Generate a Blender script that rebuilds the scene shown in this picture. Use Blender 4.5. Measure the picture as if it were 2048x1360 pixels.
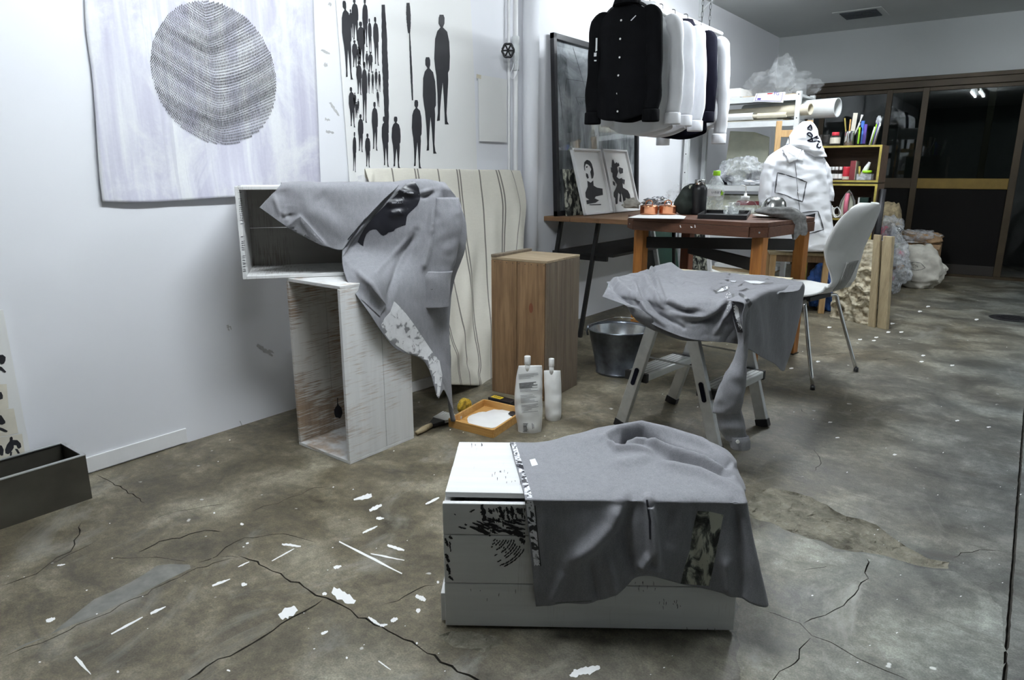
import bpy, bmesh, math, random
from mathutils import Vector, Matrix, noise, geometry
from mathutils.bvhtree import BVHTree
random.seed(7)
for o in list(bpy.data.objects): bpy.data.objects.remove(o)
SC = bpy.context.scene
COL = SC.collection

# ------------------------------------------------------------------ camera
IW, IH = 2048., 1360.
FOC, HZ, VPX, CH = 1365., 345., 2086., 1.0
PITCH = math.atan((IH/2-HZ)/FOC)
_f = Vector((0, math.cos(PITCH), -math.sin(PITCH))); _u = Vector((0, math.sin(PITCH), math.cos(PITCH))); _r = Vector((1, 0, 0))
_d = _r*((VPX-IW/2)/FOC) - _u*((HZ-IH/2)/FOC) + _f
YAW = math.atan2(_d.x, _d.y)
_R = Matrix.Rotation(YAW, 3, 'Z')
CR, CU, CF = _R @ _r, _R @ _u, _R @ _f
CP = Vector((0, 0, CH))
cam = bpy.data.cameras.new('camera'); cam.sensor_width = 36; cam.sensor_fit = 'HORIZONTAL'; cam.lens = FOC/IW*36
cam.clip_start = .05; cam.clip_end = 60
camo = bpy.data.objects.new('camera', cam); COL.objects.link(camo)
M = Matrix.Identity(4)
for i in range(3):
    M[i][0], M[i][1], M[i][2], M[i][3] = CR[i], CU[i], -CF[i], CP[i]
camo.matrix_world = M
SC.camera = camo
NH = Vector((CF.x, CF.y, 0)).normalized()

# ------------------------------------------------------------------ world, exposure
w = bpy.data.worlds.new('world'); SC.world = w; w.use_nodes = True
w.node_tree.nodes['Background'].inputs[0].default_value = (.05, .055, .065, 1)
w.node_tree.nodes['Background'].inputs[1].default_value = .15
vs = SC.view_settings
vs.view_transform = 'Standard'; vs.look = 'None'; vs.gamma = 1; vs.use_curve_mapping = False
vs.exposure = 1.0
TUBE_POWER = 95.0          # emission of the fluorescent tubes

# ------------------------------------------------------------------ pixel helpers (photo pixel + a plane that the thing touches)
def ray(x, y): return CR*((x-IW/2)/FOC) - CU*((y-IH/2)/FOC) + CF
def fl(x, y, z=0.):
    d = ray(x, y); return CP + d*((z-CH)/d.z)
def onx(X, x, y):
    d = ray(x, y); return CP + d*(X/d.x)
def ony(Y, x, y):
    d = ray(x, y); return CP + d*(Y/d.y)
def onp(p0, n, x, y):
    d = ray(x, y); return CP + d*((Vector(p0)-CP).dot(n)/d.dot(n))
def vp(P, x, y): return onp(P, NH, x, y)
def proj(p):
    q = Vector(p)-CP; z = q.dot(CF); return (IW/2+FOC*q.dot(CR)/z, IH/2-FOC*q.dot(CU)/z)
def V2(o, s, ps): return [(o[0]+x/s, o[1]+y/s) for x, y in ps]     # zoom pixels to photo pixels

# ------------------------------------------------------------------ materials
MATS = {}
def newmat(name):
    m = bpy.data.materials.new(name); m.use_nodes = True; nt = m.node_tree
    b = nt.nodes['Principled BSDF']; MATS[name] = m
    return m, nt, b
def nd(nt, t, **kw):
    n = nt.nodes.new(t)
    for k, v in kw.items():
        if k in n.inputs.keys(): n.inputs[k].default_value = v
        else: setattr(n, k, v)
    return n
def c4(c): return (c[0], c[1], c[2], 1)
def coords(nt, scale=(1, 1, 1), rotz=0, kind='Object'):
    tc = nd(nt, 'ShaderNodeTexCoord'); r = nd(nt, 'ShaderNodeMapping'); r.inputs['Rotation'].default_value = (0, 0, rotz)
    nt.links.new(tc.outputs[kind], r.inputs[0])
    s = nd(nt, 'ShaderNodeMapping'); s.inputs['Scale'].default_value = scale
    nt.links.new(r.outputs[0], s.inputs[0])
    return s.outputs[0]
def ramp(nt, fac, stops):
    r = nd(nt, 'ShaderNodeValToRGB'); el = r.color_ramp.elements
    while len(el) < len(stops): el.new(.5)
    for e, (p, c) in zip(el, stops):
        e.position = p; e.color = c4(c) if len(c) == 3 else c
    nt.links.new(fac, r.inputs[0]); return r.outputs[0]
def noise_tex(nt, vec, scale, detail=4, rough=.55, dist=0.):
    n = nd(nt, 'ShaderNodeTexNoise'); n.inputs['Scale'].default_value = scale; n.inputs['Detail'].default_value = detail
    n.inputs['Roughness'].default_value = rough; n.inputs['Distortion'].default_value = dist
    nt.links.new(vec, n.inputs['Vector']); return n.outputs['Fac']
def mix(nt, fac, a, b, mode='MIX'):
    m = nd(nt, 'ShaderNodeMix', data_type='RGBA', blend_type=mode)
    for sock, v in ((m.inputs['Factor'], fac), (m.inputs['A'] if False else m.inputs[6], a), (m.inputs[7], b)):
        if isinstance(v, (int, float)): sock.default_value = v
        elif isinstance(v, tuple): sock.default_value = c4(v)
        else: nt.links.new(v, sock)
    return m.outputs[2]
def bump(nt, b, h, strength=.2, dist=.01):
    n = nd(nt, 'ShaderNodeBump'); n.inputs['Strength'].default_value = strength; n.inputs['Distance'].default_value = dist
    nt.links.new(h, n.inputs['Height']); nt.links.new(n.outputs[0], b.inputs['Normal'])
def plain(name, col, rough=.5, metal=0., var=.06, scale=14., bmp=0., spec=None):
    m, nt, b = newmat(name)
    v = coords(nt); n = noise_tex(nt, v, scale)
    lo = tuple(max(0, c*(1-var*2)) for c in col); hi = tuple(min(1, c*(1+var*2)) for c in col)
    nt.links.new(ramp(nt, n, [(.3, lo), (.7, hi)]), b.inputs['Base Color'])
    b.inputs['Roughness'].default_value = rough; b.inputs['Metallic'].default_value = metal
    if spec is not None: b.inputs['Specular IOR Level'].default_value = spec
    if bmp: bump(nt, b, noise_tex(nt, v, scale*6), bmp, .004)
    return m
def wood(name, cols, grain='z', rotz=0, scale=1., rough=.6, bmp=.25):
    """long grain along one axis, cols = dark, mid, light"""
    m, nt, b = newmat(name)
    k = {'x': (1.2, 22, 22), 'y': (22, 1.2, 22), 'z': (22, 22, 1.2)}[grain]
    v = coords(nt, tuple(s*scale for s in k), rotz)
    n1 = noise_tex(nt, v, 1.6, 6, .6, .6)
    k2 = tuple(s*4 for s in k); v2 = coords(nt, k2, rotz); n2 = noise_tex(nt, v2, 2.2, 3)
    vv = coords(nt, (1, 1, 1)); n3 = noise_tex(nt, vv, 5, 3)
    c = ramp(nt, n1, [(.28, cols[0]), (.5, cols[1]), (.74, cols[2])])
    c = mix(nt, .35, c, ramp(nt, n2, [(.3, cols[0]), (.7, cols[2])]))
    c = mix(nt, .25, c, ramp(nt, n3, [(.3, cols[1]), (.7, cols[2])]), 'MULTIPLY')
    nt.links.new(c, b.inputs['Base Color']); b.inputs['Roughness'].default_value = rough
    bump(nt, b, n1, bmp, .004); return m
def whitewash(name, grain='z', rotz=0, wear=.47, under=(.22, .15, .09), paint=(.80, .80, .79), wear2=.62):
    m, nt, b = newmat(name)
    k = {'x': (2.0, 26, 26), 'y': (26, 2.0, 26), 'z': (26, 26, 2.0)}[grain]
    kc = {'x': (190, 9, 9), 'y': (9, 190, 9), 'z': (9, 9, 190)}[grain]     # saw marks across the grain
    n1 = noise_tex(nt, coords(nt, k, rotz), 1.3, 5, .6, .4)
    n2 = noise_tex(nt, coords(nt, kc, rotz), 1.4, 4, .6)
    n3 = noise_tex(nt, coords(nt), 4.2, 3, .6)
    a = nd(nt, 'ShaderNodeMath', operation='MULTIPLY'); nt.links.new(n2, a.inputs[0]); nt.links.new(n3, a.inputs[1])
    mask = ramp(nt, a.outputs[0], [(.0, (0, 0, 0)), (wear*wear*1.05, (0, 0, 0)), (wear*wear*1.5, (1, 1, 1))])
    base = ramp(nt, n1, [(.3, tuple(c*.90 for c in paint)), (.65, paint)])
    und = ramp(nt, n1, [(.3, under), (.7, tuple(min(1, c*2.0) for c in under))])
    h = nd(nt, 'ShaderNodeMath', operation='MULTIPLY'); h.inputs[1].default_value = wear2; nt.links.new(mask, h.inputs[0])
    nt.links.new(mix(nt, h.outputs[0], base, und), b.inputs['Base Color'])
    b.inputs['Roughness'].default_value = .75
    bump(nt, b, n1, .3, .003); return m
def heather(name, col, bmp=.25):
    m, nt, b = newmat(name)
    v = coords(nt)
    n1 = noise_tex(nt, v, 420, 3, .7); n2 = noise_tex(nt, coords(nt, (1, 1, .35)), 90, 4, .7); n3 = noise_tex(nt, v, 7, 3)
    c = ramp(nt, n1, [(.3, tuple(x*.72 for x in col)), (.7, tuple(min(1, x*1.3) for x in col))])
    c = mix(nt, .45, c, ramp(nt, n2, [(.3, tuple(x*.8 for x in col)), (.7, tuple(min(1, x*1.2) for x in col))]))
    nt.links.new(c, b.inputs['Base Color']); b.inputs['Roughness'].default_value = .9
    b.inputs['Specular IOR Level'].default_value = .2
    b.inputs['Sheen Weight'].default_value = .12
    h = mix(nt, .5, n2, n3); bump(nt, b, h, bmp, .004); return m
def brushed_paint(name, cols, scale=(16, 16, 16), thr=((.35, 0), (.5, 1), (.65, 2)), rough=.55):
    m, nt, b = newmat(name)
    n = noise_tex(nt, coords(nt, scale), 1.6, 5, .6, .8)
    nt.links.new(ramp(nt, n, [(p, cols[i]) for p, i in thr]), b.inputs['Base Color']); b.inputs['Roughness'].default_value = rough
    return m
def film(name, tint=(.9, .93, .95), op=.22, rough=.12):
    m, nt, b = newmat(name)
    nt.nodes.remove(b); out = nt.nodes['Material Output']
    tr = nd(nt, 'ShaderNodeBsdfTransparent'); gl = nd(nt, 'ShaderNodeBsdfPrincipled')
    gl.inputs['Base Color'].default_value = c4(tint); gl.inputs['Roughness'].default_value = rough; gl.inputs['Specular IOR Level'].default_value = .9
    n = noise_tex(nt, coords(nt), 16, 4, .6, 1.2)
    f = ramp(nt, n, [(.35, (op*.45,)*3), (.7, (min(1, op*1.9),)*3)])
    mx = nd(nt, 'ShaderNodeMixShader'); nt.links.new(f, mx.inputs[0]); nt.links.new(tr.outputs[0], mx.inputs[1]); nt.links.new(gl.outputs[0], mx.inputs[2])
    nt.links.new(mx.outputs[0], out.inputs[0]); return m
def glassmat(name, col=(.9, .95, .95), rough=.0, ior=1.45):
    m, nt, b = newmat(name)
    nt.nodes.remove(b); out = nt.nodes['Material Output']
    n = noise_tex(nt, coords(nt), 20)
    tr = nd(nt, 'ShaderNodeBsdfTransparent'); tr.inputs[0].default_value = c4(col)
    gl = nd(nt, 'ShaderNodeBsdfGlossy'); gl.inputs['Roughness'].default_value = rough
    ge = nd(nt, 'ShaderNodeNewGeometry'); mr = nd(nt, 'ShaderNodeMapRange'); mr.inputs[3].default_value = ior; mr.inputs[4].default_value = 1/ior; nt.links.new(ge.outputs['Backfacing'], mr.inputs[0])
    fr = nd(nt, 'ShaderNodeFresnel'); nt.links.new(mr.outputs[0], fr.inputs[0])
    mx = nd(nt, 'ShaderNodeMixShader'); nt.links.new(fr.outputs[0], mx.inputs[0]); nt.links.new(tr.outputs[0], mx.inputs[1]); nt.links.new(gl.outputs[0], mx.inputs[2])
    nt.links.new(mx.outputs[0], out.inputs[0]); return m

# surfaces
def wallmat(name, col, speck=0.03):
    m, nt, b = newmat(name)
    v = coords(nt); n = noise_tex(nt, v, 2.0, 4); n2 = noise_tex(nt, v, 60, 3)
    c = ramp(nt, n, [(.3, tuple(x*(1-speck) for x in col)), (.7, col)])
    nt.links.new(c, b.inputs['Base Color']); b.inputs['Roughness'].default_value = .7; b.inputs['Specular IOR Level'].default_value = .3
    bump(nt, b, n2, .06, .003); return m
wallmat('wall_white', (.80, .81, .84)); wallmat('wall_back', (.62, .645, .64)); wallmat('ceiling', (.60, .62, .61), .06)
wallmat('paper_white', (.82, .82, .80), .04)
def floormat(name='concrete', gain=1.):
    m, nt, b = newmat(name)
    v = coords(nt)
    big = noise_tex(nt, v, 1.1, 5, .6, .5); mid = noise_tex(nt, v, 4.5, 6, .65, .3); fine = noise_tex(nt, v, 38, 5, .7); gr = noise_tex(nt, v, 240, 2, .6)
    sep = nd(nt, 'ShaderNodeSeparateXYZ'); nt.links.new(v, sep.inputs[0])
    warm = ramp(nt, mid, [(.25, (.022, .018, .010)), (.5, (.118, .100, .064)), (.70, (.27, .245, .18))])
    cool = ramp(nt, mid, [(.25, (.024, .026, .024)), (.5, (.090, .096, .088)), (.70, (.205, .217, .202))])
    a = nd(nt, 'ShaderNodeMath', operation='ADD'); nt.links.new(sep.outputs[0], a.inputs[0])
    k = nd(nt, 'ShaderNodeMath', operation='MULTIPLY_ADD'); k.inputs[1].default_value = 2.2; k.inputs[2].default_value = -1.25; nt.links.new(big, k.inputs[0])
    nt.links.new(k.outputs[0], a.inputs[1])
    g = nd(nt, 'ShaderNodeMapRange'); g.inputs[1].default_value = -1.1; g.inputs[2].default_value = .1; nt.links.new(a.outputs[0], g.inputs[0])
    c = mix(nt, g.outputs[0], warm, cool)  # warm-to-cool drift across the room: stain plus painted-in tint of the light
    c = mix(nt, .55, c, ramp(nt, fine, [(.25, (.3, .3, .3)), (.5, (1, 1, 1)), (.75, (1.9, 1.9, 1.9))]), 'MULTIPLY')
    c = mix(nt, .4, c, ramp(nt, gr, [(.3, (.3, .3, .3)), (.7, (1.75, 1.75, 1.75))]), 'MULTIPLY')
    st = noise_tex(nt, coords(nt, (1, 2.2, 1)), 2.6, 6, .7, 1.5)
    c = mix(nt, ramp(nt, st, [(.55, (0, 0, 0)), (.68, (.7, .7, .7))]), c, (.050, .044, .034))
    lt = noise_tex(nt, coords(nt, (1.6, 1, 1)), 1.9, 6, .7, 1.2)
    c = mix(nt, ramp(nt, lt, [(.57, (0, 0, 0)), (.72, (.55, .55, .55))]), c, (.29, .285, .255))
    sp = noise_tex(nt, v, 21, 2, .5)
    c = mix(nt, ramp(nt, sp, [(.735, (0, 0, 0)), (.76, (.8, .8, .8))]), c, (.55, .55, .53))
    if gain != 1.: c = mix(nt, 1., c, (gain, gain*1.01, gain), 'MULTIPLY')
    nt.links.new(c, b.inputs['Base Color'])
    nt.links.new(ramp(nt, mid, [(.3, (.42,)*3), (.7, (.62,)*3)]), b.inputs['Roughness'])
    hh = mix(nt, .4, mid, fine); bump(nt, b, hh, .35, .012)
    return m
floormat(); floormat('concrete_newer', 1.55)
plain('crack_dirt_shade', (.045, .04, .03), .95, var=.3, scale=60, bmp=.5)  # groove colour: dirt plus painted-in shade of the crack depth
def spall():
    m, nt, b = newmat('broken_concrete')
    v = coords(nt); n = noise_tex(nt, v, 26, 6, .7); n2 = noise_tex(nt, v, 7, 4, .6, 1)
    c = mix(nt, .5, ramp(nt, n, [(.3, (.06, .055, .040)), (.52, (.22, .205, .155)), (.70, (.42, .40, .33))]), ramp(nt, n2, [(.35, (.09, .083, .058)), (.62, (.31, .29, .22))]))
    nt.links.new(c, b.inputs['Base Color']); b.inputs['Roughness'].default_value = .9; bump(nt, b, n, .9, .02)
spall()
plain('scuff_and_shade', (.46, .46, .46), .7); plain('floor_paint', (.86, .86, .85), .55, var=.02)  # first grey serves the wall scuffs and the painted collar shade
plain('light_patch', (.165, .163, .145), .6, var=.12, scale=30)
# objects
whitewash('wash_front', 'x', -.62, .56, (.16, .12, .09), wear2=.5); whitewash('wash_tower', 'z', 0, .495, (.24, .155, .085), wear2=.7)
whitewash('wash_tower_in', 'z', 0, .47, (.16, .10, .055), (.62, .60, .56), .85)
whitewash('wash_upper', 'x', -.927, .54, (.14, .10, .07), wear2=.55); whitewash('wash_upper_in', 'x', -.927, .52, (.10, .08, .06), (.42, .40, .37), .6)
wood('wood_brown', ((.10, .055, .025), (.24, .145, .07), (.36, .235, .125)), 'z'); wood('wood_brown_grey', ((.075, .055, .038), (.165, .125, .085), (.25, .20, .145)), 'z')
wood('wood_brown_top', ((.18, .13, .07), (.36, .28, .18), (.48, .39, .27)), 'x')  # crate's lit top painted paler; the grey-brown copy paints its shaded side
wood('wood_table', ((.06, .022, .012), (.13, .05, .025), (.20, .085, .04)), 'x'); wood('wood_leg', ((.25, .09, .015), (.46, .19, .035), (.60, .28, .07)), 'z'); wood('wood_leg_red', ((.11, .03, .012), (.20, .06, .022), (.28, .09, .035)), 'z')
wood('wood_desk', ((.10, .05, .025), (.22, .12, .055), (.34, .20, .10)), 'x'); wood('wood_pine', ((.38, .24, .10), (.60, .40, .19), (.72, .52, .28)), 'z')
wood('wood_board', ((.28, .22, .13), (.42, .34, .21), (.54, .46, .30)), 'z'); wood('wood_shelf', ((.08, .05, .032), (.15, .095, .06), (.21, .14, .09)), 'x')
wood('wood_tray', ((.40, .21, .05), (.62, .36, .11), (.72, .47, .18)), 'x'); wood('wood_ply', ((.62, .54, .36), (.74, .66, .46), (.80, .73, .55)), 'x')
plain('black_rail', (.014, .013, .012), .5); plain('black_plastic', (.012, .012, .014), .35); plain('black_metal', (.02, .02, .02), .4, .3)
plain('aluminium', (.62, .63, .63), .38, .75, var=.05, scale=30); plain('alu_dark', (.42, .43, .42), .45, .6); plain('step_top', (.74, .76, .75), .4, .4, var=.03)
plain('galvanised', (.15, .165, .19), .32, .9, var=.15, scale=18); plain('galv_in', (.62, .65, .68), .25, .9, var=.1, scale=18)
plain('chrome', (.8, .8, .8), .08, 1., var=.01); plain('steel', (.66, .66, .65), .16, 1., var=.03); plain('trough_metal', (.10, .093, .075), .40, .6, var=.12, scale=6)
plain('dark_inside', (.012, .012, .013), .7); plain('white_plastic', (.78, .78, .76), .35, var=.02); plain('chair_grey', (.60, .60, .58), .45, var=.02)
plain('white_paint', (.80, .80, .80), .5, var=.02); plain('white_steel', (.66, .68, .68), .45, var=.04); plain('copper', (.78, .36, .20), .2, 1., var=.08, scale=8)
plain('yellow_paint', (.34, .27, .055), .55, var=.15); plain('green_cap', (.36, .72, .02), .4); plain('green_dark', (.008, .032, .022), .5); plain('olive_cloth', (.022, .03, .025), .85, var=.2, bmp=.3)
plain('red', (.55, .03, .05), .4); plain('maroon', (.17, .02, .025), .55); plain('pink', (.62, .17, .24), .35); plain('blue_sheet', (.06, .17, .55), .35, var=.2, scale=9); plain('purple_ink', (.10, .06, .36), .5)
plain('cardboard', (.34, .22, .12), .8, var=.1); plain('kraft', (.52, .40, .25), .8); plain('cream_paper', (.70, .66, .55), .8, var=.05); plain('tube_white', (.78, .80, .79), .6, var=.02); plain('tube_cream', (.66, .61, .48), .7, var=.03)
plain('ink', (.012, .012, .016), .6, var=.1); plain('ink_grey', (.05, .05, .055), .7, var=.3, scale=60); plain('sage_board', (.47, .48, .38), .85, var=.04); plain('white_cloth', (.84, .85, .88), .85, var=.02, scale=5, bmp=.1); plain('white_cloth2', (.74, .75, .76), .85, var=.03, scale=5)
plain('black_cloth', (.0035, .0037, .0045), .9, var=.15, bmp=.2, spec=.12); plain('navy_cloth', (.006, .006, .013), .9, var=.1, spec=.12); plain('rag_grey', (.19, .19, .185), .95, var=.15, scale=60, bmp=.4); plain('canvas_bag', (.50, .48, .42), .9, var=.06, scale=20, bmp=.2)
plain('brown_frame', (.05, .035, .018), .42, .35, var=.1, scale=5); plain('brown_panel', (.014, .010, .007), .6); plain('gold_rail', (.19, .125, .03), .38, .5); plain('dark_screen', (.006, .0055, .005), .8, var=.2, scale=300, spec=.15)
plain('vent', (.055, .065, .075), .6); plain('iron_black', (.02, .02, .022), .5, .4); plain('silver_foil', (.62, .62, .64), .2, .9, var=.2, scale=50); plain('shutter', (.06, .062, .06), .6, .2)
plain('terracotta', (.30, .24, .14), .7, var=.25, scale=30); plain('sanding_yellow', (.48, .32, .03), .7, var=.35, scale=60); plain('label_yellow', (.78, .55, .03), .5); plain('pouch_white', (.78, .78, .76), .35, var=.02); plain('button', (.75, .75, .72), .35)
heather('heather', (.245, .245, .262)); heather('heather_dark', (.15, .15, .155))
plain('print_black', (.012, .012, .017), .38, var=.2, scale=8)
brushed_paint('marble_print', ((.012, .012, .02), (.80, .80, .84), (.03, .03, .035), (.82, .82, .84)), (26, 26, 26), ((.40, 0), (.46, 1), (.53, 1), (.57, 2)))
brushed_paint('pocket_print', ((.01, .011, .01), (.10, .105, .09), (.50, .50, .41)), (20, 20, 10), ((.42, 0), (.50, 1), (.57, 2)))
brushed_paint('white_print', ((.78, .78, .79), (.70, .70, .71), (.24, .24, .25)), (22, 22, 22), ((.40, 0), (.56, 1), (.63, 2)))
brushed_paint('relief_paint', ((.10, .07, .04), (.42, .36, .25), (.62, .58, .45)), (14, 14, 14), ((.30, 0), (.45, 1), (.7, 2)), .8)
def linen(name, col):
    m, nt, b = newmat(name)
    n1 = noise_tex(nt, coords(nt, (1, 1, .08)), 300, 3, .6); n2 = noise_tex(nt, coords(nt, (.08, .08, 1)), 300, 3, .6); n3 = noise_tex(nt, coords(nt), 8, 4)
    c = mix(nt, .5, ramp(nt, n1, [(.3, tuple(x*.86 for x in col)), (.7, col)]), ramp(nt, n2, [(.3, tuple(x*.86 for x in col)), (.7, col)]))
    c = mix(nt, .3, c, ramp(nt, n3, [(.3, tuple(x*.85 for x in col)), (.7, col)]))
    nt.links.new(c, b.inputs['Base Color']); b.inputs['Roughness'].default_value = .92; bump(nt, b, mix(nt, .5, n1, n2), .25, .002)
linen('linen', (.72, .69, .60)); linen('linen_stripe', (.20, .185, .16)); linen('canvas', (.70, .68, .62))
def wash_poster():
    m, nt, b = newmat('lavender_wash')
    n1 = noise_tex(nt, coords(nt, (1, 9, .7)), 1.6, 4, .6, .2); n2 = noise_tex(nt, coords(nt), 3.4, 6, .7, .6); n3 = noise_tex(nt, coords(nt), 90, 3, .7); n4 = noise_tex(nt, coords(nt, (1, 30, .5)), 1.8, 3)
    c = ramp(nt, n1, [(.32, (.46, .45, .55)), (.5, (.57, .565, .645)), (.66, (.72, .73, .745))])
    c = mix(nt, ramp(nt, n2, [(.48, (0, 0, 0)), (.62, (.75,)*3)]), c, (.74, .75, .75))
    c = mix(nt, ramp(nt, n4, [(.60, (0, 0, 0)), (.68, (.6,)*3)]), c, (.52, .52, .58))
    c = mix(nt, .35, c, ramp(nt, n3, [(.3, (.86,)*3), (.7, (1.04,)*3)]), 'MULTIPLY')
    nt.links.new(c, b.inputs['Base Color']); b.inputs['Roughness'].default_value = .8
wash_poster()
def misty():
    m, nt, b = newmat('misty_painting')
    n1 = noise_tex(nt, coords(nt, (1, 1, 1)), 3.0, 6, .65, 1.5); n2 = noise_tex(nt, coords(nt, (1, 5, .9)), 4, 5, .6, .6)
    sep = nd(nt, 'ShaderNodeSeparateXYZ'); nt.links.new(coords(nt), sep.inputs[0])
    mr = nd(nt, 'ShaderNodeMapRange'); mr.inputs[1].default_value = .8; mr.inputs[2].default_value = 1.6; nt.links.new(sep.outputs[2], mr.inputs[0])
    c1 = ramp(nt, n1, [(.3, (.10, .11, .115)), (.5, (.30, .32, .33)), (.7, (.58, .60, .61))]); c2 = ramp(nt, n2, [(.35, (.04, .044, .047)), (.6, (.42, .44, .45))])
    nt.links.new(mix(nt, mr.outputs[0], c2, c1), b.inputs['Base Color']); b.inputs['Roughness'].default_value = .12
misty()
film('plastic_film', op=.06); film('plastic_film_thick', (.80, .83, .86), .34, .2); film('pet', (.9, .95, .95), .26, .05)
film('colour_trash', (.62, .66, .70), .85, .25)
glassmat('glass', (.985, .99, .99)); glassmat('door_glass', (.55, .6, .58), .015, 1.5)
em, nt, b = newmat('tube_light'); nt.nodes.remove(b); e = nd(nt, 'ShaderNodeEmission'); e.inputs[0].default_value = (.885, .945, 1.0, 1); e.inputs[1].default_value = TUBE_POWER
nt.links.new(e.outputs[0], nt.nodes['Material Output'].inputs[0])

# ------------------------------------------------------------------ object helpers
def tag(o, label=None, cat=None, group=None, kind=None):
    if label: o['label'] = label
    if cat: o['category'] = cat
    if group: o['group'] = group
    if kind: o['kind'] = kind
    return o
def empty(name, loc, label, cat, group=None):
    o = bpy.data.objects.new(name, None); o.empty_display_size = .05; COL.objects.link(o); o.location = loc
    o['_l'] = 1; del o['_l']
    return tag(o, label, cat, group)
def link(name, me, mat, parent=None, smooth=False, bevel=0., solid=0., subs=0):
    o = bpy.data.objects.new(name, me); COL.objects.link(o)
    mats = mat if isinstance(mat, (list, tuple)) else [mat]
    if not me.materials:
        for x in mats: me.materials.append(MATS[x])
    if smooth: me.polygons.foreach_set('use_smooth', [True]*len(me.polygons))
    if parent is not None:
        o.parent = parent
        if parent.type == 'EMPTY': o.matrix_parent_inverse = Matrix.Translation(-parent.location)
    if solid:
        s = o.modifiers.new('solid', 'SOLIDIFY'); s.thickness = solid; s.offset = 0
    if subs:
        s = o.modifiers.new('sub', 'SUBSURF'); s.levels = subs; s.render_levels = subs
    if bevel:
        s = o.modifiers.new('bevel', 'BEVEL'); s.width = bevel; s.segments = 2; s.limit_method = 'ANGLE'
    return o
def mesh(name, vs_, fs, mat, parent=None, **kw):
    me = bpy.data.meshes.new(name); me.from_pydata([tuple(v) for v in vs_], [], fs); me.update()
    return link(name, me, mat, parent, **kw)
def frame(o, ang=0., ex=None):
    """local frame: ex along, ey = left of ex, ez up"""
    if ex is None: ex = (math.cos(ang), math.sin(ang))
    ex = Vector((ex[0], ex[1], 0)).normalized(); ey = Vector((-ex.y, ex.x, 0))
    m = Matrix.Identity(4)
    for i in range(3): m[i][0], m[i][1], m[i][3] = ex[i], ey[i], o[i]
    return m
class MB:
    def __init__(s, T=None): s.v, s.f, s.T = [], [], T
    def add(s, vs_, fs):
        b = len(s.v); s.v += [(s.T @ Vector(v)) if s.T else Vector(v) for v in vs_]; s.f += [tuple(b+i for i in f) for f in fs]; return s
    def box(s, x0, x1, y0, y1, z0, z1):
        return s.add([(x0, y0, z0), (x1, y0, z0), (x1, y1, z0), (x0, y1, z0), (x0, y0, z1), (x1, y0, z1), (x1, y1, z1), (x0, y1, z1)],
                     [(0, 3, 2, 1), (4, 5, 6, 7), (0, 1, 5, 4), (1, 2, 6, 5), (2, 3, 7, 6), (3, 0, 4, 7)])
    def hexa(s, p): return s.add(p, [(0, 3, 2, 1), (4, 5, 6, 7), (0, 1, 5, 4), (1, 2, 6, 5), (2, 3, 7, 6), (3, 0, 4, 7)])
    def beam(s, p, q, w, h, up=(0, 0, 1)):
        p, q = Vector(p), Vector(q); d = (q-p).normalized(); up = Vector(up)
        a = d.cross(up).normalized(); c = a.cross(d).normalized(); a *= w/2; c *= h/2
        return s.hexa([p-a-c, p+a-c, p+a+c, p-a+c, q-a-c, q+a-c, q+a+c, q-a+c])
    def tube(s, pts, r, n=10, closed=False, rs=None):
        pts = [Vector(p) for p in pts]; N = len(pts); vv, ff = [], []
        up = Vector((.13, .21, .97)).normalized()
        for i, p in enumerate(pts):
            a = pts[(i-1) % N] if (closed or i > 0) else pts[0]; b_ = pts[(i+1) % N] if (closed or i < N-1) else pts[-1]
            d = (b_-a).normalized(); x = d.cross(up)
            if x.length < 1e-3: x = d.cross(Vector((1, 0, 0)))
            x.normalize(); y = x.cross(d); rr = rs[i] if rs else r
            for k in range(n):
                t = 2*math.pi*k/n; vv.append(p+x*math.cos(t)*rr+y*math.sin(t)*rr)
        for i in range(N if closed else N-1):
            for k in range(n):
                j = (i+1) % N; ff.append((i*n+k, i*n+(k+1) % n, j*n+(k+1) % n, j*n+k))
        if not closed: ff += [tuple(range(n))[::-1], tuple((N-1)*n+k for k in range(n))]
        return s.add(vv, ff)
    def lathe(s, prof, c=(0, 0, 0), n=28, cap0=True, cap1=True, wob=None):
        c = Vector(c); vv, ff = [], []
        for i, (r, z) in enumerate(prof):
            for k in range(n):
                t = 2*math.pi*k/n; q = r*(1+(wob(t, z) if wob else 0)); vv.append(c+Vector((q*math.cos(t), q*math.sin(t), z)))
        for i in range(len(prof)-1):
            for k in range(n): ff.append((i*n+k, i*n+(k+1) % n, (i+1)*n+(k+1) % n, (i+1)*n+k))
        if cap0: ff.append(tuple(range(n))[::-1])
        if cap1: ff.append(tuple((len(prof)-1)*n+k for k in range(n)))
        return s.add(vv, ff)
    def prism(s, poly, d):
        """3-D polygon extruded by vector d"""
        n = len(poly); P = [Vector(p) for p in poly]; d = Vector(d)
        return s.add(P+[p+d for p in P], [tuple(range(n))[::-1], tuple(range(n, 2*n))]+[(i, (i+1) % n, n+(i+1) % n, n+i) for i in range(n)])
    def build(s, name, mat, parent=None, **kw):
        o = mesh(name, s.v, s.f, mat, parent, **kw)
        bm = bmesh.new(); bm.from_mesh(o.data); bmesh.ops.recalc_face_normals(bm, faces=bm.faces); bm.to_mesh(o.data); bm.free()
        return o
def crom(p0, p1, p2, p3, t):
    return .5*((2*p1)+(-p0+p2)*t+(2*p0-5*p1+4*p2-p3)*t*t+(-p0+3*p1-3*p2+p3)*t*t*t)
def crv(P, t):
    n = len(P)-1; x = min(max(t, 0), 1)*n; i = min(int(x), n-1); f = x-i
    a = P[i-1] if i > 0 else 2*P[0]-P[1]; d = P[i+2] if i+2 <= n else 2*P[n]-P[n-1]
    return crom(a, P[i], P[i+1], d, f)
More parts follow.
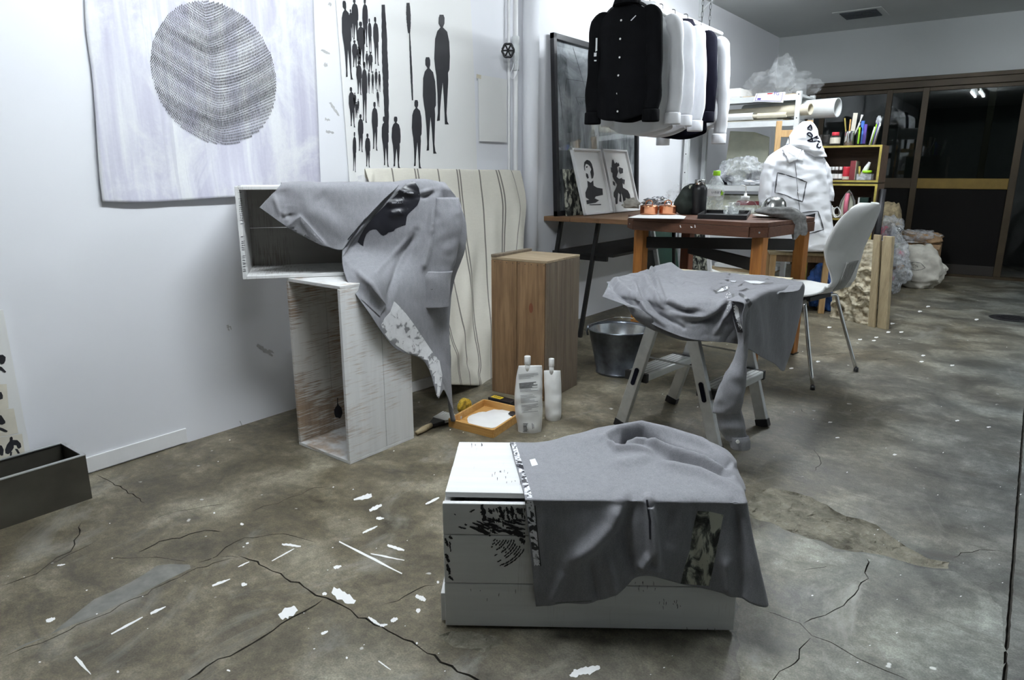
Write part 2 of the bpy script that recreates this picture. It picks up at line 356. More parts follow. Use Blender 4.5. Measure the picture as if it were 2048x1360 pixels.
def curve_pts(P, n):
    P = [Vector(p) for p in P]; return [crv(P, i/(n-1)) for i in range(n)]
def segdist(px_, py_, a, b):
    dx, dy = b[0]-a[0], b[1]-a[1]; L = dx*dx+dy*dy
    t = max(0, min(1, ((px_-a[0])*dx+(py_-a[1])*dy)/L)) if L else 0
    return math.hypot(px_-a[0]-dx*t, py_-a[1]-dy*t), t
def ridgefun(ridges, k=1., wk=1.):
    """ridges: (polyline in photo pixels, width px, height m)"""
    def g(p):
        x, y = proj(p); h = 0
        for pl, wd, ht in ridges:
            wd, ht = wd*wk, ht*k
            best = 1e9; bt = 0; n = len(pl)-1
            for i in range(n):
                d, t = segdist(x, y, pl[i], pl[i+1])
                if d < best: best = d; bt = (i+t)/n
            if best < 3*wd: h += ht*math.exp(-(best/wd)**2)*(min(1, 4*min(bt+.08, 1.08-bt)))
        return h
    return g
def cloth(name, grid, nu, nv, mat, parent=None, disp=None, wr=.0015, wrs=9., solid=.0025, matfun=None, crease=0.):
    """smooth sheet through a grid of 3-D points; rows first"""
    grid = [[Vector(p) for p in r] for r in grid]
    rows = [[crv(r, i/nu) for i in range(nu+1)] for r in grid]
    cols = [[rows[k][i] for k in range(len(rows))] for i in range(nu+1)]
    P = [[crv(cols[i], j/nv) for i in range(nu+1)] for j in range(nv+1)]
    vs_ = [p for r in P for p in r]; W = nu+1
    fs = [(j*W+i, j*W+i+1, (j+1)*W+i+1, (j+1)*W+i) for j in range(nv) for i in range(nu)]
    me = bpy.data.meshes.new(name); me.from_pydata([tuple(v) for v in vs_], [], fs); me.update()
    ns = [v.normal.copy() for v in me.vertices]
    for v, n in zip(me.vertices, ns):
        if n.dot(CP-v.co) < 0: n = -n
        h = wr*noise.fractal(v.co*wrs, 1., 2., 3)+crease*(abs(noise.noise(v.co*wrs*.7+Vector((3, 8, 1))))+.5*abs(noise.noise(v.co*wrs*1.7)))
        if disp: h += disp(v.co)
        v.co += n*h
    if matfun:
        mats = mat; me.update()
        for x in mats: me.materials.append(MATS[x])
        for p in me.polygons: p.material_index = matfun((p.index % nu)/nu, (p.index//nu)/nv)
    me.update()
    return link(name, me, mat, parent, smooth=True, solid=solid)
def loft(name, rows, P, thick, mat, parent=None, n=20, sub=6, wr=.002, open_end=False, disp=None):
    """flattened sleeve: rows of (x left, x right, y) photo pixels in the upright plane through P facing the camera; thick = half depth in m (number or list)"""
    R = []
    for i, (xl, xr, y) in enumerate(rows):
        L, Q = vp(P, xl, y), vp(P, xr, y); R.append((((L+Q)/2), (Q-L)/2, thick[i] if isinstance(thick, (list, tuple)) else thick))
    C_ = [r[0] for r in R]; H_ = [r[1] for r in R]; T_ = [Vector((r[2], 0, 0)) for r in R]
    N = (len(R)-1)*sub+1; vv, ff = [], []
    for i in range(N):
        t = i/(N-1); c, h, th = crv(C_, t), crv(H_, t), crv(T_, t).x
        for k in range(n):
            a = 2*math.pi*k/n; p = c+h*math.cos(a)+NH*th*math.sin(a)
            p += NH*(wr*3*noise.noise(p*30)) + CR*(wr*noise.noise(p*22+Vector((5, 0, 0)))); vv.append(p)
    for i in range(N-1):
        for k in range(n): ff.append((i*n+k, i*n+(k+1) % n, (i+1)*n+(k+1) % n, (i+1)*n+k))
    ff.append(tuple(range(n)))
    if not open_end: ff.append(tuple((N-1)*n+k for k in range(n))[::-1])
    me = bpy.data.meshes.new(name); me.from_pydata([tuple(v) for v in vv], [], ff); me.update()
    bm = bmesh.new(); bm.from_mesh(me); bmesh.ops.recalc_face_normals(bm, faces=bm.faces); bm.to_mesh(me); bm.free()
    if disp:
        ns = [v.normal.copy() for v in me.vertices]
        for v, nn in zip(me.vertices, ns): v.co += nn*disp(v.co)
    return link(name, me, mat, parent, smooth=True, solid=.002 if open_end else 0)
def decal(name, poly, targets, mat, parent, off=.0015, cell=7., kind=None):
    """flat print: a polygon in photo pixels laid onto the surface of the targets"""
    vs_, fs = [], []
    for o in targets:
        b = len(vs_); vs_ += [v.co.copy() for v in o.data.vertices]; fs += [tuple(b+i for i in p.vertices) for p in o.data.polygons]
    bv = BVHTree.FromPolygons(vs_, fs)
    bm = bmesh.new()
    polys = poly if isinstance(poly[0][0], (tuple, list)) else [poly]
    for pl in polys:
        q = [bm.verts.new((x, y, 0)) for x, y in pl]
        try: bm.faces.new(q)
        except ValueError: pass
    bmesh.ops.triangulate(bm, faces=bm.faces[:])
    xs = [p[0] for pl in polys for p in pl]; ys = [p[1] for pl in polys for p in pl]
    for ax, lo, hi in ((0, min(xs), max(xs)), (1, min(ys), max(ys))):
        k = max(1, int((hi-lo)/cell))
        for i in range(1, k):
            c = lo+(hi-lo)*i/k; co = (c, 0, 0) if ax == 0 else (0, c, 0); no = (1, 0, 0) if ax == 0 else (0, 1, 0)
            bmesh.ops.bisect_plane(bm, geom=bm.verts[:]+bm.edges[:]+bm.faces[:], plane_co=co, plane_no=no)
    dead = []
    for v in bm.verts:
        d = ray(v.co.x, v.co.y).normalized(); hit, n, i, dist = bv.ray_cast(CP, d)
        if hit is None: dead.append(v); continue
        if n.dot(d) > 0: n = -n
        v.co = hit+n*off
    bmesh.ops.delete(bm, geom=dead, context='VERTS')
    me = bpy.data.meshes.new(name); bm.to_mesh(me); bm.free(); me.update()
    o = link(name, me, mat, parent, smooth=True)
    if kind: o['kind'] = kind
    return o
def stroke(a, b, w0, w1=None, jag=.25, n=9, rnd=random):
    """jagged brush mark as a polygon in pixels"""
    w1 = w0 if w1 is None else w1; dx, dy = b[0]-a[0], b[1]-a[1]; L = math.hypot(dx, dy) or 1; nx, ny = -dy/L, dx/L
    up, dn = [], []
    for i in range(n+1):
        t = i/n; w_ = (w0+(w1-w0)*t)*(.35+.65*math.sin(math.pi*min(1, max(0, .12+.8*t))))
        up.append((a[0]+dx*t+nx*w_*(1+rnd.uniform(-jag, jag)), a[1]+dy*t+ny*w_*(1+rnd.uniform(-jag, jag))))
        dn.append((a[0]+dx*t-nx*w_*(1+rnd.uniform(-jag, jag)), a[1]+dy*t-ny*w_*(1+rnd.uniform(-jag, jag))))
    return up+dn[::-1]
def text(name, body, size, o, ex, ey, mat, parent, ext=0.0004):
    """flat lettering: o = lower left corner, ex/ey = reading direction and up"""
    cu = bpy.data.curves.new(name, 'FONT'); cu.body = body; cu.size = size; cu.extrude = ext
    t = bpy.data.objects.new(name, cu); COL.objects.link(t)
    dg = bpy.context.evaluated_depsgraph_get(); me = bpy.data.meshes.new_from_object(t.evaluated_get(dg))
    bpy.data.objects.remove(t)
    ex, ey = Vector(ex).normalized(), Vector(ey).normalized(); ez = ex.cross(ey)
    for v in me.vertices: v.co = Vector(o)+ex*v.co.x+ey*v.co.y+ez*v.co.z
    me.materials.clear(); me.name = name
    return link(name, me, mat, parent)
def copy_tree(o, parent=None):
    c = o.copy(); COL.objects.link(c); c.parent = parent
    for ch in list(o.children): copy_tree(ch, c)
    return c

# ================================================================== THE SETTING
WX, YB, CZ = -2.455, 8.0, 2.40
def box(name, x0, x1, y0, y1, z0, z1, mat, parent=None, kind='structure', **kw):
    o = MB().box(x0, x1, y0, y1, z0, z1).build(name, mat, parent, **kw)
    if kind and parent is None: o['kind'] = kind
    return o
def ceiling_light(y0, y1, label, X=-1.10):
    e = empty('ceiling_light', (X, (y0+y1)/2, CZ), label, 'light', 'twin tube fluorescent ceiling lights')
    MB().box(X-.09, X+.09, y0, y1, CZ-.055, CZ-.001).build('housing', 'white_steel', e, bevel=.004)
    for s in (-1, 1):
        MB().tube([(X+s*.06, y0+.05, CZ-.085), (X+s*.06, y1-.05, CZ-.085)], .014, 12).build('tube', 'tube_light', e, smooth=True)
        for yy in (y0+.035, y1-.035): MB().box(X-.015+s*.06, X+.015+s*.06, yy-.014, yy+.014, CZ-.105, CZ-.055).build('socket', 'white_plastic', e)
ceiling_light(.70, 1.95, 'twin fluorescent ceiling light above the foreground crates')
ceiling_light(4.0, 5.25, 'twin fluorescent ceiling light above the shirts and worktable')
ceiling_light(5.3, 5.98, 'short twin tube light out of view, added to brighten the back wall and doors', 1.45)  # unseen fixture, added so the back wall and doors come out brighter

box('wall_left', WX-.12, WX, -2.6, YB, 0, CZ, 'wall_white')
box('ceiling', WX-.12, 3.3, -2.7, YB+.2, CZ, CZ+.1, 'ceiling')
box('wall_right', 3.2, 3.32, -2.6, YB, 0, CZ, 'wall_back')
sh = box('wall_front', WX, 3.2, -2.72, -2.6, 0, CZ, 'shutter')
wb = MB(); wb.box(WX, 3.2, YB, YB+.15, 1.865, CZ); wb.box(WX, -2.12, YB, YB+.15, 0, 1.865); wb.box(1.6, 3.2, YB, YB+.15, 0, 1.865)
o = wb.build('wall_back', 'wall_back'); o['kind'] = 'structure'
box('baseboard_left', WX, WX+.007, -2.0, 1.195, 0.004, .060, 'white_paint', bevel=.002)
# thin skirting shadow gap of the wall beyond the baseboard is left open: the wall sheet stops on the concrete

# ------------------------------------------------------------------ floor with cracks, joints and broken patches
Z2, S2 = (0, 940), 2.2261
ZR, SR = (1400, 900), 2.957
ZM, SM = (1400, 560), 3.091
CR_L = [
 (V2(Z2, S2, [(0, 520), (90, 490), (160, 465), (200, 435), (260, 390), (310, 360), (330, 330), (350, 270), (365, 230)]), .004),
 (V2(Z2, S2, [(610, 370), (680, 330), (720, 318), (800, 305), (850, 285), (920, 268), (990, 275)]), .0055),
 (V2(Z2, S2, [(870, 415), (960, 385), (1000, 350), (1050, 318), (1130, 295), (1250, 285), (1300, 295), (1360, 315), (1420, 325)]), .004),
 (V2(Z2, S2, [(1060, 380), (1110, 395), (1180, 435), (1270, 480), (1380, 535), (1450, 570), (1520, 605), (1600, 650), (1700, 700), (1800, 750), (1900, 810), (2048, 900), (2200, 985)]), .006),
 (V2(Z2, S2, [(1440, 575), (1350, 630), (1220, 710), (1060, 800), (880, 905), (820, 945)]), .0065),
 (V2(Z2, S2, [(0, 840), (100, 800), (300, 715), (450, 650), (600, 575), (760, 495), (880, 440), (1040, 390)]), .003),
 (V2(Z2, S2, [(860, 412), (800, 405), (740, 395), (600, 390), (480, 397)]), .0025),
 (V2(Z2, S2, [(205, 440), (300, 375), (400, 330), (440, 305)]), .002),
 (V2(Z2, S2, [(1690, 602), (1760, 585), (1810, 565), (1850, 535), (1900, 515), (1960, 510)]), .004),
 (V2(Z2, S2, [(430, 20), (500, 55), (590, 110), (650, 150)]), .004),
 (V2(Z2, S2, [(680, 225), (760, 190), (880, 165), (1000, 150)]), .0025),
 (V2(Z2, S2, [(1110, 190), (1170, 165), (1240, 145), (1330, 110), (1400, 80), (1470, 70)]), .003),
 (V2(Z2, S2, [(1070, 392), (1000, 380), (930, 395)]), .003),
 (V2(ZR, SR, [(655, 1110), (640, 1140), (600, 1190), (520, 1280), (430, 1355), (380, 1420)]), .003),
 (V2(ZR, SR, [(350, 940), (450, 975), (530, 1005), (600, 1030), (660, 1090), (760, 1135), (850, 1190), (950, 1235), (1080, 1300), (1190, 1345), (1300, 1400)]), .003),
 (V2(ZR, SR, [(610, 1025), (670, 1000), (730, 965), (800, 940), (880, 890), (940, 830), (985, 760), (990, 690), (985, 640)]), .004),
 (V2(ZR, SR, [(590, 715), (680, 700), (760, 680)]), .002),
 (V2(ZR, SR, [(1490, 640), (1560, 615), (1650, 590), (1800, 600)]), .003),
 (V2(ZR, SR, [(1600, 780), (1700, 795), (1750, 770)]), .002),
 (V2(ZM, SM, [(420, 805), (520, 830), (640, 850), (690, 850), (740, 870), (800, 885), (1000, 920), (1200, 950), (1300, 970)]), .0035),
 (V2(ZM, SM, [(625, 795), (660, 825), (680, 842)]), .003),
 (V2(ZM, SM, [(830, 580), (880, 570), (950, 575), (1000, 590), (1100, 605), (1180, 630)]), .004),
 (V2(ZM, SM, [(1120, 495), (1180, 488), (1260, 490)]), .004),
 (V2(ZM, SM, [(710, 1040), (730, 1090), (740, 1130), (700, 1185)]), .003),
 (V2(ZM, SM, [(700, 470), (900, 450), (1100, 440), (1300, 430)]), .003),
 ([(2080.3, 420), (2069.7, 560), (2059, 700), (2044.5, 880), (2031, 1060), (2020, 1210), (2009, 1355), (2004, 1420)], .010),
]
SPALL = [V2(ZR, SR, [(270, 330), (330, 250), (420, 225), (500, 240), (560, 245), (650, 280), (750, 325), (790, 360), (860, 390), (960, 410), (1040, 440), (1100, 490), (1180, 545), (1280, 600), (1340, 640), (1400, 655), (1470, 660), (1475, 705), (1380, 700), (1280, 680), (1180, 655), (1080, 625), (960, 600), (870, 600), (790, 580), (720, 540), (640, 520), (500, 470), (420, 430), (300, 400)]),
         [(872, 1272), (905, 1262), (960, 1266), (1000, 1275), (1012, 1290), (965, 1304), (905, 1294)]]
vc, vz, ed, crackv, spallv = [], [], [], set(), set()
def addv(p, z):
    vc.append(Vector((p[0], p[1]))); vz.append(z); return len(vc)-1
B = [addv(p, 0) for p in ((WX, -2.6), (3.2, -2.6), (3.2, 9.2), (WX, 9.2))]
ed += [(B[i], B[(i+1) % 4]) for i in range(4)]
rnd = random.Random(3)
for pl, wd in CR_L:
    P = [fl(x, y) for x, y in pl]; Q = []
    for a, b_ in zip(P, P[1:]):
        n = max(1, int((b_-a).length/.022))
        for i in range(n): Q.append(a.lerp(b_, i/n))
    Q.append(P[-1]); j = .0042 if wd < .009 else .0005
    for q in Q[1:-1]: q.x += rnd.uniform(-j, j)*1.6; q.y += rnd.uniform(-j, j)*1.6
    e0 = addv(Q[0], 0); Lp = Cp = Rp = e0
    for i in range(1, len(Q)-1):
        d = (Q[i+1]-Q[i-1]); d.z = 0; d.normalize(); n = Vector((-d.y, d.x, 0)); w_ = wd*.5*(rnd.uniform(.35, 1.0) if wd < .009 else .8)
        l, c, r = addv(Q[i]+n*w_, 0), addv(Q[i], -min(.012, wd*1.8)), addv(Q[i]-n*w_, 0); crackv.add(c)
        ed += [(Lp, l), (Cp, c), (Rp, r)] if i > 1 else [(e0, l), (e0, c), (e0, r)]
        Lp, Cp, Rp = l, c, r
    e1 = addv(Q[-1], 0); ed += [(Lp, e1), (Cp, e1), (Rp, e1)]
SP2 = []
for pl in SPALL:
    P = [fl(x, y) for x, y in pl]; ids = []; dense = []
    for a, b_ in zip(P, P[1:]+P[:1]):
        n = max(1, int((b_-a).length/.02))
        for i in range(n):
            q = a.lerp(b_, i/n); q.x += rnd.uniform(-.004, .004); q.y += rnd.uniform(-.004, .004); dense.append(q)
    c = sum(dense, Vector())/len(dense)
    ids = [addv(q, 0) for q in dense]; ed += [(ids[i], ids[(i+1) % len(ids)]) for i in range(len(ids))]
    poly = [Vector((q.x, q.y)) for q in dense]; SP2.append(poly)
    x0, x1, y0, y1 = min(q.x for q in poly), max(q.x for q in poly), min(q.y for q in poly), max(q.y for q in poly)
    def inside(p, poly=poly):
        r = False
        for i in range(len(poly)):
            a, b_ = poly[i], poly[i-1]
            if (a.y > p.y) != (b_.y > p.y) and p.x < (b_.x-a.x)*(p.y-a.y)/(b_.y-a.y)+a.x: r = not r
        return r
    k = 0
    while k < (420 if len(SP2) == 1 else 60):
        p = Vector((rnd.uniform(x0, x1), rnd.uniform(y0, y1)))
        if inside(p) and min((p-q).length for q in poly) > .008:
            addv(p, -.006+.009*noise.noise(Vector((p.x*14, p.y*14, 0)))+rnd.uniform(-.004, .004)); k += 1
        else: k += .02
REG = [(1476, 1100), (1500, 1062), (1545, 1046), (1600, 1070), (1640, 1090), (1672, 1103), (1725, 1106), (1768, 1115), (1835, 1134), (1905, 1143), (1955, 1170), (1990, 1200), (2010, 1232), (2012, 1270), (2006, 1340), (2000, 1420), (1740, 1440), (1490, 1440), (1478, 1360), (1474, 1270), (1470, 1180)]
Pr = [fl(x, y) for x, y in REG]; reg = []
for a, b_ in zip(Pr, Pr[1:]+Pr[:1]):
    n = max(1, int((b_-a).length/.03))
    for i in range(n):
        q = a.lerp(b_, i/n); q.x += rnd.uniform(-.006, .006); q.y += rnd.uniform(-.006, .006); reg.append(Vector((q.x, q.y)))
ids = [addv(q, 0) for q in reg]; ed += [(ids[i], ids[(i+1) % len(ids)]) for i in range(len(ids))]
res = geometry.delaunay_2d_cdt(vc, ed, [], 0, 1e-6)
rv, rf, ov = res[0], res[2], res[3]
fv = []; isc = []
for p, src in zip(rv, ov):
    fv.append((p.x, p.y, vz[src[0]] if src else 0)); isc.append(bool(src) and any(s in crackv for s in src))
fv_, ff_ = fv, [f for f in rf]
me = bpy.data.meshes.new('floor'); me.from_pydata(fv_, [], ff_)
for x in ('concrete', 'crack_dirt_shade', 'broken_concrete', 'concrete_newer'): me.materials.append(MATS[x])
def inpoly(p, poly):
    r = False
    for i in range(len(poly)):
        a, b_ = poly[i], poly[i-1]
        if (a.y > p.y) != (b_.y > p.y) and p.x < (b_.x-a.x)*(p.y-a.y)/(b_.y-a.y)+a.x: r = not r
    return r
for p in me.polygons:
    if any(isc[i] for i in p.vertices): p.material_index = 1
    else:
        c = Vector((p.center.x, p.center.y))
        if any(inpoly(c, q) for q in SP2): p.material_index = 2
        elif inpoly(c, reg): p.material_index = 3
bm = bmesh.new(); bm.from_mesh(me); bmesh.ops.recalc_face_normals(bm, faces=bm.faces)
for f in bm.faces:
    if f.normal.z < 0: f.normal_flip()
bm.to_mesh(me); bm.free()
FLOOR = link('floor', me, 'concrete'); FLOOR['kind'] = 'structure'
def floor_mark(name, poly, mat, z=.0006, kind=None):
    polys = poly if isinstance(poly[0][0], (tuple, list)) else [poly]
    vs_, fs = [], []
    for pl in polys:
        b_ = len(vs_); vs_ += [fl(x, y, z) for x, y in pl]; fs.append(tuple(range(b_, len(vs_))))
    o = mesh(name, vs_, fs, mat, FLOOR)
    bm = bmesh.new(); bm.from_mesh(o.data); bmesh.ops.triangulate(bm, faces=bm.faces)
    for f in bm.faces:
        f.normal_update()
        if f.normal.z < 0: f.normal_flip()
    bm.to_mesh(o.data); bm.free()
    if kind: o['kind'] = kind
    return o
floor_mark('cement_patch', V2(Z2, S2, [(40, 812), (120, 770), (220, 735), (350, 630), (420, 575), (500, 540), (580, 500), (640, 465), (700, 425), (760, 418), (845, 422), (850, 438), (740, 492), (590, 568), (440, 640), (250, 720), (130, 775)]), 'light_patch', .0004)
for a, b_, w0, w1 in [((1510, 318), (1790, 462), 5, 5), ((1650, 372), (1800, 402), 4, 3), ((1210, 405), (1310, 350), 3, 3), ((495, 730), (635, 655), 5, 4), ((670, 640), (738, 608), 7, 4), ((335, 832), (405, 910), 10, 3), ((945, 515), (1025, 485), 7, 3),
                      ((1060, 432), (1110, 408), 3, 3), ((1255, 330), (1340, 340), 6, 5), ((1480, 535), (1580, 590), 24, 18), ((1575, 132), (1655, 112), 5, 14), ((1645, 180), (1700, 155), 8, 8), ((1675, 215), (1710, 215), 7, 5), ((1615, 280), (1680, 250), 5, 4), ((1725, 335), (1800, 358), 7, 7), ((1895, 152), (1955, 122), 5, 5),
                      ((1865, 565), (1895, 580), 12, 10), ((1850, 560), (1868, 568), 8, 8), ((1855, 632), (1870, 618), 9, 8), ((1070, 240), (1085, 242), 5, 5), ((1075, 510), (1100, 508), 8, 6), ((1245, 655), (1320, 615), 20, 26), ((1640, 655), (1690, 690), 6, 8), ((1690, 692), (1725, 688), 7, 6), ((1740, 672), (1770, 660), 9, 9),
                      ((1430, 730), (1460, 718), 7, 5), ((1540, 838), (1548, 834), 5, 5), ((1852, 770), (1860, 772), 5, 5), ((205, 672), (245, 660), 10, 8), ((255, 425), (290, 420), 4, 3), ((1010, 890), (1025, 895), 4, 4), ((520, 900), (530, 896), 6, 6), ((1685, 850), (1740, 890), 4, 2), ((1485, 435), (1520, 428), 8, 6), ((1435, 552), (1455, 550), 7, 6), ((1945, 500), (1955, 498), 6, 6), ((1095, 328), (1108, 324), 4, 4), ((950, 192), (958, 190), 4, 4)]:
    floor_mark('paint_mark', V2(Z2, S2, stroke(a, b_, w0, w1, .35, 9, rnd)), 'floor_paint')
for a, b_, w0, w1 in [((1140, 1352), (1165, 1340), 5, 9), ((1160, 1345), (1200, 1335), 9, 6)]: floor_mark('paint_mark', stroke(a, b_, w0, w1, .4, 9, rnd), 'floor_paint')
sm = []
for (x, y) in V2(ZM, SM, [(800, 293), (1165, 323), (990, 368), (1090, 355), (1075, 375), (1370, 505), (1560, 528), (1190, 270), (1245, 322), (1380, 468), (1410, 165), (1360, 195), (1710, 245), (565, 547), (1785, 910), (850, 975), (805, 880), (1205, 1080), (1590, 870), (730, 505)]): sm.append(stroke((x-4, y), (x+4, y-.6), 1.6, 1.2, .4, 6, rnd))
for k in range(120):
    x, y = rnd.uniform(0, 2048), rnd.uniform(600, 1350); r = rnd.uniform(.6, 1.8)*(y/1000); sm.append(stroke((x-r, y), (x+r, y-.5*r), r*.6, r*.5, .4, 5, rnd))
floor_mark('paint_specks', sm, 'floor_paint', .0007, 'stuff')
# drain cover set in the concrete
dc = fl(2022, 637); e = empty('floor_drain', (dc.x, dc.y, 0), 'round rusty metal drain cover set in the concrete floor', 'drain cover')
MB().lathe([(.13, .001), (.13, .004), (.118, .0055), (.112, .003), (.02, .003)], (dc.x, dc.y, 0), 32).build('cover', 'iron_black', e, smooth=False)
for k in range(-3, 4): MB().box(dc.x-.085+abs(k)*.012, dc.x+.085-abs(k)*.012, dc.y+k*.026-.004, dc.y+k*.026+.004, .003, .006).build('bar', 'iron_black', e)
# air vent in the ceiling
v0 = fl(1722, 27, CZ); e = empty('ceiling_vent', (v0.x, v0.y, CZ-.002), 'dark rectangular air vent in the grey ceiling', 'vent')
MB().box(v0.x-.20, v0.x+.20, v0.y-.20, v0.y+.20, CZ-.006, CZ-.001).build('frame', 'ceiling', e)
MB().box(v0.x-.15, v0.x+.15, v0.y-.15, v0.y+.15, CZ-.010, CZ-.005).build('grille', 'vent', e)
for k in range(7): MB().box(v0.x-.148, v0.x+.148, v0.y-.14+k*.043, v0.y-.12+k*.043, CZ-.015, CZ-.009).build('slat', 'vent', e)

# ------------------------------------------------------------------ sliding doors in the back wall
def bx_(px_, y=300): return ony(YB, px_, y).x
DR = bpy.data.objects.new('door_1', None); COL.objects.link(DR); DR.location = (-1.0, YB, 0); tag(DR, 'brown aluminium sliding glass doors with dark lower panels', None, None, 'structure')
xs1, xs2, xs4 = bx_(1766), bx_(1837), bx_(2036)
MB().box(-2.12, 1.6, YB-.03, YB+.12, 1.80, 1.865).build('header', 'brown_frame', DR, bevel=.004)
MB().box(-2.12, 1.6, YB-.05, YB-.02, 1.862, 1.90).build('header_cap', 'brown_frame', DR, bevel=.003)
MB().box(-2.12, .02, YB-.01, YB+.10, 0, .025).build('sill', 'brown_frame', DR)
for x, w_, y0, m in ((xs1, .05, .0, 'brown_frame'), (xs2, .055, -.01, 'brown_frame'), (xs4, .06, -.01, 'brown_frame'), (bx_(1967, 270)+.02, .055, .07, 'brown_frame'), (-2.09, .05, .0, 'brown_frame'), (xs1-.62, .05, .0, 'brown_frame')):
    MB().box(x-w_/2, x+w_/2, YB+y0, YB+y0+.035, .025, 1.80).build('stile', m, DR, bevel=.003)
MB().box(xs2+.027, xs4-.03, YB-.008, YB+.02, .845, .945).build('mid_rail', 'gold_rail', DR, bevel=.003)
MB().box(-2.065, xs2-.027, YB+.003, YB+.03, .845, .945).build('mid_rail', 'brown_frame', DR, bevel=.003)
for x0, x1, yy in ((-2.065, xs1-.645, 0), (xs1-.595, xs1-.025, 0), (xs1+.025, xs2-.027, .004), (xs2+.027, xs4-.03, -.004)):
    MB().box(x0, x1, YB+yy+.012, YB+yy+.017, .945, 1.765).build('glass_pane', 'door_glass', DR)
    MB().box(x0, x1, YB+yy+.006, YB+yy+.02, .12, .845).build('lower_panel', 'dark_screen', DR)
    MB().box(x0, x1, YB+yy, YB+yy+.03, .025, .12).build('bottom_rail', 'brown_panel', DR, bevel=.003)
    MB().box(x0, x1, YB+yy, YB+yy+.03, 1.765, 1.80).build('top_rail', 'brown_frame', DR, bevel=.003)
# dark yard seen through the opening beside the doors
box('wall_outer', -2.5, 3.3, 9.25, 9.35, 0, 2.4, 'shutter')
bl = empty('storage_bench', (.35, 8.75, 0), 'dark low bench with a pale board seen through the door opening', 'bench')
MB().box(.05, 1.0, 8.6, 9.0, .78, .80).build('pale_board', 'cream_paper', bl)
for x in (.08, .97):
    for y in (8.63, 8.97): MB().box(x-.02, x+.02, y-.02, y+.02, 0, .78).build('leg', 'brown_panel', bl)
MB().box(.05, 1.0, 8.6, 9.0, .40, .42).build('shelf', 'brown_panel', bl)

# ------------------------------------------------------------------ pipe, valve and column on the left wall
px0 = onx(WX+.03, 1031, 200)
pe = empty('wall_pipe', (px0.x, px0.y, 0), 'white vertical water pipe with black handwheel valve by the column', 'pipe')
zv = onx(WX+.03, 1016, 100).z
MB().tube([(px0.x, px0.y, .0), (px0.x, px0.y, CZ)], .014, 14).build('pipe', 'white_paint', pe, smooth=True)
MB().tube([(px0.x-.012, px0.y-.045, .0), (px0.x-.012, px0.y-.045, CZ)], .007, 10).build('thin_pipe', 'white_paint', pe, smooth=True)
MB().lathe([(.016, -.10), (.021, -.095), (.021, -.06), (.016, -.055), (.022, -.02), (.024, 0), (.022, .03), (.017, .04), (.022, .05), (.023, .075), (.016, .08)], (px0.x, px0.y, zv), 14).build('valve_body', 'white_steel', pe, smooth=True)
wc = onx(WX+.085, 1016, 101)
pv = MB(); pv.tube([(wc.x, wc.y, wc.z), (px0.x, px0.y, zv)], .008, 8); pv.build('valve_stem', 'white_steel', pe, smooth=True)
hw = MB(); nrm = Vector((.55, -.83, 0)); ax = Vector((.83, .55, 0)); az = Vector((0, 0, 1))
hw.tube([wc+ax*(.030*(1+.06*math.cos(6*t)))*math.cos(t)+az*(.034*(1+.06*math.cos(6*t)))*math.sin(t) for t in [2*math.pi*k/36 for k in range(36)]], .006, 8, closed=True)
for k in range(6):
    t = 2*math.pi*k/6; hw.tube([wc, wc+ax*.03*math.cos(t)+az*.034*math.sin(t)], .0045, 6)
hw.build('handwheel', 'iron_black', pe, smooth=True)
MB().tube(curve_pts([onx(WX+.06, *p) for p in ((1024, 97), (1030, 110), (1026, 135), (1020, 150), (1026, 158), (1034, 145), (1036, 120), (1034, 100))], 30), .0022, 6).build('string', 'white_cloth', pe, smooth=True)
pc = onx(-2.41, 1059, 300)
box_ = MB().lathe([(.048, 0), (.048, CZ)], (-2.405, pc.y, 0), 24).build('wall_column', 'wall_white', None, smooth=True); box_['kind'] = 'structure'

# ------------------------------------------------------------------ paper on the left wall
def wp(off, x, y): return onx(WX+off, x, y)
PX = .010
pe = empty('fingerprint_drawing', onx(WX+PX, 420, 395), 'lavender washed paper with a round fingerprint of ink dashes on the wall', 'drawing')
g = []
ex_l = [(168, -30), (172, 60), (184, 150), (192, 250), (198, 340), (205, 404)]
ex_r = [(626, -30), (629, 60), (633, 150), (637, 250), (640, 330), (643, 391)]
for i, (l, r) in enumerate(zip(ex_l, ex_r)):
    row = []
    for k in range(7):
        t = k/6; off = PX+(.022*t*(1-t)*4*.7+.004*math.sin(k*2.1) if i == 5 else 0)+(.006 if (k == 0 and i > 2) else 0)
        row.append(wp(off, l[0]+(r[0]-l[0])*t, l[1]+(r[1]-l[1])*t+(3*math.sin(t*7) if i == 5 else 0)))
    g.append(row)
poster = cloth('paper', g, 60, 60, 'lavender_wash', pe, wr=.0006, solid=.0006)
def poly_on_x(name, polys, X, mat, parent, kind=None):
    vs_, fs = [], []
    for pl in polys:
        b_ = len(vs_); vs_ += [onx(X, x, y) for x, y in pl]; fs.append(tuple(range(b_, len(vs_))))
    o = mesh(name, vs_, fs, mat, parent)
    bm = bmesh.new(); bm.from_mesh(o.data); bmesh.ops.triangulate(bm, faces=bm.faces); bm.to_mesh(o.data); bm.free()
    if kind: o['kind'] = kind
    return o
dash = []
rnd = random.Random(5)
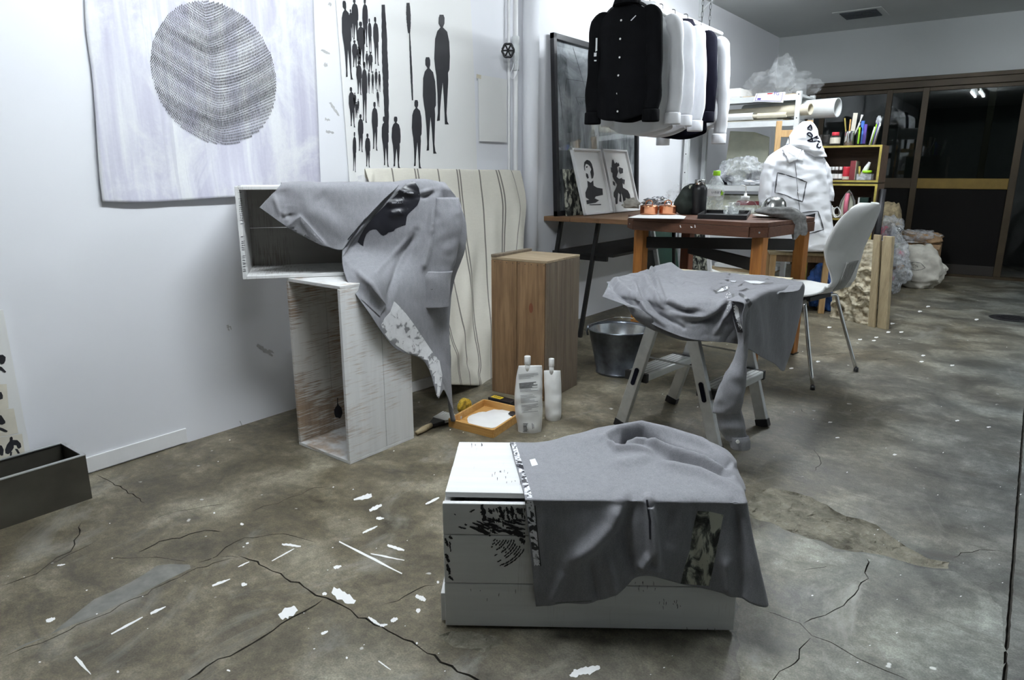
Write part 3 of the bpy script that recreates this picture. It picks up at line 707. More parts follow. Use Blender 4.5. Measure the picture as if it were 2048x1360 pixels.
for i in range(-14, 62):
    yc = 10+i*5.1
    x = -128.
    while x < 128:
        s = x/125.; fan = max(0, 1-(yc+20)/200)
        y = yc - 62*abs(s)**1.35 - (36*fan)*abs(s) + 10*math.sin(i*.21+s*3)*.35 + s*18
        X_, Y_ = 427+x+ (y-145)*.14, y
        ex_, ey_ = (X_-427-(Y_-145)*.15)/125., (Y_-145)/145.
        if ex_*ex_+ey_*ey_ < .985:
            L = 2.3+.55*math.sin(i*1.1)+rnd.uniform(-.2, .4); w_ = .72+.3*(.5+.5*math.sin(i*.45+s*2))+rnd.uniform(-.1, .1); sl = .25*s
            dash.append([(X_-w_, Y_-L*.3), (X_-sl*L, Y_-L), (X_+w_, Y_-L*.2), (X_+w_*.6+sl*L, Y_+L), (X_-w_*.6+sl*L, Y_+L)])
        x += rnd.uniform(2.3, 2.9)
poly_on_x('ink_dashes', dash, WX+PX+.0022, 'ink_grey', pe, 'stuff')
pe = empty('figure_painting', wp(.008, 820, 360), 'white paper painted with black ink standing figures and bars', 'painting')
pl = [(668, -30), (938, -30), (941, 12), (945, 90), (949, 180), (951, 260), (954, 352), (900, 352), (800, 360), (699, 373), (690, 250), (681, 130), (672, 10)]
MB().prism([wp(.005, *p) for p in pl], (.002, 0, 0)).build('paper', 'paper_white', pe)
FIG = [(-.03, 0), (.03, 0), (.047, .03), (.045, .08), (.025, .115), (.11, .155), (.15, .25), (.16, .38), (.15, .5), (.12, .53), (.125, .6), (.105, .75), (.085, .9), (.10, .975), (.13, 1.0), (.05, 1.0), (.045, .9), (.03, .75), (.012, .62), (-.02, .75), (-.045, .88), (-.05, .965), (-.11, .97), (-.09, .9), (-.095, .72), (-.115, .56), (-.135, .5), (-.155, .4), (-.135, .22), (-.09, .15), (-.025, .115), (-.047, .08), (-.045, .03)]
def figure(cx_, t, b_, hw_, lean=0, fl_=1):
    H = b_-t; k = hw_/.155
    return [(cx_+fl_*x*k*(1 if y > .115 else min(1, .17*H/ k/ .155 if False else 1)) + lean*(y-.5)*hw_, t+y*H+rnd.uniform(-1, 1)*.6) for x, y in FIG]
figs = [(855, 95, 805, 50, .1), (775, 370, 995, 42, .5), (692, 648, 1090, 32, .2), (558, 755, 1088, 29, .2), (488, 755, 1080, 22, .6), (420, 660, 975, 20, .2), (374, 865, 1085, 17, .2), (328, 740, 985, 18, .1), (288, 855, 1115, 12, .0), (240, 5, 515, 30, 1.0), (272, 565, 825, 20, .6), (357, -10, 305, 18, .2), (292, -10, 265, 22, .4), (332, 140, 425, 26, .3), (353, 400, 795, 18, .2), (428, 110, 425, 18, .6), (318, 395, 615, 18, .3), (266, 60, 242, 12, .6), (388, 120, 345, 12, .6), (391, 335, 470, 15, .0), (290, 260, 440, 18, .2), (381, 450, 607, 8, 0), (406, 460, 607, 8, 0), (428, 445, 580, 9, 0), (450, 460, 595, 8, .3), (440, 580, 692, 8, 1.), (300, 660, 765, 8, 0), (290, 600, 700, 9, 0), (312, 640, 735, 7, 0), (318, 300, 420, 14, .3), (368, 330, 450, 9, 0)]
for a in figs:
    f = figure(*a); hx = (a[2]-a[1])*.045   # heads in proportion to the height, not the width
    f = [(x if not (t < .11) else a[0]+(x-a[0])*min(1.3, max(.55, hx/(a[3]*.30+1e-6))), y) for (x, y), (_, t) in zip(f, FIG)]
    poly_on_x('ink_figure', [V2((620, 0), 3.238, f)], WX+.0085, 'ink', pe)
for a, b_, w0, w1 in (((475, 30), (500, 860), 17, 15), ((635, 18), (642, 215), 15, 10), ((644, 200), (664, 650), 5, 6)):
    poly_on_x('ink_bar', [V2((620, 0), 3.238, stroke(a, b_, w0*1.05, w1*1.3, .10, 40, rnd))], WX+.0084, 'ink', pe)
pe = empty('blank_sheet', wp(.01, 985, 283), 'small blank white sheet taped to the wall beside the pipe', 'paper')
MB().prism([wp(.012, *p) for p in ((956, 149), (1013, 159), (1013, 285), (958, 282))], (.0015, 0, 0)).build('sheet', 'paper_white', pe)
MB().prism([wp(.0136, *p) for p in ((953, 148), (962, 150), (962, 158), (953, 156))], (.0008, 0, 0)).build('tape', 'tube_cream', pe)
sc = []
for a, b_, w_ in (((515, 690), (545, 712), 5), ((536, 700), (548, 706), 3), ((455, 650), (458, 662), 2.5), ((460, 652), (463, 660), 1.5), ((642, 100), (660, 108), 3), ((648, 128), (655, 132), 4), ((660, 205), (678, 232), 3), ((650, 238), (660, 240), 3), ((652, 262), (668, 266), 3), ((658, 5), (662, 12), 4), ((530, 870), (545, 890), 2), ((480, 842), (492, 870), 1.5)): sc.append(stroke(a, b_, w_, w_*.6, .7, 8, rnd))
o = poly_on_x('wall_scuffs', sc, WX+.0006, 'scuff_and_shade', bpy.data.objects['wall_left'], 'stuff')
# narrow sheet with small ink figures hung at the far end of the wall
pe = empty('ink_strip', wp(.01, 20, 915), 'white board with a column of ink brush figures standing in the metal trough', 'painting')
MB().prism([wp(.012, *p) for p in ((-80, 640), (3, 618), (30, 760), (60, 911), (-80, 948))], (.012, 0, 0)).build('board', 'paper_white', pe)
ZS = ((0, 690), 5.44)
for q in ([(-60, 430), (72, 425), (95, 690), (-60, 720)], [(-60, 710), (150, 690), (200, 960), (-60, 1010)], [(-60, 1015), (240, 965), (275, 1200), (-60, 1290)]): poly_on_x('sheet', [V2(*ZS, q)], WX+.0245, 'cream_paper', pe)
for q in ([(-20, 110), (30, 105), (62, 130), (60, 170), (45, 200), (20, 212), (-20, 190)], [(-20, 225), (20, 240), (68, 290), (55, 302), (-20, 260)], [(-20, 510), (15, 512), (32, 550), (30, 585), (-20, 600)], [(-20, 760), (15, 765), (58, 830), (58, 850), (25, 868), (-20, 860)], [(-20, 890), (30, 905), (85, 935), (75, 948), (45, 945), (-20, 915)], [(-20, 1085), (20, 1095), (42, 1140), (35, 1200), (15, 1205), (-20, 1180)],
          [(55, 1140), (75, 1085), (105, 1045), (105, 1010), (125, 995), (140, 1010), (138, 1032), (190, 1035), (225, 1070), (232, 1110), (205, 1130), (188, 1115), (180, 1090), (150, 1090), (150, 1120), (120, 1165), (90, 1188), (58, 1178)], [(110, 1170), (132, 1160), (125, 1230), (105, 1240)], [(160, 1130), (190, 1130), (240, 1215), (222, 1225)]):
    poly_on_x('ink_mark', [V2(*ZS, q)], WX+.0252, 'ink', pe)

# ================================================================== CRATES
def crate_board(T, name, b, mat, parent, dz=None):
    m = MB(T); m.box(*b)
    if dz: m.v = [m.v[i]+Vector((0, 0, dz[i])) for i in range(8)]
    return m.build(name, mat, parent, bevel=.0015)
# foreground crate, whitewashed, lying closed with its broad side to the camera
FC = Vector((-.930, .982, 0)); TF = frame(FC, ex=(.814, .581)); L, D, H = .645, .316, .321
crate_f = empty('white_crate', TF @ Vector((L/2, D/2, 0)), 'closed whitewashed wooden crate on the floor under a grey shirt, black brush marks', 'crate')
for z0, z1 in ((.006, .113), (.115, .232), (.234, .308)):
    crate_board(TF, 'plank', (0, L, 0, .013, z0, z1), 'wash_front', crate_f)
    crate_board(TF, 'plank', (0, L, D-.013, D, z0, z1), 'wash_front', crate_f)
for x0, x1 in ((.002, .016), (L-.016, L-.002)):
    for z0, z1 in ((.006, .150), (.152, .306)): crate_board(TF, 'end_board', (x0, x1, .013, D-.013, z0, z1), 'wash_front', crate_f)
crate_board(TF, 'bottom_board', (-.008, .05, .05, D-.02, 0, .006), 'wash_front', crate_f)
crate_board(TF, 'foot_batten', (-.012, .002, .02, D-.02, .004, .075), 'wash_front', crate_f)
crate_board(TF, 'top_board', (.004, L-.002, .020, .158, .309, .321), 'wash_front', crate_f, [.003, 0, 0, 0, .004, 0, 0, .002])
crate_board(TF, 'top_board', (.004, L-.002, .160, D-.002, .309, .321), 'wash_front', crate_f)
fronts = [o for o in crate_f.children if o.name.startswith(('plank', 'top_board'))]
ZB, SB = (860, 820), 2.894
def fpoly(ps): return V2(ZB, SB, ps)
rnd = random.Random(11)
bl = []
for a, b_, w0, w1 in [((300, 545), (320, 640), 12, 16), ((345, 575), (360, 600), 12, 8), ((400, 560), (430, 630), 14, 10), ((440, 560), (460, 600), 9, 12), ((470, 555), (480, 620), 8, 12), ((500, 570), (530, 600), 12, 14), ((360, 690), (540, 720), 12, 8), ((230, 675), (350, 712), 7, 12), ((245, 650), (340, 690), 5, 9), ((270, 640), (350, 680), 4, 6), ((165, 675), (210, 685), 4, 5), ((200, 660), (215, 665), 6, 5), ((440, 680), (552, 690), 7, 7), ((450, 700), (550, 712), 6, 7), ((420, 650), (470, 668), 6, 5), ((470, 650), (552, 662), 6, 6), ((480, 632), (552, 640), 5, 6), ((460, 715), (552, 735), 7, 9), ((310, 705), (350, 725), 10, 9), ((360, 660), (380, 690), 10, 12),
                   ((350, 745), (380, 800), 5, 5), ((380, 770), (400, 870), 5, 5), ((402, 765), (420, 870), 5, 4), ((425, 760), (445, 870), 6, 5), ((450, 765), (462, 880), 6, 5), ((475, 760), (480, 870), 5, 5), ((500, 745), (515, 830), 7, 6), ((520, 740), (545, 770), 12, 9), ((525, 790), (545, 850), 5, 3), ((110, 730), (130, 745), 9, 7), ((90, 740), (105, 790), 8, 7), ((115, 760), (120, 820), 5, 4), ((90, 830), (110, 880), 9, 10), ((100, 890), (115, 950), 8, 12), ((110, 960), (135, 985), 10, 5), ((230, 590), (260, 575), 5, 4), ((115, 525), (155, 520), 5, 4), ((140, 600), (150, 606), 3, 3)]:
    if a[1] > 740 and a[0] > 300: continue
    bl.append(fpoly(stroke(a, b_, w0*.95, w1*.95, .6, 9, rnd)))
for k in range(70):
    x = rnd.uniform(290, 552); y = rnd.uniform(565, 715)
    if y < 640: a, b_ = (x, y), (x+rnd.uniform(-6, 10), y+rnd.uniform(14, 40))
    else: l = rnd.uniform(25, 80); a, b_ = (max(190, x-l), y-l*.28), (min(552, x), y)
    bl.append(fpoly(stroke(a, b_, rnd.uniform(2, 6), rnd.uniform(1.5, 5), .7, 7, rnd)))
for r in range(70, 262, 15):
    a0, a1 = rnd.uniform(.12, .3), rnd.uniform(.75, 1.25)
    ps = [(318+r*math.cos(a0+(a1-a0)*i/7), 712+r*.85*math.sin(a0+(a1-a0)*i/7)) for i in range(8)]
    for a, b_ in zip(ps, ps[1:]):
        if 742 < a[1] < 900 and a[0] < 556 and rnd.random() > .15: bl.append(fpoly(stroke(a, (b_[0]+2, b_[1]+2), 3.8, 3.8, .7, 5, rnd)))
decal('black_brush_marks', bl, fronts, 'ink', crate_f, .0012, 30, 'stuff')
gl = []
for k in range(60):
    a = rnd.choice([(1180+rnd.uniform(0, 130), 985+rnd.uniform(0, 60)), (1310+rnd.uniform(0, 140), 1105+rnd.uniform(-15, 30)), (80+rnd.uniform(0, 440), 1060+rnd.uniform(-30, 30)), (500+rnd.uniform(0, 60), 420+rnd.uniform(-50, 0)), (350+rnd.uniform(0, 130), 340+rnd.uniform(0, 60)), (1100+rnd.uniform(0, 600), 1265+rnd.uniform(-10, 8)), (230+rnd.uniform(0, 80), 190+rnd.uniform(0, 14)), (420+rnd.uniform(0, 80), 370+rnd.uniform(0, 50))])
    l = rnd.uniform(8, 26); gl.append(fpoly(stroke(a, (a[0]+rnd.uniform(-3, 3), a[1]+l), 1.6, 1.0, .6, 5, rnd)))
decal('worn_streaks', gl, fronts, 'ink_grey', crate_f, .0012, 30, 'stuff')

# standing crate (open to the front left)
TT = frame(Vector((-2.098, 1.440, 0)), -.012); w_, d_, h_ = .298, .312, .635
crate_t = empty('white_crate', TT @ Vector((w_/2, d_/2, 0)), 'open whitewashed crate standing on end below another crate', 'crate')
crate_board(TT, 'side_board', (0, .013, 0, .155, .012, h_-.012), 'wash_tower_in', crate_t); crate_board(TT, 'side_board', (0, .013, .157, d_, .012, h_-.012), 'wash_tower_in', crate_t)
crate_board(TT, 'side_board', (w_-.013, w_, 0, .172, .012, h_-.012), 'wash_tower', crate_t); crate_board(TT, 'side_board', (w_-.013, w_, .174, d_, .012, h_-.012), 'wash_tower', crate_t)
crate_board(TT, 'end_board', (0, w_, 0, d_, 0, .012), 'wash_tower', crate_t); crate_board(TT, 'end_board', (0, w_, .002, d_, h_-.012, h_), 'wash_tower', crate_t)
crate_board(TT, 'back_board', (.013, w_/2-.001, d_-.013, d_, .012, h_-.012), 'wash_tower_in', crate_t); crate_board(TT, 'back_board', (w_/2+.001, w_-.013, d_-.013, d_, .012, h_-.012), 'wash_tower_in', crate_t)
decal('ink_splash', V2((560, 560), 3.58, [(408, 845), (415, 842), (414, 880), (420, 895), (440, 915), (447, 950), (440, 975), (428, 992), (414, 985), (404, 960), (398, 985), (388, 960), (386, 930), (398, 908), (408, 895)]), [o for o in crate_t.children], 'ink', crate_t, .001, 8)
# upper crate, open towards the camera, resting on the standing crate and reaching to the wall
TU = frame(Vector((-2.178, 1.322, .6365)), ex=(.6, .8)); lu, du, hu = .62, .298, .318
crate_u = empty('white_crate', TU @ Vector((lu/2, du/2, 0)), 'open whitewashed crate lying on top of the standing crate', 'crate')
crate_board(TU, 'end_board', (0, .014, 0, du, 0.0, hu), 'wash_upper', crate_u); crate_board(TU, 'end_board', (lu-.014, lu, 0, du, 0, hu), 'wash_upper', crate_u)
for y0, y1 in ((-.004, .148), (.15, du)):
    crate_board(TU, 'bottom_board', (.014, lu-.014, y0, y1, 0, .012), 'wash_upper', crate_u); crate_board(TU, 'top_board', (.014, lu-.014, max(0, y0), y1, hu-.012, hu), 'wash_upper', crate_u)
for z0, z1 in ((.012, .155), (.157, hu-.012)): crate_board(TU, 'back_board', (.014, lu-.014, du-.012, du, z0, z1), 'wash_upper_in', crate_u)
sm = []
for k in range(42):
    y = 70+k*24+rnd.uniform(-4, 4); x = 100+k*1.5+rnd.uniform(-3, 3)
    if 500 < y < 620 or rnd.random() < .12: continue
    sm.append(V2((460, 360), 5.667, stroke((x-12, y), (x+24, y+rnd.uniform(-8, 4)), 3.2, 4.2, .4, 5, rnd)))
decal('saw_marks', sm, [o for o in crate_u.children if o.name.startswith('end_board')], 'ink_grey', crate_u, .001, 30, 'stuff')
# raw brown crate
TB = frame(Vector((-1.925, 2.392, 0)), .07); wb_, db_, hb_ = .292, .300, .632
crate_b = empty('brown_crate', TB @ Vector((wb_/2, db_/2, 0)), 'unpainted brown wooden crate standing on end beside the striped cloth', 'crate')
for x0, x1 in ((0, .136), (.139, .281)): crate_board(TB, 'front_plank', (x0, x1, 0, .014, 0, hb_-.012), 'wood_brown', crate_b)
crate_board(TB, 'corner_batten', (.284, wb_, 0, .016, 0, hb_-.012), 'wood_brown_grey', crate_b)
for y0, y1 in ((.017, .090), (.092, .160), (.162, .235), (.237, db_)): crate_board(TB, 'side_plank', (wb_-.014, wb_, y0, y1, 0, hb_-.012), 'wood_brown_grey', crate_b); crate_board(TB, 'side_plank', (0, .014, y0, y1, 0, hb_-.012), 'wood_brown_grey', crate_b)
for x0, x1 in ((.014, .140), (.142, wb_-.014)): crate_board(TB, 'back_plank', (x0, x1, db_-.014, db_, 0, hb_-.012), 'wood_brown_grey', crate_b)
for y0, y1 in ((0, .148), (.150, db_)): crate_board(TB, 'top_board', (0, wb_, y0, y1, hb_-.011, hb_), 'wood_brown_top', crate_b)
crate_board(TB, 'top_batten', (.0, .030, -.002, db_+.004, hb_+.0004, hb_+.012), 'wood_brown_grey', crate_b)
ck = TB @ Vector((.212, -.0006, .42)); exb = TB.to_3x3() @ Vector((1, 0, 0))
kn = MB()
for k, (r, rz) in enumerate(((.010, .022),)): kn.prism([ck+exb*r*math.cos(t)+Vector((0, 0, rz*math.sin(t))) for t in [2*math.pi*i/18 for i in range(18)]], TB.to_3x3() @ Vector((0, -.0006, 0)))
kn.build('knot', 'wood_leg_red', crate_b)
nl = MB()
for k in range(9):
    p = TB @ Vector((.02+k*.032, -.0008, hb_-.02)); nl.lathe([(.0018, -.0018), (.0018, .0018)], p, 6)
nl.build('nails', 'black_metal', crate_b)['kind'] = 'stuff'

# ================================================================== GREY SHIRT ON THE FOREGROUND CRATE
ztp = H+.006
fnorm = Vector((.581, -.814, 0))
def onfront(off, x, y): return onp(FC+fnorm*off, fnorm, x, y)
backp = FC-fnorm*(D-.02)
def onback(off, x, y): return onp(backp-fnorm*off, fnorm, x, y)
sh1 = empty('grey_shirt', TF @ Vector((L*.6, D*.5, H)), 'grey heather shirt draped over the foreground crate with marbled stripe print', 'shirt')
r0 = [(1020, 886), (1080, 886), (1150, 870), (1205, 855), (1262, 850), (1335, 864), (1405, 880), (1448, 899)]
r1 = [(1028, 915), (1085, 916), (1150, 912), (1208, 902), (1265, 893), (1340, 903), (1412, 918), (1456, 925)]
r2 = [(1038, 950), (1095, 952), (1160, 951), (1220, 948), (1285, 946), (1350, 952), (1420, 962), (1470, 962)]
r3 = [(1049, 994), (1105, 995), (1170, 995), (1235, 994), (1300, 995), (1360, 997), (1425, 999), (1489, 1001)]
r4 = [(1051, 1014), (1108, 1016), (1172, 1016), (1238, 1016), (1303, 1016), (1364, 1018), (1430, 1020), (1493, 1020)]
r5 = [(1062, 1110), (1115, 1112), (1180, 1112), (1245, 1102), (1306, 1095), (1366, 1100), (1445, 1108), (1510, 1105)]
r6 = [(1072, 1212), (1130, 1206), (1185, 1205), (1238, 1184), (1284, 1150), (1366, 1168), (1450, 1187), (1533, 1213)]
zz1 = [.002, .004, .012, .022, .030, .028, .020, .010]; zz2 = [.002, .004, .006, .010, .012, .012, .012, .006]
G = [[onback(.02, *p)-Vector((0, 0, .06)) for p in r0], [onback(0, *p) for p in r0], [fl(*p, ztp+z) for p, z in zip(r1, zz1)], [fl(*p, ztp+z) for p, z in zip(r2, zz2)], [fl(*p, ztp) for p in r3],
     [onfront(.010, *p) for p in r4], [onfront(o_, *p) for p, o_ in zip(r5, (.014, .016, .030, .022, .030, .016, .020, .035))], [onfront(o_, *p) for p, o_ in zip(r6, (.016, .018, .034, .030, .028, .014, .026, .060))]]
# a last column that goes round the right end of the crate
ext = []
for i, r in enumerate(G):
    p = r[-1]; q = p-fnorm*(.10 if i > 3 else .02)+Vector((.814, .581, 0))*(.012 if i > 3 else .03)-Vector((0, 0, .03 if i < 7 else .0))
    ext.append(q)
for r, q in zip(G, ext): r.append(q)
rid = ridgefun([([(1246, 1000), (1222, 1050), (1185, 1090), (1140, 1125)], 16, .017), ([(1296, 996), (1303, 1040), (1312, 1130)], 9, .020), ([(1262, 1000), (1250, 1060), (1262, 1150)], 14, -.012), ([(1340, 1010), (1330, 1100)], 18, -.008),
                ([(1205, 876), (1240, 862), (1280, 856), (1330, 868), (1400, 890), (1464, 928)], 7, .016), ([(1243, 890), (1250, 874), (1285, 868), (1320, 884), (1360, 902), (1410, 918), (1455, 932)], 5.0, -.044), ([(1300, 892), (1340, 908), (1440, 938)], 5, .020), ([(1330, 916), (1400, 932), (1462, 952)], 5, -.014), ([(1225, 930), (1300, 915)], 10, .006), ([(1130, 1140), (1100, 1205)], 12, .010), ([(1180, 1130), (1195, 1200)], 10, -.010), ([(1215, 1120), (1230, 1185)], 9, .012), ([(1390, 1015), (1385, 1090), (1400, 1165)], 12, -.006), ([(1215, 880), (1232, 900), (1262, 898), (1300, 905)], 5, .012), ([(1262, 884), (1290, 886), (1318, 905)], 4, .012), ([(1208, 868), (1225, 885), (1245, 880)], 4, -.008), ([(1320, 925), (1400, 945), (1480, 985)], 9, .008),
                ([(1470, 1005), (1480, 1100), (1485, 1200)], 12, -.014), ([(1450, 1110), (1462, 1190)], 10, .012), ([(1300, 1105), (1285, 1130), (1320, 1135)], 7, .012), ([(1090, 1010), (1080, 1200)], 14, .005)], 1.2, .9)
s1 = cloth('body', G, 190, 150, 'heather', sh1, rid, .0016, 11, crease=.0022)
T1 = [s1]
decal('marbled_stripe', [(1022, 887), (1031, 886), (1040, 913), (1050, 945), (1062, 985), (1068, 1010), (1074, 1060), (1081, 1130), (1069, 1131), (1060, 1070), (1052, 1010), (1044, 975), (1034, 935), (1027, 905)], T1, 'marble_print', sh1, .0016, 5)
decal('stripe_edge', [(1069, 1010), (1071, 1010), (1082.5, 1131), (1080.5, 1131)], T1, 'print_black', sh1, .002, 8)
decal('pocket_print', [(1395, 1021), (1420, 1023), (1447, 1029), (1440, 1065), (1433, 1100), (1425, 1140), (1418, 1171), (1390, 1169), (1361, 1166), (1367, 1140), (1380, 1095), (1385, 1060)], T1, 'pocket_print', sh1, .0016, 6)
decal('care_label', [(1059, 921), (1070, 918.5), (1076, 931), (1064, 934)], T1, 'white_cloth', sh1, .002, 4)
decal('button_slit', [(1293, 1000), (1297, 1000), (1303, 1040), (1304, 1079), (1300, 1078), (1299, 1040)], T1, 'print_black', sh1, .0022, 5)
for y0, y1 in ((1140, 1152),): decal('hem_seam', [(1110, 1204), (1183, 1200), (1183, 1202), (1110, 1206)], T1, 'heather_dark', sh1, .0016, 8)
# ================================================================== GREY SHIRT ON THE UPPER CRATE
un = Vector((.8, -.6, 0)); up0 = Vector((-2.178, 1.322, 0)); ua = Vector((.6, .8, 0)); ztu = .6365+hu+.005
def onu(off, x, y): return onp(up0+un*off, un, x, y)
sh2 = empty('grey_shirt', TU @ Vector((lu*.75, du/2, hu)), 'grey heather shirt hung over the upper crate with black head profile print', 'shirt')
def utop(s, dpt, dz=0.): return up0+ua*s-un*dpt+Vector((0, 0, ztu+dz))
def us(x, y): return (onu(0, x, y)-up0).dot(ua)
q0 = [(690, 371), (740, 371), (790, 368), (828, 361), (868, 364), (897, 375)]
B = [[utop(us(*p), .22, .0) for p in q0], [utop(us(*p), .10, .004) for p in q0],
     [onu(.012, *p) for p in q0],
     [onu(o_, *p) for p, o_ in zip([(693, 402), (741, 405), (790, 405), (836, 402), (880, 400), (914, 398)], (.02, .02, .025, .03, .03, .012))],
     [onu(o_, *p) for p, o_ in zip([(692, 450), (740, 455), (790, 455), (840, 455), (888, 452), (931, 445)], (.025, .025, .03, .04, .045, .012))],
     [onu(o_, *p) for p, o_ in zip([(684, 502), (735, 510), (790, 512), (840, 512), (885, 510), (929, 500)], (.03, .03, .035, .05, .055, .012))],
     [fl(692, 556, .648), fl(742, 558, .648)]+[onx(X_, *p) for p, X_ in zip([(790, 568), (840, 570), (875, 570), (908, 560)], (-1.775, -1.755, -1.735, -1.728))],
     [onx(X_, *p) for p, X_ in zip([(728, 612), (765, 625), (800, 630), (838, 632), (868, 632), (899, 630)], (-1.772, -1.768, -1.762, -1.752, -1.745, -1.735))],
     [onx(X_, *p) for p, X_ in zip([(788, 694), (810, 694), (835, 695), (858, 696), (880, 696), (899, 700)], (-1.768, -1.762, -1.755, -1.75, -1.745, -1.735))],
     [onu(o_, *p) for p, o_ in zip([(846, 720), (856, 727), (866, 734), (875, 742), (886, 752), (901, 768)], (.075, .07, .06, .05, .04, .01))],
     [onu(o_, *p) for p, o_ in zip([(872, 778), (876, 796), (880, 790), (886, 780), (893, 790), (906, 822)], (.075, .075, .065, .05, .03, .01))]]
ZF, SF = (680, 340), 4.857
def zf(ps): return V2(ZF, SF, ps)
rid2 = ridgefun([(zf([(740, 600), (640, 760), (560, 960), (470, 1300)]), 9, -.016), (zf([(720, 620), (560, 780), (330, 1020)]), 6, .007), (zf([(880, 680), (840, 850), (800, 970)]), 7, .010), (zf([(930, 200), (900, 420), (880, 680)]), 9, .010), (zf([(560, 200), (760, 240), (900, 195)]), 6, .010), (zf([(700, 230), (820, 250), (920, 215)]), 7, -.010), (zf([(450, 330), (640, 310)]), 7, .006), (zf([(480, 430), (620, 410)]), 8, .006), (zf([(20, 860), (180, 1010), (300, 1110), (420, 1320)]), 6, .008), (zf([(180, 1020), (80, 900)]), 6, -.006),
                 (zf([(270, 460), (90, 690), (10, 850)]), 7, .012), (zf([(1010, 230), (1060, 480), (1090, 800)]), 8, -.012), (zf([(1100, 420), (1140, 760)]), 9, .008), (zf([(640, 760), (560, 1000), (520, 1250)]), 8, .008)], 1.35, .85)
b2 = cloth('body', B, 140, 210, 'heather', sh2, rid2, .0014, 12, crease=.003)
S = [[utop(us(*p), .22) for p in [(560, 370), (600, 370), (645, 370), (690, 371), (740, 372), (785, 370)]], [utop(us(*p), .08, .004) for p in [(560, 370), (600, 370), (645, 370), (690, 371), (740, 372), (785, 370)]],
     [onu(.014, *p) for p in [(562, 369), (602, 368), (648, 370), (692, 371), (740, 372), (800, 368)]],
     [onu(o_, *p) for p, o_ in zip([(545, 388), (592, 400), (640, 408), (688, 412), (728, 415), (762, 405)], (.03, .032, .034, .036, .036, .04))],
     [onu(o_, *p) for p, o_ in zip([(531, 402), (582, 426), (630, 445), (670, 455), (700, 457), (718, 453)], (.036, .038, .04, .042, .044, .046))],
     [onu(o_, *p) for p, o_ in zip([(519, 415), (574, 454), (622, 480), (656, 494), (676, 500), (686, 499)], (.04, .036, .034, .036, .04, .046))]]
ZU, SU = (460, 360), 5.667
def zu(ps): return V2(ZU, SU, ps)
rid2b = ridgefun([(zu([(490, 190), (560, 330), (640, 440)]), 6, .008), (zu([(560, 280), (600, 420), (720, 400)]), 5, -.008), (zu([(790, 420), (900, 560), (1110, 780)]), 5, .010), (zu([(640, 540), (720, 470), (790, 425)]), 4, .006), (zu([(780, 80), (900, 330), (1280, 560)]), 16, .006), (zu([(600, 100), (640, 300)]), 12, -.005), (zu([(1000, 150), (1280, 420)]), 16, -.006)])
s2 = cloth('sleeve', S, 120, 100, 'heather', sh2, rid2b, .0014, 12, crease=.003)
PR = loft('sleeve', zf_rows := [(872, 918, 395), (868, 926, 430), (862, 922, 470), (856, 913, 515), (846, 903, 545)], up0+ua*.70+un*.05, [.012, .028, .032, .03, .028], 'heather', sh2, 22, 8, .002)
CF2 = loft('cuff', [(846, 905, 542), (841, 901, 560), (835, 898, 608), (834, 897, 611)], up0+ua*.70+un*.055, [.03, .036, .034, .033], 'heather', sh2, 24, 8, .0012, True)
decal('cuff_seam', [(837, 576), (899, 580), (899, 582), (837, 578)], [CF2], 'heather_dark', sh2, .001, 8)
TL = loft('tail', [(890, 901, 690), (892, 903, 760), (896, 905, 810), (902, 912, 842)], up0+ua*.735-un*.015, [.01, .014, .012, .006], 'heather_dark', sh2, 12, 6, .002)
T2 = [b2, s2, PR]
HEAD = zf([(700, 112), (735, 130), (765, 175), (778, 225), (775, 290), (750, 345), (720, 375), (690, 400), (660, 430), (648, 455), (645, 490), (638, 535), (615, 540), (600, 528), (575, 535), (560, 560), (535, 572), (525, 590), (500, 600), (470, 605), (450, 625), (420, 637), (395, 625), (370, 595), (350, 578), (320, 577), (285, 590), (255, 620), (240, 660), (230, 700), (225, 742), (195, 720), (170, 697), (190, 650), (215, 600), (240, 550), (290, 495), (340, 440), (400, 375), (460, 310), (520, 250), (580, 190), (640, 145)])
decal('head_print', HEAD, T2, 'print_black', sh2, .0022, 4)
decal('white_brushed_print', V2((560, 560), 3.58, [(815, 150), (850, 185), (900, 240), (960, 320), (1020, 410), (1080, 500), (1100, 530), (1140, 580), (1160, 680), (1150, 760), (1135, 850), (1110, 790), (1080, 700), (1068, 640), (1060, 575), (1015, 562), (950, 545), (870, 495), (780, 430), (738, 372), (722, 320), (748, 270), (785, 230), (805, 180)]), T2, 'white_print', sh2, .0018, 5)
decal('placket_slit', zf([(262, 450), (268, 456), (80, 680), (72, 674)]), T2, 'print_black', sh2, .0028, 5)
decal('collar_seam', zf([(640, 135), (648, 140), (300, 480), (120, 700), (30, 850), (24, 840), (110, 690), (290, 475)]), T2, 'heather_dark', sh2, .0024, 6)
decal('pocket_flap', zu([(785, 428), (800, 420), (1120, 778), (960, 780), (850, 735), (720, 650), (620, 550)]), [s2], 'heather', sh2, .004, 6)
decal('pocket_flap', zf([(165, 1228), (290, 1110), (440, 1310), (380, 1420), (290, 1340)]), [b2], 'heather', sh2, .004, 6)

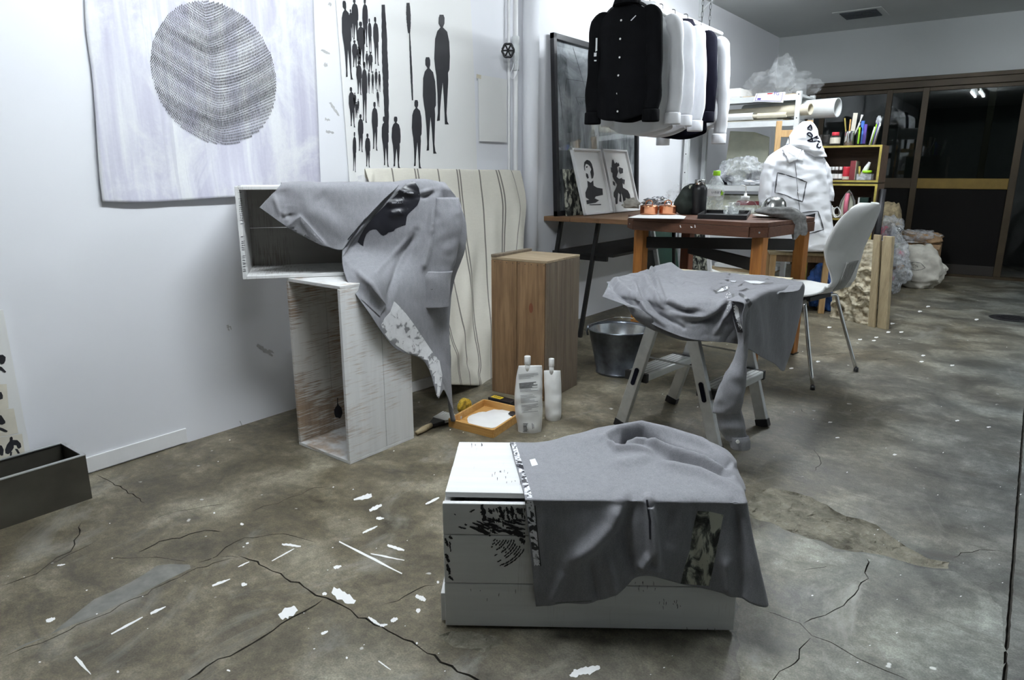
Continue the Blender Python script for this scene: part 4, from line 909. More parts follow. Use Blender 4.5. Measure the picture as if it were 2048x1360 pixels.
# ================================================================== STRIPED CLOTH OVER A LEANING CANVAS
pn = empty('stretched_canvas', fl(850, 775), 'white framed canvas leaning on the wall under the striped cloth', 'canvas')
cb0, cb1 = Vector((-2.225, 2.12, 0)), Vector((-2.16, 2.95, 0)); ct0, ct1 = Vector((-2.405, 2.07, .965)), Vector((-2.405, 3.06, .965))
e1 = (cb1-cb0); e1.z = 0; Lc = e1.length
def cpan(u, v, off=0):
    p = cb0.lerp(cb1, u).lerp(ct0.lerp(ct1, u), v); return p+Vector((.9, -.12, .2)).normalized()*off
for a, b_ in (((0, 0), (1, 0)), ((0, 1), (1, 1)), ((0, 0), (0, 1)), ((1, 0), (1, 1))):
    p, q = cpan(*a), cpan(*b_); dz = Vector((0, 0, .02 if a[1] == 0 and b_[1] == 0 else 0)); MB().beam(p+dz, q+dz, .045, .03, (1, 0, .2)).build('stretcher_bar', 'white_paint', pn, bevel=.002)
MB().prism([cpan(.02, .03, -.012), cpan(.98, .03, -.012), cpan(.98, .98, -.012), cpan(.02, .98, -.012)], (-.003, 0, 0)).build('canvas', 'cream_paper', pn)
CX = []
def cl(X, x, y): return onx(X, x, y)
ctop = [(730, 338), (790, 337), (850, 338), (905, 339), (960, 340), (1010, 341), (1040, 342)]
rws = [(-2.40, .0, 8), (-2.375, 0, 0), (-2.345, 60, 3), (-2.295, 130, 6), (-2.24, 210, 8), (-2.17, 300, 8), (-2.10, 380, 6), (-2.02, 432, 4)]
G = []
for k, (X, dy, _) in enumerate(rws):
    row = []
    for i, p in enumerate(ctop):
        if k == 0: q = cl(-2.405, p[0], p[1]+2); q.z -= .10; row.append(q); continue
        if k == 1: q = cl(-2.380, *p); row.append(q); continue
        # left side slides inwards a little, right side hangs to the right then comes back
        fx = [ (728, 733, 745, 770, 800, 830, 858, 880), (786, 792, 800, 815, 840, 868, 893, 905), (846, 852, 858, 868, 885, 905, 922, 930), (902, 908, 913, 920, 930, 943, 952, 955), (958, 964, 968, 972, 976, 980, 982, 984), (1010, 1020, 1025, 1022, 1018, 1014, 1012, 1010), (1040, 1054, 1052, 1046, 1040, 1036, 1034, 1032)][i][k]
        X2 = X-.03*(i-3)/3*(k > 5)
        row.append(cl(X2, fx, p[1]+dy))
    G.append(row)
stripes = (.145, .270, .288, .405, .520, .538, .655, .762, .780, .885)
def stripe(u, v): return 1 if any(abs(u-s) < .0042 for s in stripes) else 0
rid3 = ridgefun([([(742, 345), (740, 370)], 6, .010), ([(1010, 345), (1035, 420), (1040, 600)], 10, .014), ([(985, 420), (990, 600), (960, 760)], 10, .010), ([(940, 500), (930, 650), (905, 740)], 10, .012), ([(960, 480), (950, 640), (945, 700)], 9, -.010), ([(905, 600), (930, 720), (975, 765)], 8, -.010), ([(770, 360), (775, 380)], 6, .006)])
dropc = cloth('striped_cloth', G, 260, 90, ['linen', 'linen_stripe'], None, rid3, .003, 5, .003, stripe)
tag(dropc, 'cream linen cloth with thin dark stripes hanging over the leaning canvas', 'cloth')

# ================================================================== METAL TROUGH
mt = empty('metal_trough', (-2.335, .45, 0), 'dark metal trough on the floor against the left wall', 'trough')
x0, x1, y0, y1, h = -2.420, -2.250, -.20, .777, .146
MB().box(x0, x1, y0, y1, 0, .006).build('base', 'trough_metal', mt)
for n, b_ in (('side_panel', (x0, x0+.006, y0, y1, .006, h)), ('side_panel', (x1-.006, x1, y0, y1, .006, h)), ('end_panel', (x0+.006, x1-.006, y1-.006, y1, .006, h)), ('end_panel', (x0+.006, x1-.006, y0, y0+.006, .006, h))): MB().box(*b_).build(n, 'trough_metal', mt)
MB().box(x0+.006, x1-.006, y0+.006, y1-.006, .006, .03).build('dark_fill', 'dark_inside', mt)  # near-black layer over the trough bottom
for b_ in ((x0-.002, x0+.010, y0, y1, h, h+.003), (x1-.010, x1+.002, y0, y1, h, h+.003), (x0+.010, x1-.010, y1-.010, y1+.002, h, h+.003)): MB().box(*b_).build('rim', 'aluminium', mt)

# ================================================================== STEP LADDER, BOARD AND SHIRT
la = -.105; TLd = frame(Vector((-.99, 2.52, 0)), la); hu_, hv = .212, .200
lad = empty('step_ladder', (-.99, 2.52, 0), 'folding aluminium step ladder with treads on both sides under the grey shirt', 'ladder')
Lp = lambda u, v, z: TLd @ Vector((u, v, z))
def legu(s, z): return s*(hu_-(hu_-.045)*z/.56)
for s in (-1, 1):
    for v in (-hv, hv):
        lg = MB().beam(Lp(legu(s, .012), v, .012), Lp(legu(s, .56), v, .56), .024, .046, TLd.to_3x3() @ Vector((1, 0, 0))).build('leg', 'aluminium', lad, bevel=.003)
        MB().beam(Lp(legu(s, 0)-s*.0, v, .0), Lp(legu(s, .03), v, .03), .028, .052, TLd.to_3x3() @ Vector((1, 0, 0))).build('foot', 'black_plastic', lg, bevel=.002)
        if v < 0:
            a, b_ = Lp(legu(s, .20), v-.0135, .20), Lp(legu(s, .255), v-.0135, .255); d = (b_-a).normalized(); n = TLd.to_3x3() @ Vector((0, -1, 0)); sd = d.cross(n)
            MB().prism([a+sd*.009*math.cos(t)+(d*.009*math.sin(t)) if math.sin(t) < 0 else b_+sd*.009*math.cos(t)+d*.009*math.sin(t) for t in [2*math.pi*k/20 for k in range(20)]], n*.0015).build('sticker', 'navy_cloth', lg)
    u = legu(s, .225)
    st = MB(TLd).box(u-.048+s*.012, u+.048+s*.012, -hv+.014, hv-.014, .205, .235).build('tread', 'step_top', lad, bevel=.004)
    MB(TLd).box(u-.050+s*.012, u+.050+s*.012, -hv-.002+.0145, -hv+.03, .20, .2365).build('end_cap', 'black_plastic', st, bevel=.002)
    MB(TLd).box(u-.050+s*.012, u+.050+s*.012, hv-.03, hv-.0125, .20, .2365).build('end_cap', 'black_plastic', st, bevel=.002)
    for k in range(5): MB(TLd).box(u-.036+s*.012+k*.018-.0015, u-.036+s*.012+k*.018+.0015, -hv+.032, hv-.032, .235, .2362).build('grip_rib', 'alu_dark', st)
MB(TLd).box(-.075, .075, -hv+.005, hv-.005, .535, .5625).build('platform', 'step_top', lad, bevel=.004)
for v in (-hv+.02, hv-.02): MB(TLd).tube([(legu(-1, .30), v*.9, .30), (legu(1, .30), v*.9, .30)], .004, 6).build('spreader', 'alu_dark', lad)
TBd = frame(Vector((-1.27, 2.29, .5675)), .06)
bd = MB(TBd).box(0, .55, 0, .60, 0, .012).build('ply_board', 'wood_ply', bevel=.0015); tag(bd, 'pale plywood board lying on top of the step ladder', 'board')

zt3 = .5865
sh3 = empty('grey_shirt', (-1.0, 2.5, .58), 'grey heather shirt draped over the step ladder board with black and white shapes', 'shirt')
a0 = [(1270, 548), (1318, 540), (1370, 542), (1430, 546), (1490, 550), (1550, 556), (1606, 566)]
a1 = [(1218, 561), (1290, 556), (1360, 554), (1430, 558), (1490, 563), (1550, 568), (1603, 574)]
a2 = [(1217, 568), (1282, 574), (1350, 574), (1415, 578), (1470, 583), (1528, 584), (1590, 583)]
a3 = [(1213, 578), (1272, 590), (1340, 597), (1402, 603), (1452, 604), (1492, 602), (1520, 594)]
a4 = [(1210, 586), (1266, 602), (1328, 620), (1392, 634), (1440, 640), (1480, 634), (1496, 628)]
a5 = [(1207, 592), (1258, 611), (1312, 640), (1380, 662), (1432, 672), (1474, 668), (1494, 662)]
a6 = [(1206, 594), (1256, 614), (1306, 649), (1372, 676), (1430, 683), (1466, 686), (1496, 692)]
fold = [fl(*p, zt3) for p in a3]
G = [[fl(*p, zt3)+NH*.03-Vector((0, 0, .05)) for p in a0], [fl(*p, zt3) for p in a0], [fl(*p, zt3+.004) for p in a1], [fl(*p, zt3+.004) for p in a2], fold,
     [vp(f-NH*.022, *p) for f, p in zip(fold, a4)], [vp(f-NH*.028, *p) for f, p in zip(fold, a5)], [vp(f-NH*.030, *p) for f, p in zip(fold, a6)]]
ZL, SL = (1160, 460), 4.096
def zl(ps): return V2(ZL, SL, ps)
rid4 = ridgefun([(zl([(440, 430), (480, 560), (560, 680), (700, 780)]), 6, .010), (zl([(470, 420), (520, 540), (640, 680), (850, 800)]), 5, -.009), (zl([(520, 380), (560, 480), (700, 650)]), 6, .010), (zl([(590, 340), (640, 480), (700, 580), (860, 640), (1060, 650)]), 6, .013), (zl([(650, 500), (720, 600), (880, 660), (1040, 640)]), 7, -.012), (zl([(800, 440), (960, 490), (1120, 500)]), 7, .007), (zl([(760, 690), (960, 720), (1120, 650), (1240, 570)]), 7, .010), (zl([(880, 760), (1060, 730), (1200, 620)]), 6, -.009), (zl([(1100, 840), (1160, 720), (1250, 600)]), 5, .008), (zl([(560, 330), (640, 310), (800, 330)]), 7, .018), (zl([(560, 360), (620, 340)]), 5, -.016), (zl([(720, 380), (800, 440), (860, 440)]), 6, -.008), (zl([(240, 420), (330, 540), (440, 620)]), 6, -.012), (zl([(280, 400), (360, 480), (460, 560)]), 6, .008)], 1.7, .85)
m3 = cloth('body', G, 180, 120, 'heather', sh3, rid4, .0022, 15, crease=.007)
# inside of the hem on the left, hanging lower
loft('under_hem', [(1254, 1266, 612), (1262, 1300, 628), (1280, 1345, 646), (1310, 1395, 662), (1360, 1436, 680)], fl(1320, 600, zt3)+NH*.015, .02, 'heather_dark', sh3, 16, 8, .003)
XR = -.682
P4 = [[onx(XR, *p) for p in r] for r in ([(1487, 607), (1505, 597), (1528, 586), (1560, 578), (1607, 568)], [(1486, 628), (1506, 624), (1530, 618), (1562, 612), (1606, 600)], [(1486, 655), (1508, 655), (1533, 655), (1562, 652), (1598, 642)], [(1488, 690), (1512, 700), (1535, 708), (1560, 712), (1586, 690)], [(1490, 692), (1520, 712), (1548, 727), (1566, 742), (1573, 728)])]
top_in = [p+Vector((-.05, .0, .004)) for p in P4[0]]
pz = cloth('side_panel', [top_in]+P4, 60, 60, 'heather', sh3, ridgefun([([(1510, 600), (1520, 700)], 8, .008), ([(1560, 585), (1565, 720)], 8, .008), ([(1540, 590), (1545, 715)], 8, -.006)]), .002, 10)
PS = fl(1486, 606, zt3)-NH*.06
slv = loft('sleeve', [(1462, 1500, 604), (1468, 1499, 640), (1476, 1497, 680), (1470, 1494, 715), (1452, 1492, 745), (1437, 1491, 778), (1428, 1487, 800), (1424, 1482, 825)], PS, [.018, .028, .022, .018, .026, .03, .026, .02], 'heather', sh3, 22, 8, .003)
slv2 = loft('sleeve', [(1430, 1482, 815), (1434, 1488, 840), (1440, 1492, 862), (1452, 1496, 880)], PS+NH*.01, [.018, .024, .022, .02], 'heather', sh3, 20, 8, .003)
cuf = loft('cuff', [(1456, 1497, 872), (1458, 1499, 880), (1461, 1500, 893), (1463, 1499, 896)], PS+NH*.008, [.022, .026, .026, .024], 'heather', sh3, 20, 6, .001, True)
bpt = vp(PS-NH*.022, 1475, 883); MB().tube([bpt, bpt-NH*.004], .006, 12).build('button', 'button', sh3)
decal('print_outline', zl([(1240, 530), (1262, 528), (1275, 700), (1300, 820), (1335, 828), (1336, 838), (1296, 835), (1262, 720), (1250, 620)]), [m3, slv], 'print_black', sh3, .003, 5)
decal('print_outline', zl([(1300, 520), (1340, 535), (1385, 575), (1405, 605), (1375, 640), (1365, 610), (1340, 560), (1300, 535)]), [m3, slv, pz], 'print_black', sh3, .003, 5)
decal('paint_streak', zl([(1262, 620), (1275, 610), (1300, 640), (1320, 760), (1330, 800), (1315, 812), (1295, 760), (1270, 690)]), [m3, slv], 'white_print', sh3, .003, 5)
for pl in ([(1088, 492), (1110, 495), (1165, 465), (1200, 462), (1225, 478), (1210, 500), (1170, 512), (1112, 528)], [(1295, 502), (1340, 490), (1365, 480), (1405, 500), (1330, 505)], [(1195, 390), (1220, 360), (1235, 358), (1222, 392)], [(1510, 408), (1545, 395), (1570, 393), (1550, 412)], [(1180, 412), (1225, 410), (1215, 422)], [(1140, 440), (1170, 437), (1160, 446)], [(1290, 465), (1330, 440), (1345, 430), (1352, 432), (1325, 458), (1296, 470)], [(1400, 440), (1560, 432), (1590, 438), (1560, 446), (1420, 452)]):
    decal('black_shape', zl(pl), [m3], 'print_black', sh3, .0022, 5)
for pl in ([(1120, 515), (1165, 478), (1208, 466), (1212, 485), (1165, 508)], [(1340, 420), (1450, 422), (1520, 432), (1470, 446), (1400, 442)], [(1230, 420), (1280, 422), (1270, 432), (1240, 430)], [(1405, 500), (1450, 492), (1410, 506)]):
    decal('white_shape', zl(pl), [m3], 'white_cloth', sh3, .003, 5)
sp = []
rnd = random.Random(21)
for k in range(26):
    x, y = 1215+rnd.gauss(0, 14), 560+rnd.uniform(-40, 120); sp.append(zl(stroke((x-4, y), (x+4, y-3), 3, 2, .5, 5, rnd)))
decal('paint_specks', sp, [m3], 'floor_paint', sh3, .003, 20, 'stuff')

# ================================================================== BUCKET
bc = Vector((-1.605, 3.035, 0)); bk = empty('steel_bucket', bc, 'galvanised steel bucket with a wooden bail grip on the floor', 'bucket')
Rb, Rt, Hb = .112, .158, .235
MB().lathe([(Rb, .004), (Rb+.004, 0), (Rb+.003, .012), (Rb, .014), (Rt, Hb-.012), (Rt+.006, Hb-.006), (Rt+.005, Hb), (Rt, Hb), (Rt-.004, Hb-.01), (Rb-.003, .02), (.02, .016)], bc, 44, True, True).build('body', 'galvanised', bk, smooth=True)
MB().lathe([(Rt-.0045, Hb-.012), (Rb-.0025, .024), (.02, .020)], bc, 44, False, True).build('lining', 'galv_in', bk, smooth=True)
ax1 = Vector((.8, .6, 0))
for s in (-1, 1):
    p = bc+ax1*s*(Rt+.004)+Vector((0, 0, Hb-.02)); MB().tube([p+Vector((0, 0, -.02)), p+ax1*s*.006, p+Vector((0, 0, .03))], .006, 8).build('ear', 'galvanised', bk, smooth=True)
hp = [bc+ax1*(-1)*(Rt+.006)+Vector((0, 0, Hb+.006)), bc+ax1*(-.9*Rt)+Vector((-.02, .03, Hb+.012)), bc+Vector((-.10, .135, Hb+.016)), bc+Vector((0.01, .165, Hb+.016)), bc+ax1*(.95*Rt)+Vector((-.04, .06, Hb+.012)), bc+ax1*(Rt+.006)+Vector((0, 0, Hb+.006))]
hpc = curve_pts(hp, 40); MB().tube(hpc, .003, 8).build('bail', 'steel', bk, smooth=True)
MB().tube(hpc[22:33], .011, 10).build('grip', 'wood_tray', bk, smooth=True)

# ================================================================== WORK TABLE
ta = -.137; TT_ = frame(Vector((-1.386, 3.76, 0)), ta); lw, ld, zt = .351, .252, .765
tb = empty('work_table', (-1.386, 3.76, 0), 'dark wooden work table with clipped corners, orange square legs and crossed rails', 'table')
W_, D_, c_ = lw+.105, ld+.105, .118
Wr = lw+.055
c2 = .062
octo = [(-W_+c_, -D_), (Wr-c2, -D_), (Wr, -D_+c2), (Wr, D_-c2-.03), (Wr-c2, D_-.03), (-W_+c_, D_-.03), (-W_, D_-c_-.03), (-W_, -D_+c_)]
MB().prism([TT_ @ Vector((x, y, zt-.022)) for x, y in octo], (0, 0, .022)).build('top', 'wood_table', tb, bevel=.002)
for i in range(8):
    a, b_ = octo[i], octo[(i+1) % 8]; p, q = TT_ @ Vector((a[0]*.99, a[1]*.985, zt-.048)), TT_ @ Vector((b_[0]*.99, b_[1]*.985, zt-.048))
    ap = MB().beam(p, q, .018, .050).build('apron', 'wood_table', tb, bevel=.0015)
    if i in (1, 7, 3, 5):
        c = (p+q)/2; n = Vector(((c-TT_.translation).x, (c-TT_.translation).y, 0)).normalized(); MB().tube([c, c+n*.012], .005, 10).build('bolt', 'steel', ap)
LG = {}
for i, s in enumerate((-1, 1)):
    for j, t in enumerate((-1, 1)):
        m = 'wood_leg' if t < 0 or s > 0 else 'wood_leg_red'
        lg = MB(TT_).box(s*lw-.030, s*lw+.030, t*ld-.030, t*ld+.030, .004, zt-.022).build('leg', m, tb, bevel=.004); LG[s, t] = lg
        MB(TT_).box(s*lw-.034, s*lw+.034, t*ld-.034, t*ld+.034, 0, .006).build('foot_pad', 'black_plastic', lg)
for z0, (a, b_) in ((.615, ((-1, -1), (1, 1))), (.545, ((-1, 1), (1, -1)))):
    p, q = TT_ @ Vector((a[0]*lw, a[1]*ld, z0)), TT_ @ Vector((b_[0]*lw, b_[1]*ld, z0)); d = (q-p).normalized()*.03
    MB().beam(p+d, q-d, .022, .062).build('cross_rail', 'black_rail', tb, bevel=.002)
for zh in (.36, .42):
    c = TT_ @ Vector((lw+.004, -ld-.0302, zh)); MB().tube([c, c+TT_.to_3x3() @ Vector((0, -.0008, 0))], .005, 10).build('bolt_hole', 'dark_inside', LG[1, -1])
rnd = random.Random(4)
decal('paint_drip', V2((1240, 400), 8.5, [(1015, 430), (1030, 425), (1045, 470), (1025, 470)]), [o for o in tb.children if o.name.startswith('apron')], 'floor_paint', tb, .001, 10)
decal('paint_drip', V2((1240, 400), 8.5, [(1195, 395), (1215, 400), (1222, 450), (1242, 470), (1205, 475), (1198, 440)]), [o for o in tb.children if o.name.startswith('apron')], 'floor_paint', tb, .001, 10)
decal('paint_drip', V2((1240, 400), 8.5, [(1268, 420), (1282, 425), (1290, 470), (1268, 472)]), [o for o in tb.children if o.name.startswith('apron')], 'floor_paint', tb, .001, 10)

# ================================================================== DESK AGAINST THE WALL
zd = .735
dk = empty('wall_desk', (-2.15, 4.2, 0), 'brown plank desk with thin splayed black metal legs against the white wall', 'desk')
for k, (x0, x1) in enumerate(((-2.452, -2.26), (-2.258, -2.06), (-2.058, -1.862))): MB().box(x0, x1, 3.575, 4.95, zd-.028, zd).build('top_plank', 'wood_desk', dk, bevel=.002)
for (x, y), (fx, fy) in {(-2.13, 3.70): (-2.16, 3.56), (-2.40, 3.70): (-2.43, 3.56), (-2.13, 4.8): (-2.13, 4.9), (-2.40, 4.8): (-2.43, 4.9)}.items(): MB().beam((x, y, zd-.028), (fx, fy, 0), .022, .022, (1, 0, 0)).build('leg', 'black_metal', dk)
MB().box(-2.44, -2.0, 3.66, 4.86, .50, .515).build('lower_shelf', 'black_metal', dk)
for y in (3.68, 4.82): MB().box(-2.44, -2.05, y-.012, y+.012, .47, .50).build('shelf_bearer', 'black_metal', dk)

# ================================================================== FRAMED PICTURES ON THE DESK
def framed(name, label, bl_, br, tl, tr, fw, depth, fm, art, group=None, glass=True):
    """frame from four corner points, leaning"""
    bl_, br, tl, tr = map(Vector, (bl_, br, tl, tr)); e = empty(name, (bl_+br)/2, label, 'picture', group)
    ex = (br-bl_).normalized(); ey = (tl-bl_).normalized(); n = ex.cross(ey).normalized()
    if n.dot(CP-bl_) < 0: n = -n
    for a, b_, t in ((bl_, br, ey), (tl, tr, -ey), (bl_, tl, ex), (br, tr, -ex)):
        o_ = t*fw; MB().hexa([a, b_, b_+o_, a+o_, a+n*depth, b_+n*depth, b_+o_+n*depth, a+o_+n*depth]).build('frame_bar', fm, e, bevel=.0015)
    A = [bl_+ex*fw+ey*fw, br-ex*fw+ey*fw, tr-ex*fw-ey*fw, tl+ex*fw-ey*fw]
    c = sum(A, Vector())/4
    MB().prism([p+n*.004 for p in A], n*.002).build('picture', art, e)
    return e, n, A
big, bn, bA = framed('large_framed_painting', 'large black framed misty grey painting leaning on the wall behind the shirts', (-2.395, 3.60, zd), (-2.395, 4.70, zd), (-2.440, 3.60, 1.80), (-2.440, 4.70, 1.80), .032, .028, 'black_plastic', 'misty_painting')
MB().prism([p+bn*.014 for p in bA], bn*.002).build('glazing', 'glass', big)
lines = []
for a, b_ in (((330, 715), (520, 745)), ((330, 715), (322, 830)), ((415, 880), (510, 885)), ((415, 880), (440, 950)), ((440, 920), (470, 950)), ((470, 915), (480, 950)), ((495, 905), (505, 945)), ((390, 430), (500, 800)), ((230, 520), (300, 1080))): lines.append(V2((1060, 0), 4.533, stroke(a, b_, 2.2, 2.0, .3, 10, rnd)))
vs_, fs = [], []
for pl in lines:
    b0 = len(vs_); vs_ += [onp(bA[0]+bn*.0075, bn, x, y) for x, y in pl]; fs.append(tuple(range(b0, len(vs_))))
o = mesh('pencil_lines', vs_, fs, 'ink_grey', big); o['kind'] = 'stuff'
bm = bmesh.new(); bm.from_mesh(o.data); bmesh.ops.triangulate(bm, faces=bm.faces); bm.to_mesh(o.data); bm.free()
def leaning(px_bl, px_br, px_tl, px_tr, xtop, zb):
    b0 = fl(*px_bl, zb); b1 = onx(b0.x-.012, *px_br); b1.z = zb; t0 = onx(xtop, *px_tl); return b0, b1, t0, t0+(b1-b0)
ZP = ((1080, 260), 5.12)
def corner(xb, xt, *px4):
    bl_, br, tl, tr = px4; P = [onx(xb, *bl_), onx(xb, *br), onx(xt, *tl), onx(xt, *tr)]
    for p in P[:2]: p.z = zd+.001
    P[3].z = P[2].z = (P[2].z+P[3].z)/2; return P
f1c = corner(-2.262, -2.345, (1167, 429), (1222, 423), (1138.5, 297), (1196, 300))
fr1, n1, A1 = framed('small_framed_portrait', 'small white framed ink portrait of a bald head on dark shoulders', *f1c, .012, .022, 'white_paint', 'paper_white')
f2c = corner(-2.262, -2.345, (1226, 422), (1276, 416), (1200, 299), (1249, 301))
fr2, n2, A2 = framed('small_framed_portrait', 'small white framed ink portrait of a dripping spiky head', *f2c, .012, .022, 'white_paint', 'paper_white')
def art(polys, e, A, n, mat='ink', name='ink_shape'):
    for pl in polys:
        o = mesh(name, [onp(A[0]+n*.008, n, x, y) for x, y in V2(*ZP, pl)], [tuple(range(len(pl)))], mat, e)
        bm = bmesh.new(); bm.from_mesh(o.data); bmesh.ops.triangulate(bm, faces=bm.faces); bm.to_mesh(o.data); bm.free()
art([[(485, 520), (520, 540), (545, 515), (550, 570), (585, 590), (640, 600), (645, 665), (570, 680), (560, 700), (605, 720), (570, 745), (480, 760), (475, 720), (505, 715), (470, 690), (465, 640), (490, 580)],
     [(450, 370), (455, 330), (480, 305), (510, 315), (530, 345), (545, 400), (552, 450), (545, 490), (530, 500), (522, 460), (515, 430), (525, 400), (512, 370), (490, 350), (470, 345), (460, 375), (462, 420), (455, 410)],
     [(470, 440), (490, 450), (500, 490), (485, 500), (472, 470)], [(505, 762), (625, 758), (625, 768), (510, 770)], [(470, 372), (490, 370), (485, 385), (472, 388)]], fr1, A1, n1)
art([[(790, 560), (845, 545), (850, 590), (900, 620), (920, 660), (935, 750), (905, 755), (895, 700), (880, 690), (875, 745), (855, 740), (845, 680), (830, 630), (835, 740), (812, 730), (820, 660), (800, 640), (795, 755), (775, 762), (770, 700), (755, 680), (755, 640), (775, 600)],
     [(740, 310), (750, 300), (765, 345), (785, 330), (800, 345), (805, 330), (815, 365), (790, 380), (800, 430), (785, 480), (810, 500), (840, 490), (845, 545), (790, 560), (765, 520), (745, 480), (742, 400), (735, 370)]], fr2, A2, n2)
art([[(810, 380), (850, 395), (850, 440), (820, 450), (805, 420)], [(745, 520), (770, 540), (770, 575), (748, 560)], [(840, 500), (870, 510), (865, 560), (845, 545)], [(725, 380), (745, 390), (745, 440), (728, 430)]], fr2, A2, n2, 'ink_grey', 'ink_wash')
cv = empty('leaning_canvas', fl(1150, 424, zd), 'dark brown streaked canvas leaning behind the small framed portraits', 'canvas')
q = [(-2.350, 3.60), (-2.350, 3.80)]
MB().hexa([(-2.345, 3.66, zd+.001), (-2.329, 3.66, zd+.001), (-2.329, 3.90, zd+.001), (-2.345, 3.90, zd+.001), (-2.375, 3.66, 1.02), (-2.359, 3.66, 1.02), (-2.359, 3.90, 1.02), (-2.375, 3.90, 1.02)]).build('canvas', 'pocket_print', cv, bevel=.001)

# ================================================================== HANGING RAIL AND SHIRTS
xr, zr = -1.90, 1.925
rl = empty('hanging_rail', (xr, 4.2, zr), 'white hanging rail on chains above the desk with shirts', 'rail')
MB().tube([(xr, 3.0, zr), (xr, 4.90, zr)], .014, 14).build('rail', 'white_paint', rl, smooth=True)
for y in (3.35, 4.55, 4.68):
    c = MB()
    for k in range(14):
        z = zr+.015+k*.034
        if z > CZ-.01: break
        c.tube([Vector((xr, y, z+.017))+Vector((.006*math.cos(t)*(k % 2), .006*math.cos(t)*((k+1) % 2), .020*math.sin(t))) for t in [2*math.pi*i/10 for i in range(10)]], .0018, 5, closed=True)
    c.build('chain', 'black_metal', rl)
def hanging_shirt(name, label, Y, mat, width=.44, length=.62, sleeve=.56, dx=0., skew=0., tail=.05, hook='black_metal', hanger='white_plastic', det=True, drop=.058, seed=0, sl_out=.025):
    z0 = zr-drop; X0 = xr+dx
    e = empty(name, (X0, Y, z0-length), label, 'shirt', None); ns = Vector((seed*3.1, seed*1.7, 0))
    hw_ = width/2
    def hwid(t): return .055+(hw_-.055)*min(1, t/.11)**.55 if t < .11 else hw_*(1+.02*t-.06*math.exp(-((t-.5)/.2)**2))
    def hdep(t): return .03+.03*min(1, t/.2)+.015*t
    n, m = 56, 42; vv, ff = [], []
    for j in range(m+1):
        t = j/m
        for i in range(n):
            a = 2*math.pi*i/n; x, y = hwid(t)*math.cos(a), hdep(t)*math.sin(a)
            zl_ = length*t-(0 if t > .2 else 0)
            zz_ = z0-zl_+(.0 if t < .9 else tail*abs(math.cos(a))**2.2*(t-.9)/.1) - .0
            zz_ -= .055*min(1, abs(x)/hw_)*(1-t)*(1 if t < .3 else 0)*(1-t/.3)
            fo = .012*t*math.sin(a*7+noise.noise(Vector((a, t*2, seed)))*3)+.010*noise.noise(Vector((math.cos(a)*2, math.sin(a)*2, t*5))+ns)
            vv.append(Vector((X0+x, Y+skew*x+y+fo*(1 if math.sin(a) < 0 else -1), zz_)))
    for j in range(m):
        for i in range(n): ff.append((j*n+i, j*n+(i+1) % n, (j+1)*n+(i+1) % n, (j+1)*n+i))
    bo = mesh('body', vv, ff, mat, e, smooth=True, solid=.002)
    for s in (-1, 1):
        p0 = Vector((X0+s*(hw_-.070), Y+skew*s*hw_, z0-.052)); pts = curve_pts([p0, p0+Vector((s*.045, -.004, -.022)), p0+Vector((s*.062, -.010, -.085)), p0+Vector((s*(.066+sl_out*.4), -.016, -sleeve*.45)), p0+Vector((s*(.060+sl_out), -.02, -sleeve*.8)), p0+Vector((s*(.055+sl_out*.9), -.024, -sleeve))], 26)
        mb = MB(); mb.tube(pts, .05, 18, rs=[(.010+.042*min(1, k/7.)**.7)*(1-.22*k/25) for k in range(26)])
        for v in mb.v: v.y = Y+skew*s*hw_-.015+(v.y-(Y+skew*s*hw_-.015))*.62
        so = mb.build('sleeve', mat, e, smooth=True)
        for v in so.data.vertices: v.co += Vector((.2, 1, 0))*(.016*noise.noise(v.co*9+ns))
        q = pts[-1]; mb = MB(); mb.lathe([(.041, .0), (.044, -.004), (.045, -.055), (.043, -.060), (.038, -.056)], q+Vector((0, 0, .006)), 16, False, False); mb.build('cuff', mat, so, smooth=True, solid=.002)
    col_ = MB(); rr = []
    col_.lathe([(.062, -.02), (.058, .03), (.052, .045), (.066, .012), (.075, -.015)], (X0, Y, z0-.005), 26, False, False); col_.build('collar', mat, e, smooth=True, solid=.002)
    hg = MB(); hg.tube(curve_pts([(X0, Y, z0-.01), (X0, Y, zr-.035), (X0+.018, Y, zr-.012), (X0+.016, Y, zr+.012), (X0, Y, zr+.018), (X0-.014, Y, zr+.012)], 24), .0022, 6)
    ho = hg.build('hook', hook, e, smooth=True)
    MB().tube(curve_pts([(X0-hw_+.03, Y-skew*(hw_-.03), z0-.065), (X0-.08, Y, z0-.018), (X0, Y, z0-.002), (X0+.08, Y, z0-.018), (X0+hw_-.03, Y+skew*(hw_-.03), z0-.065)], 20), .008, 8).build('hanger', hanger, e, smooth=True)
    if det:
        f = []
        pk = MB()
        for k in range(24):
            pass
        BV = BVHTree.FromPolygons([v.co for v in bo.data.vertices], [tuple(p.vertices) for p in bo.data.polygons])
        for k in range(6):
            h = BV.ray_cast(Vector((X0, Y-1, z0-.10-k*.09)), Vector((0, 1, 0)))[0]
            if h: MB().tube([h+Vector((0, -.0035, 0)), h+Vector((0, .001, 0))], .0055, 10).build('button', 'button', e)
        vs_, fs = [], []
        for k in range(40):
            for xo in (-.014, .014):
                h = BV.ray_cast(Vector((X0+xo, Y-1, z0-.045-k*(length-.09)/40)), Vector((0, 1, 0)))[0]; vs_.append((h or Vector((X0+xo, Y-.06, z0-.05-k*.013)))+Vector((0, -.0018, 0)))
        for k in range(39): fs.append((k*2, k*2+1, k*2+3, k*2+2))
        mesh('placket', vs_, fs, mat, e, smooth=True)
    return e
bsh = hanging_shirt('black_shirt', 'black long sleeved shirt hanging nearest the column end of the rail', 3.46, 'black_cloth', .345, .60, .50, .040, .0, seed=1, sl_out=.02, hanger='black_plastic')
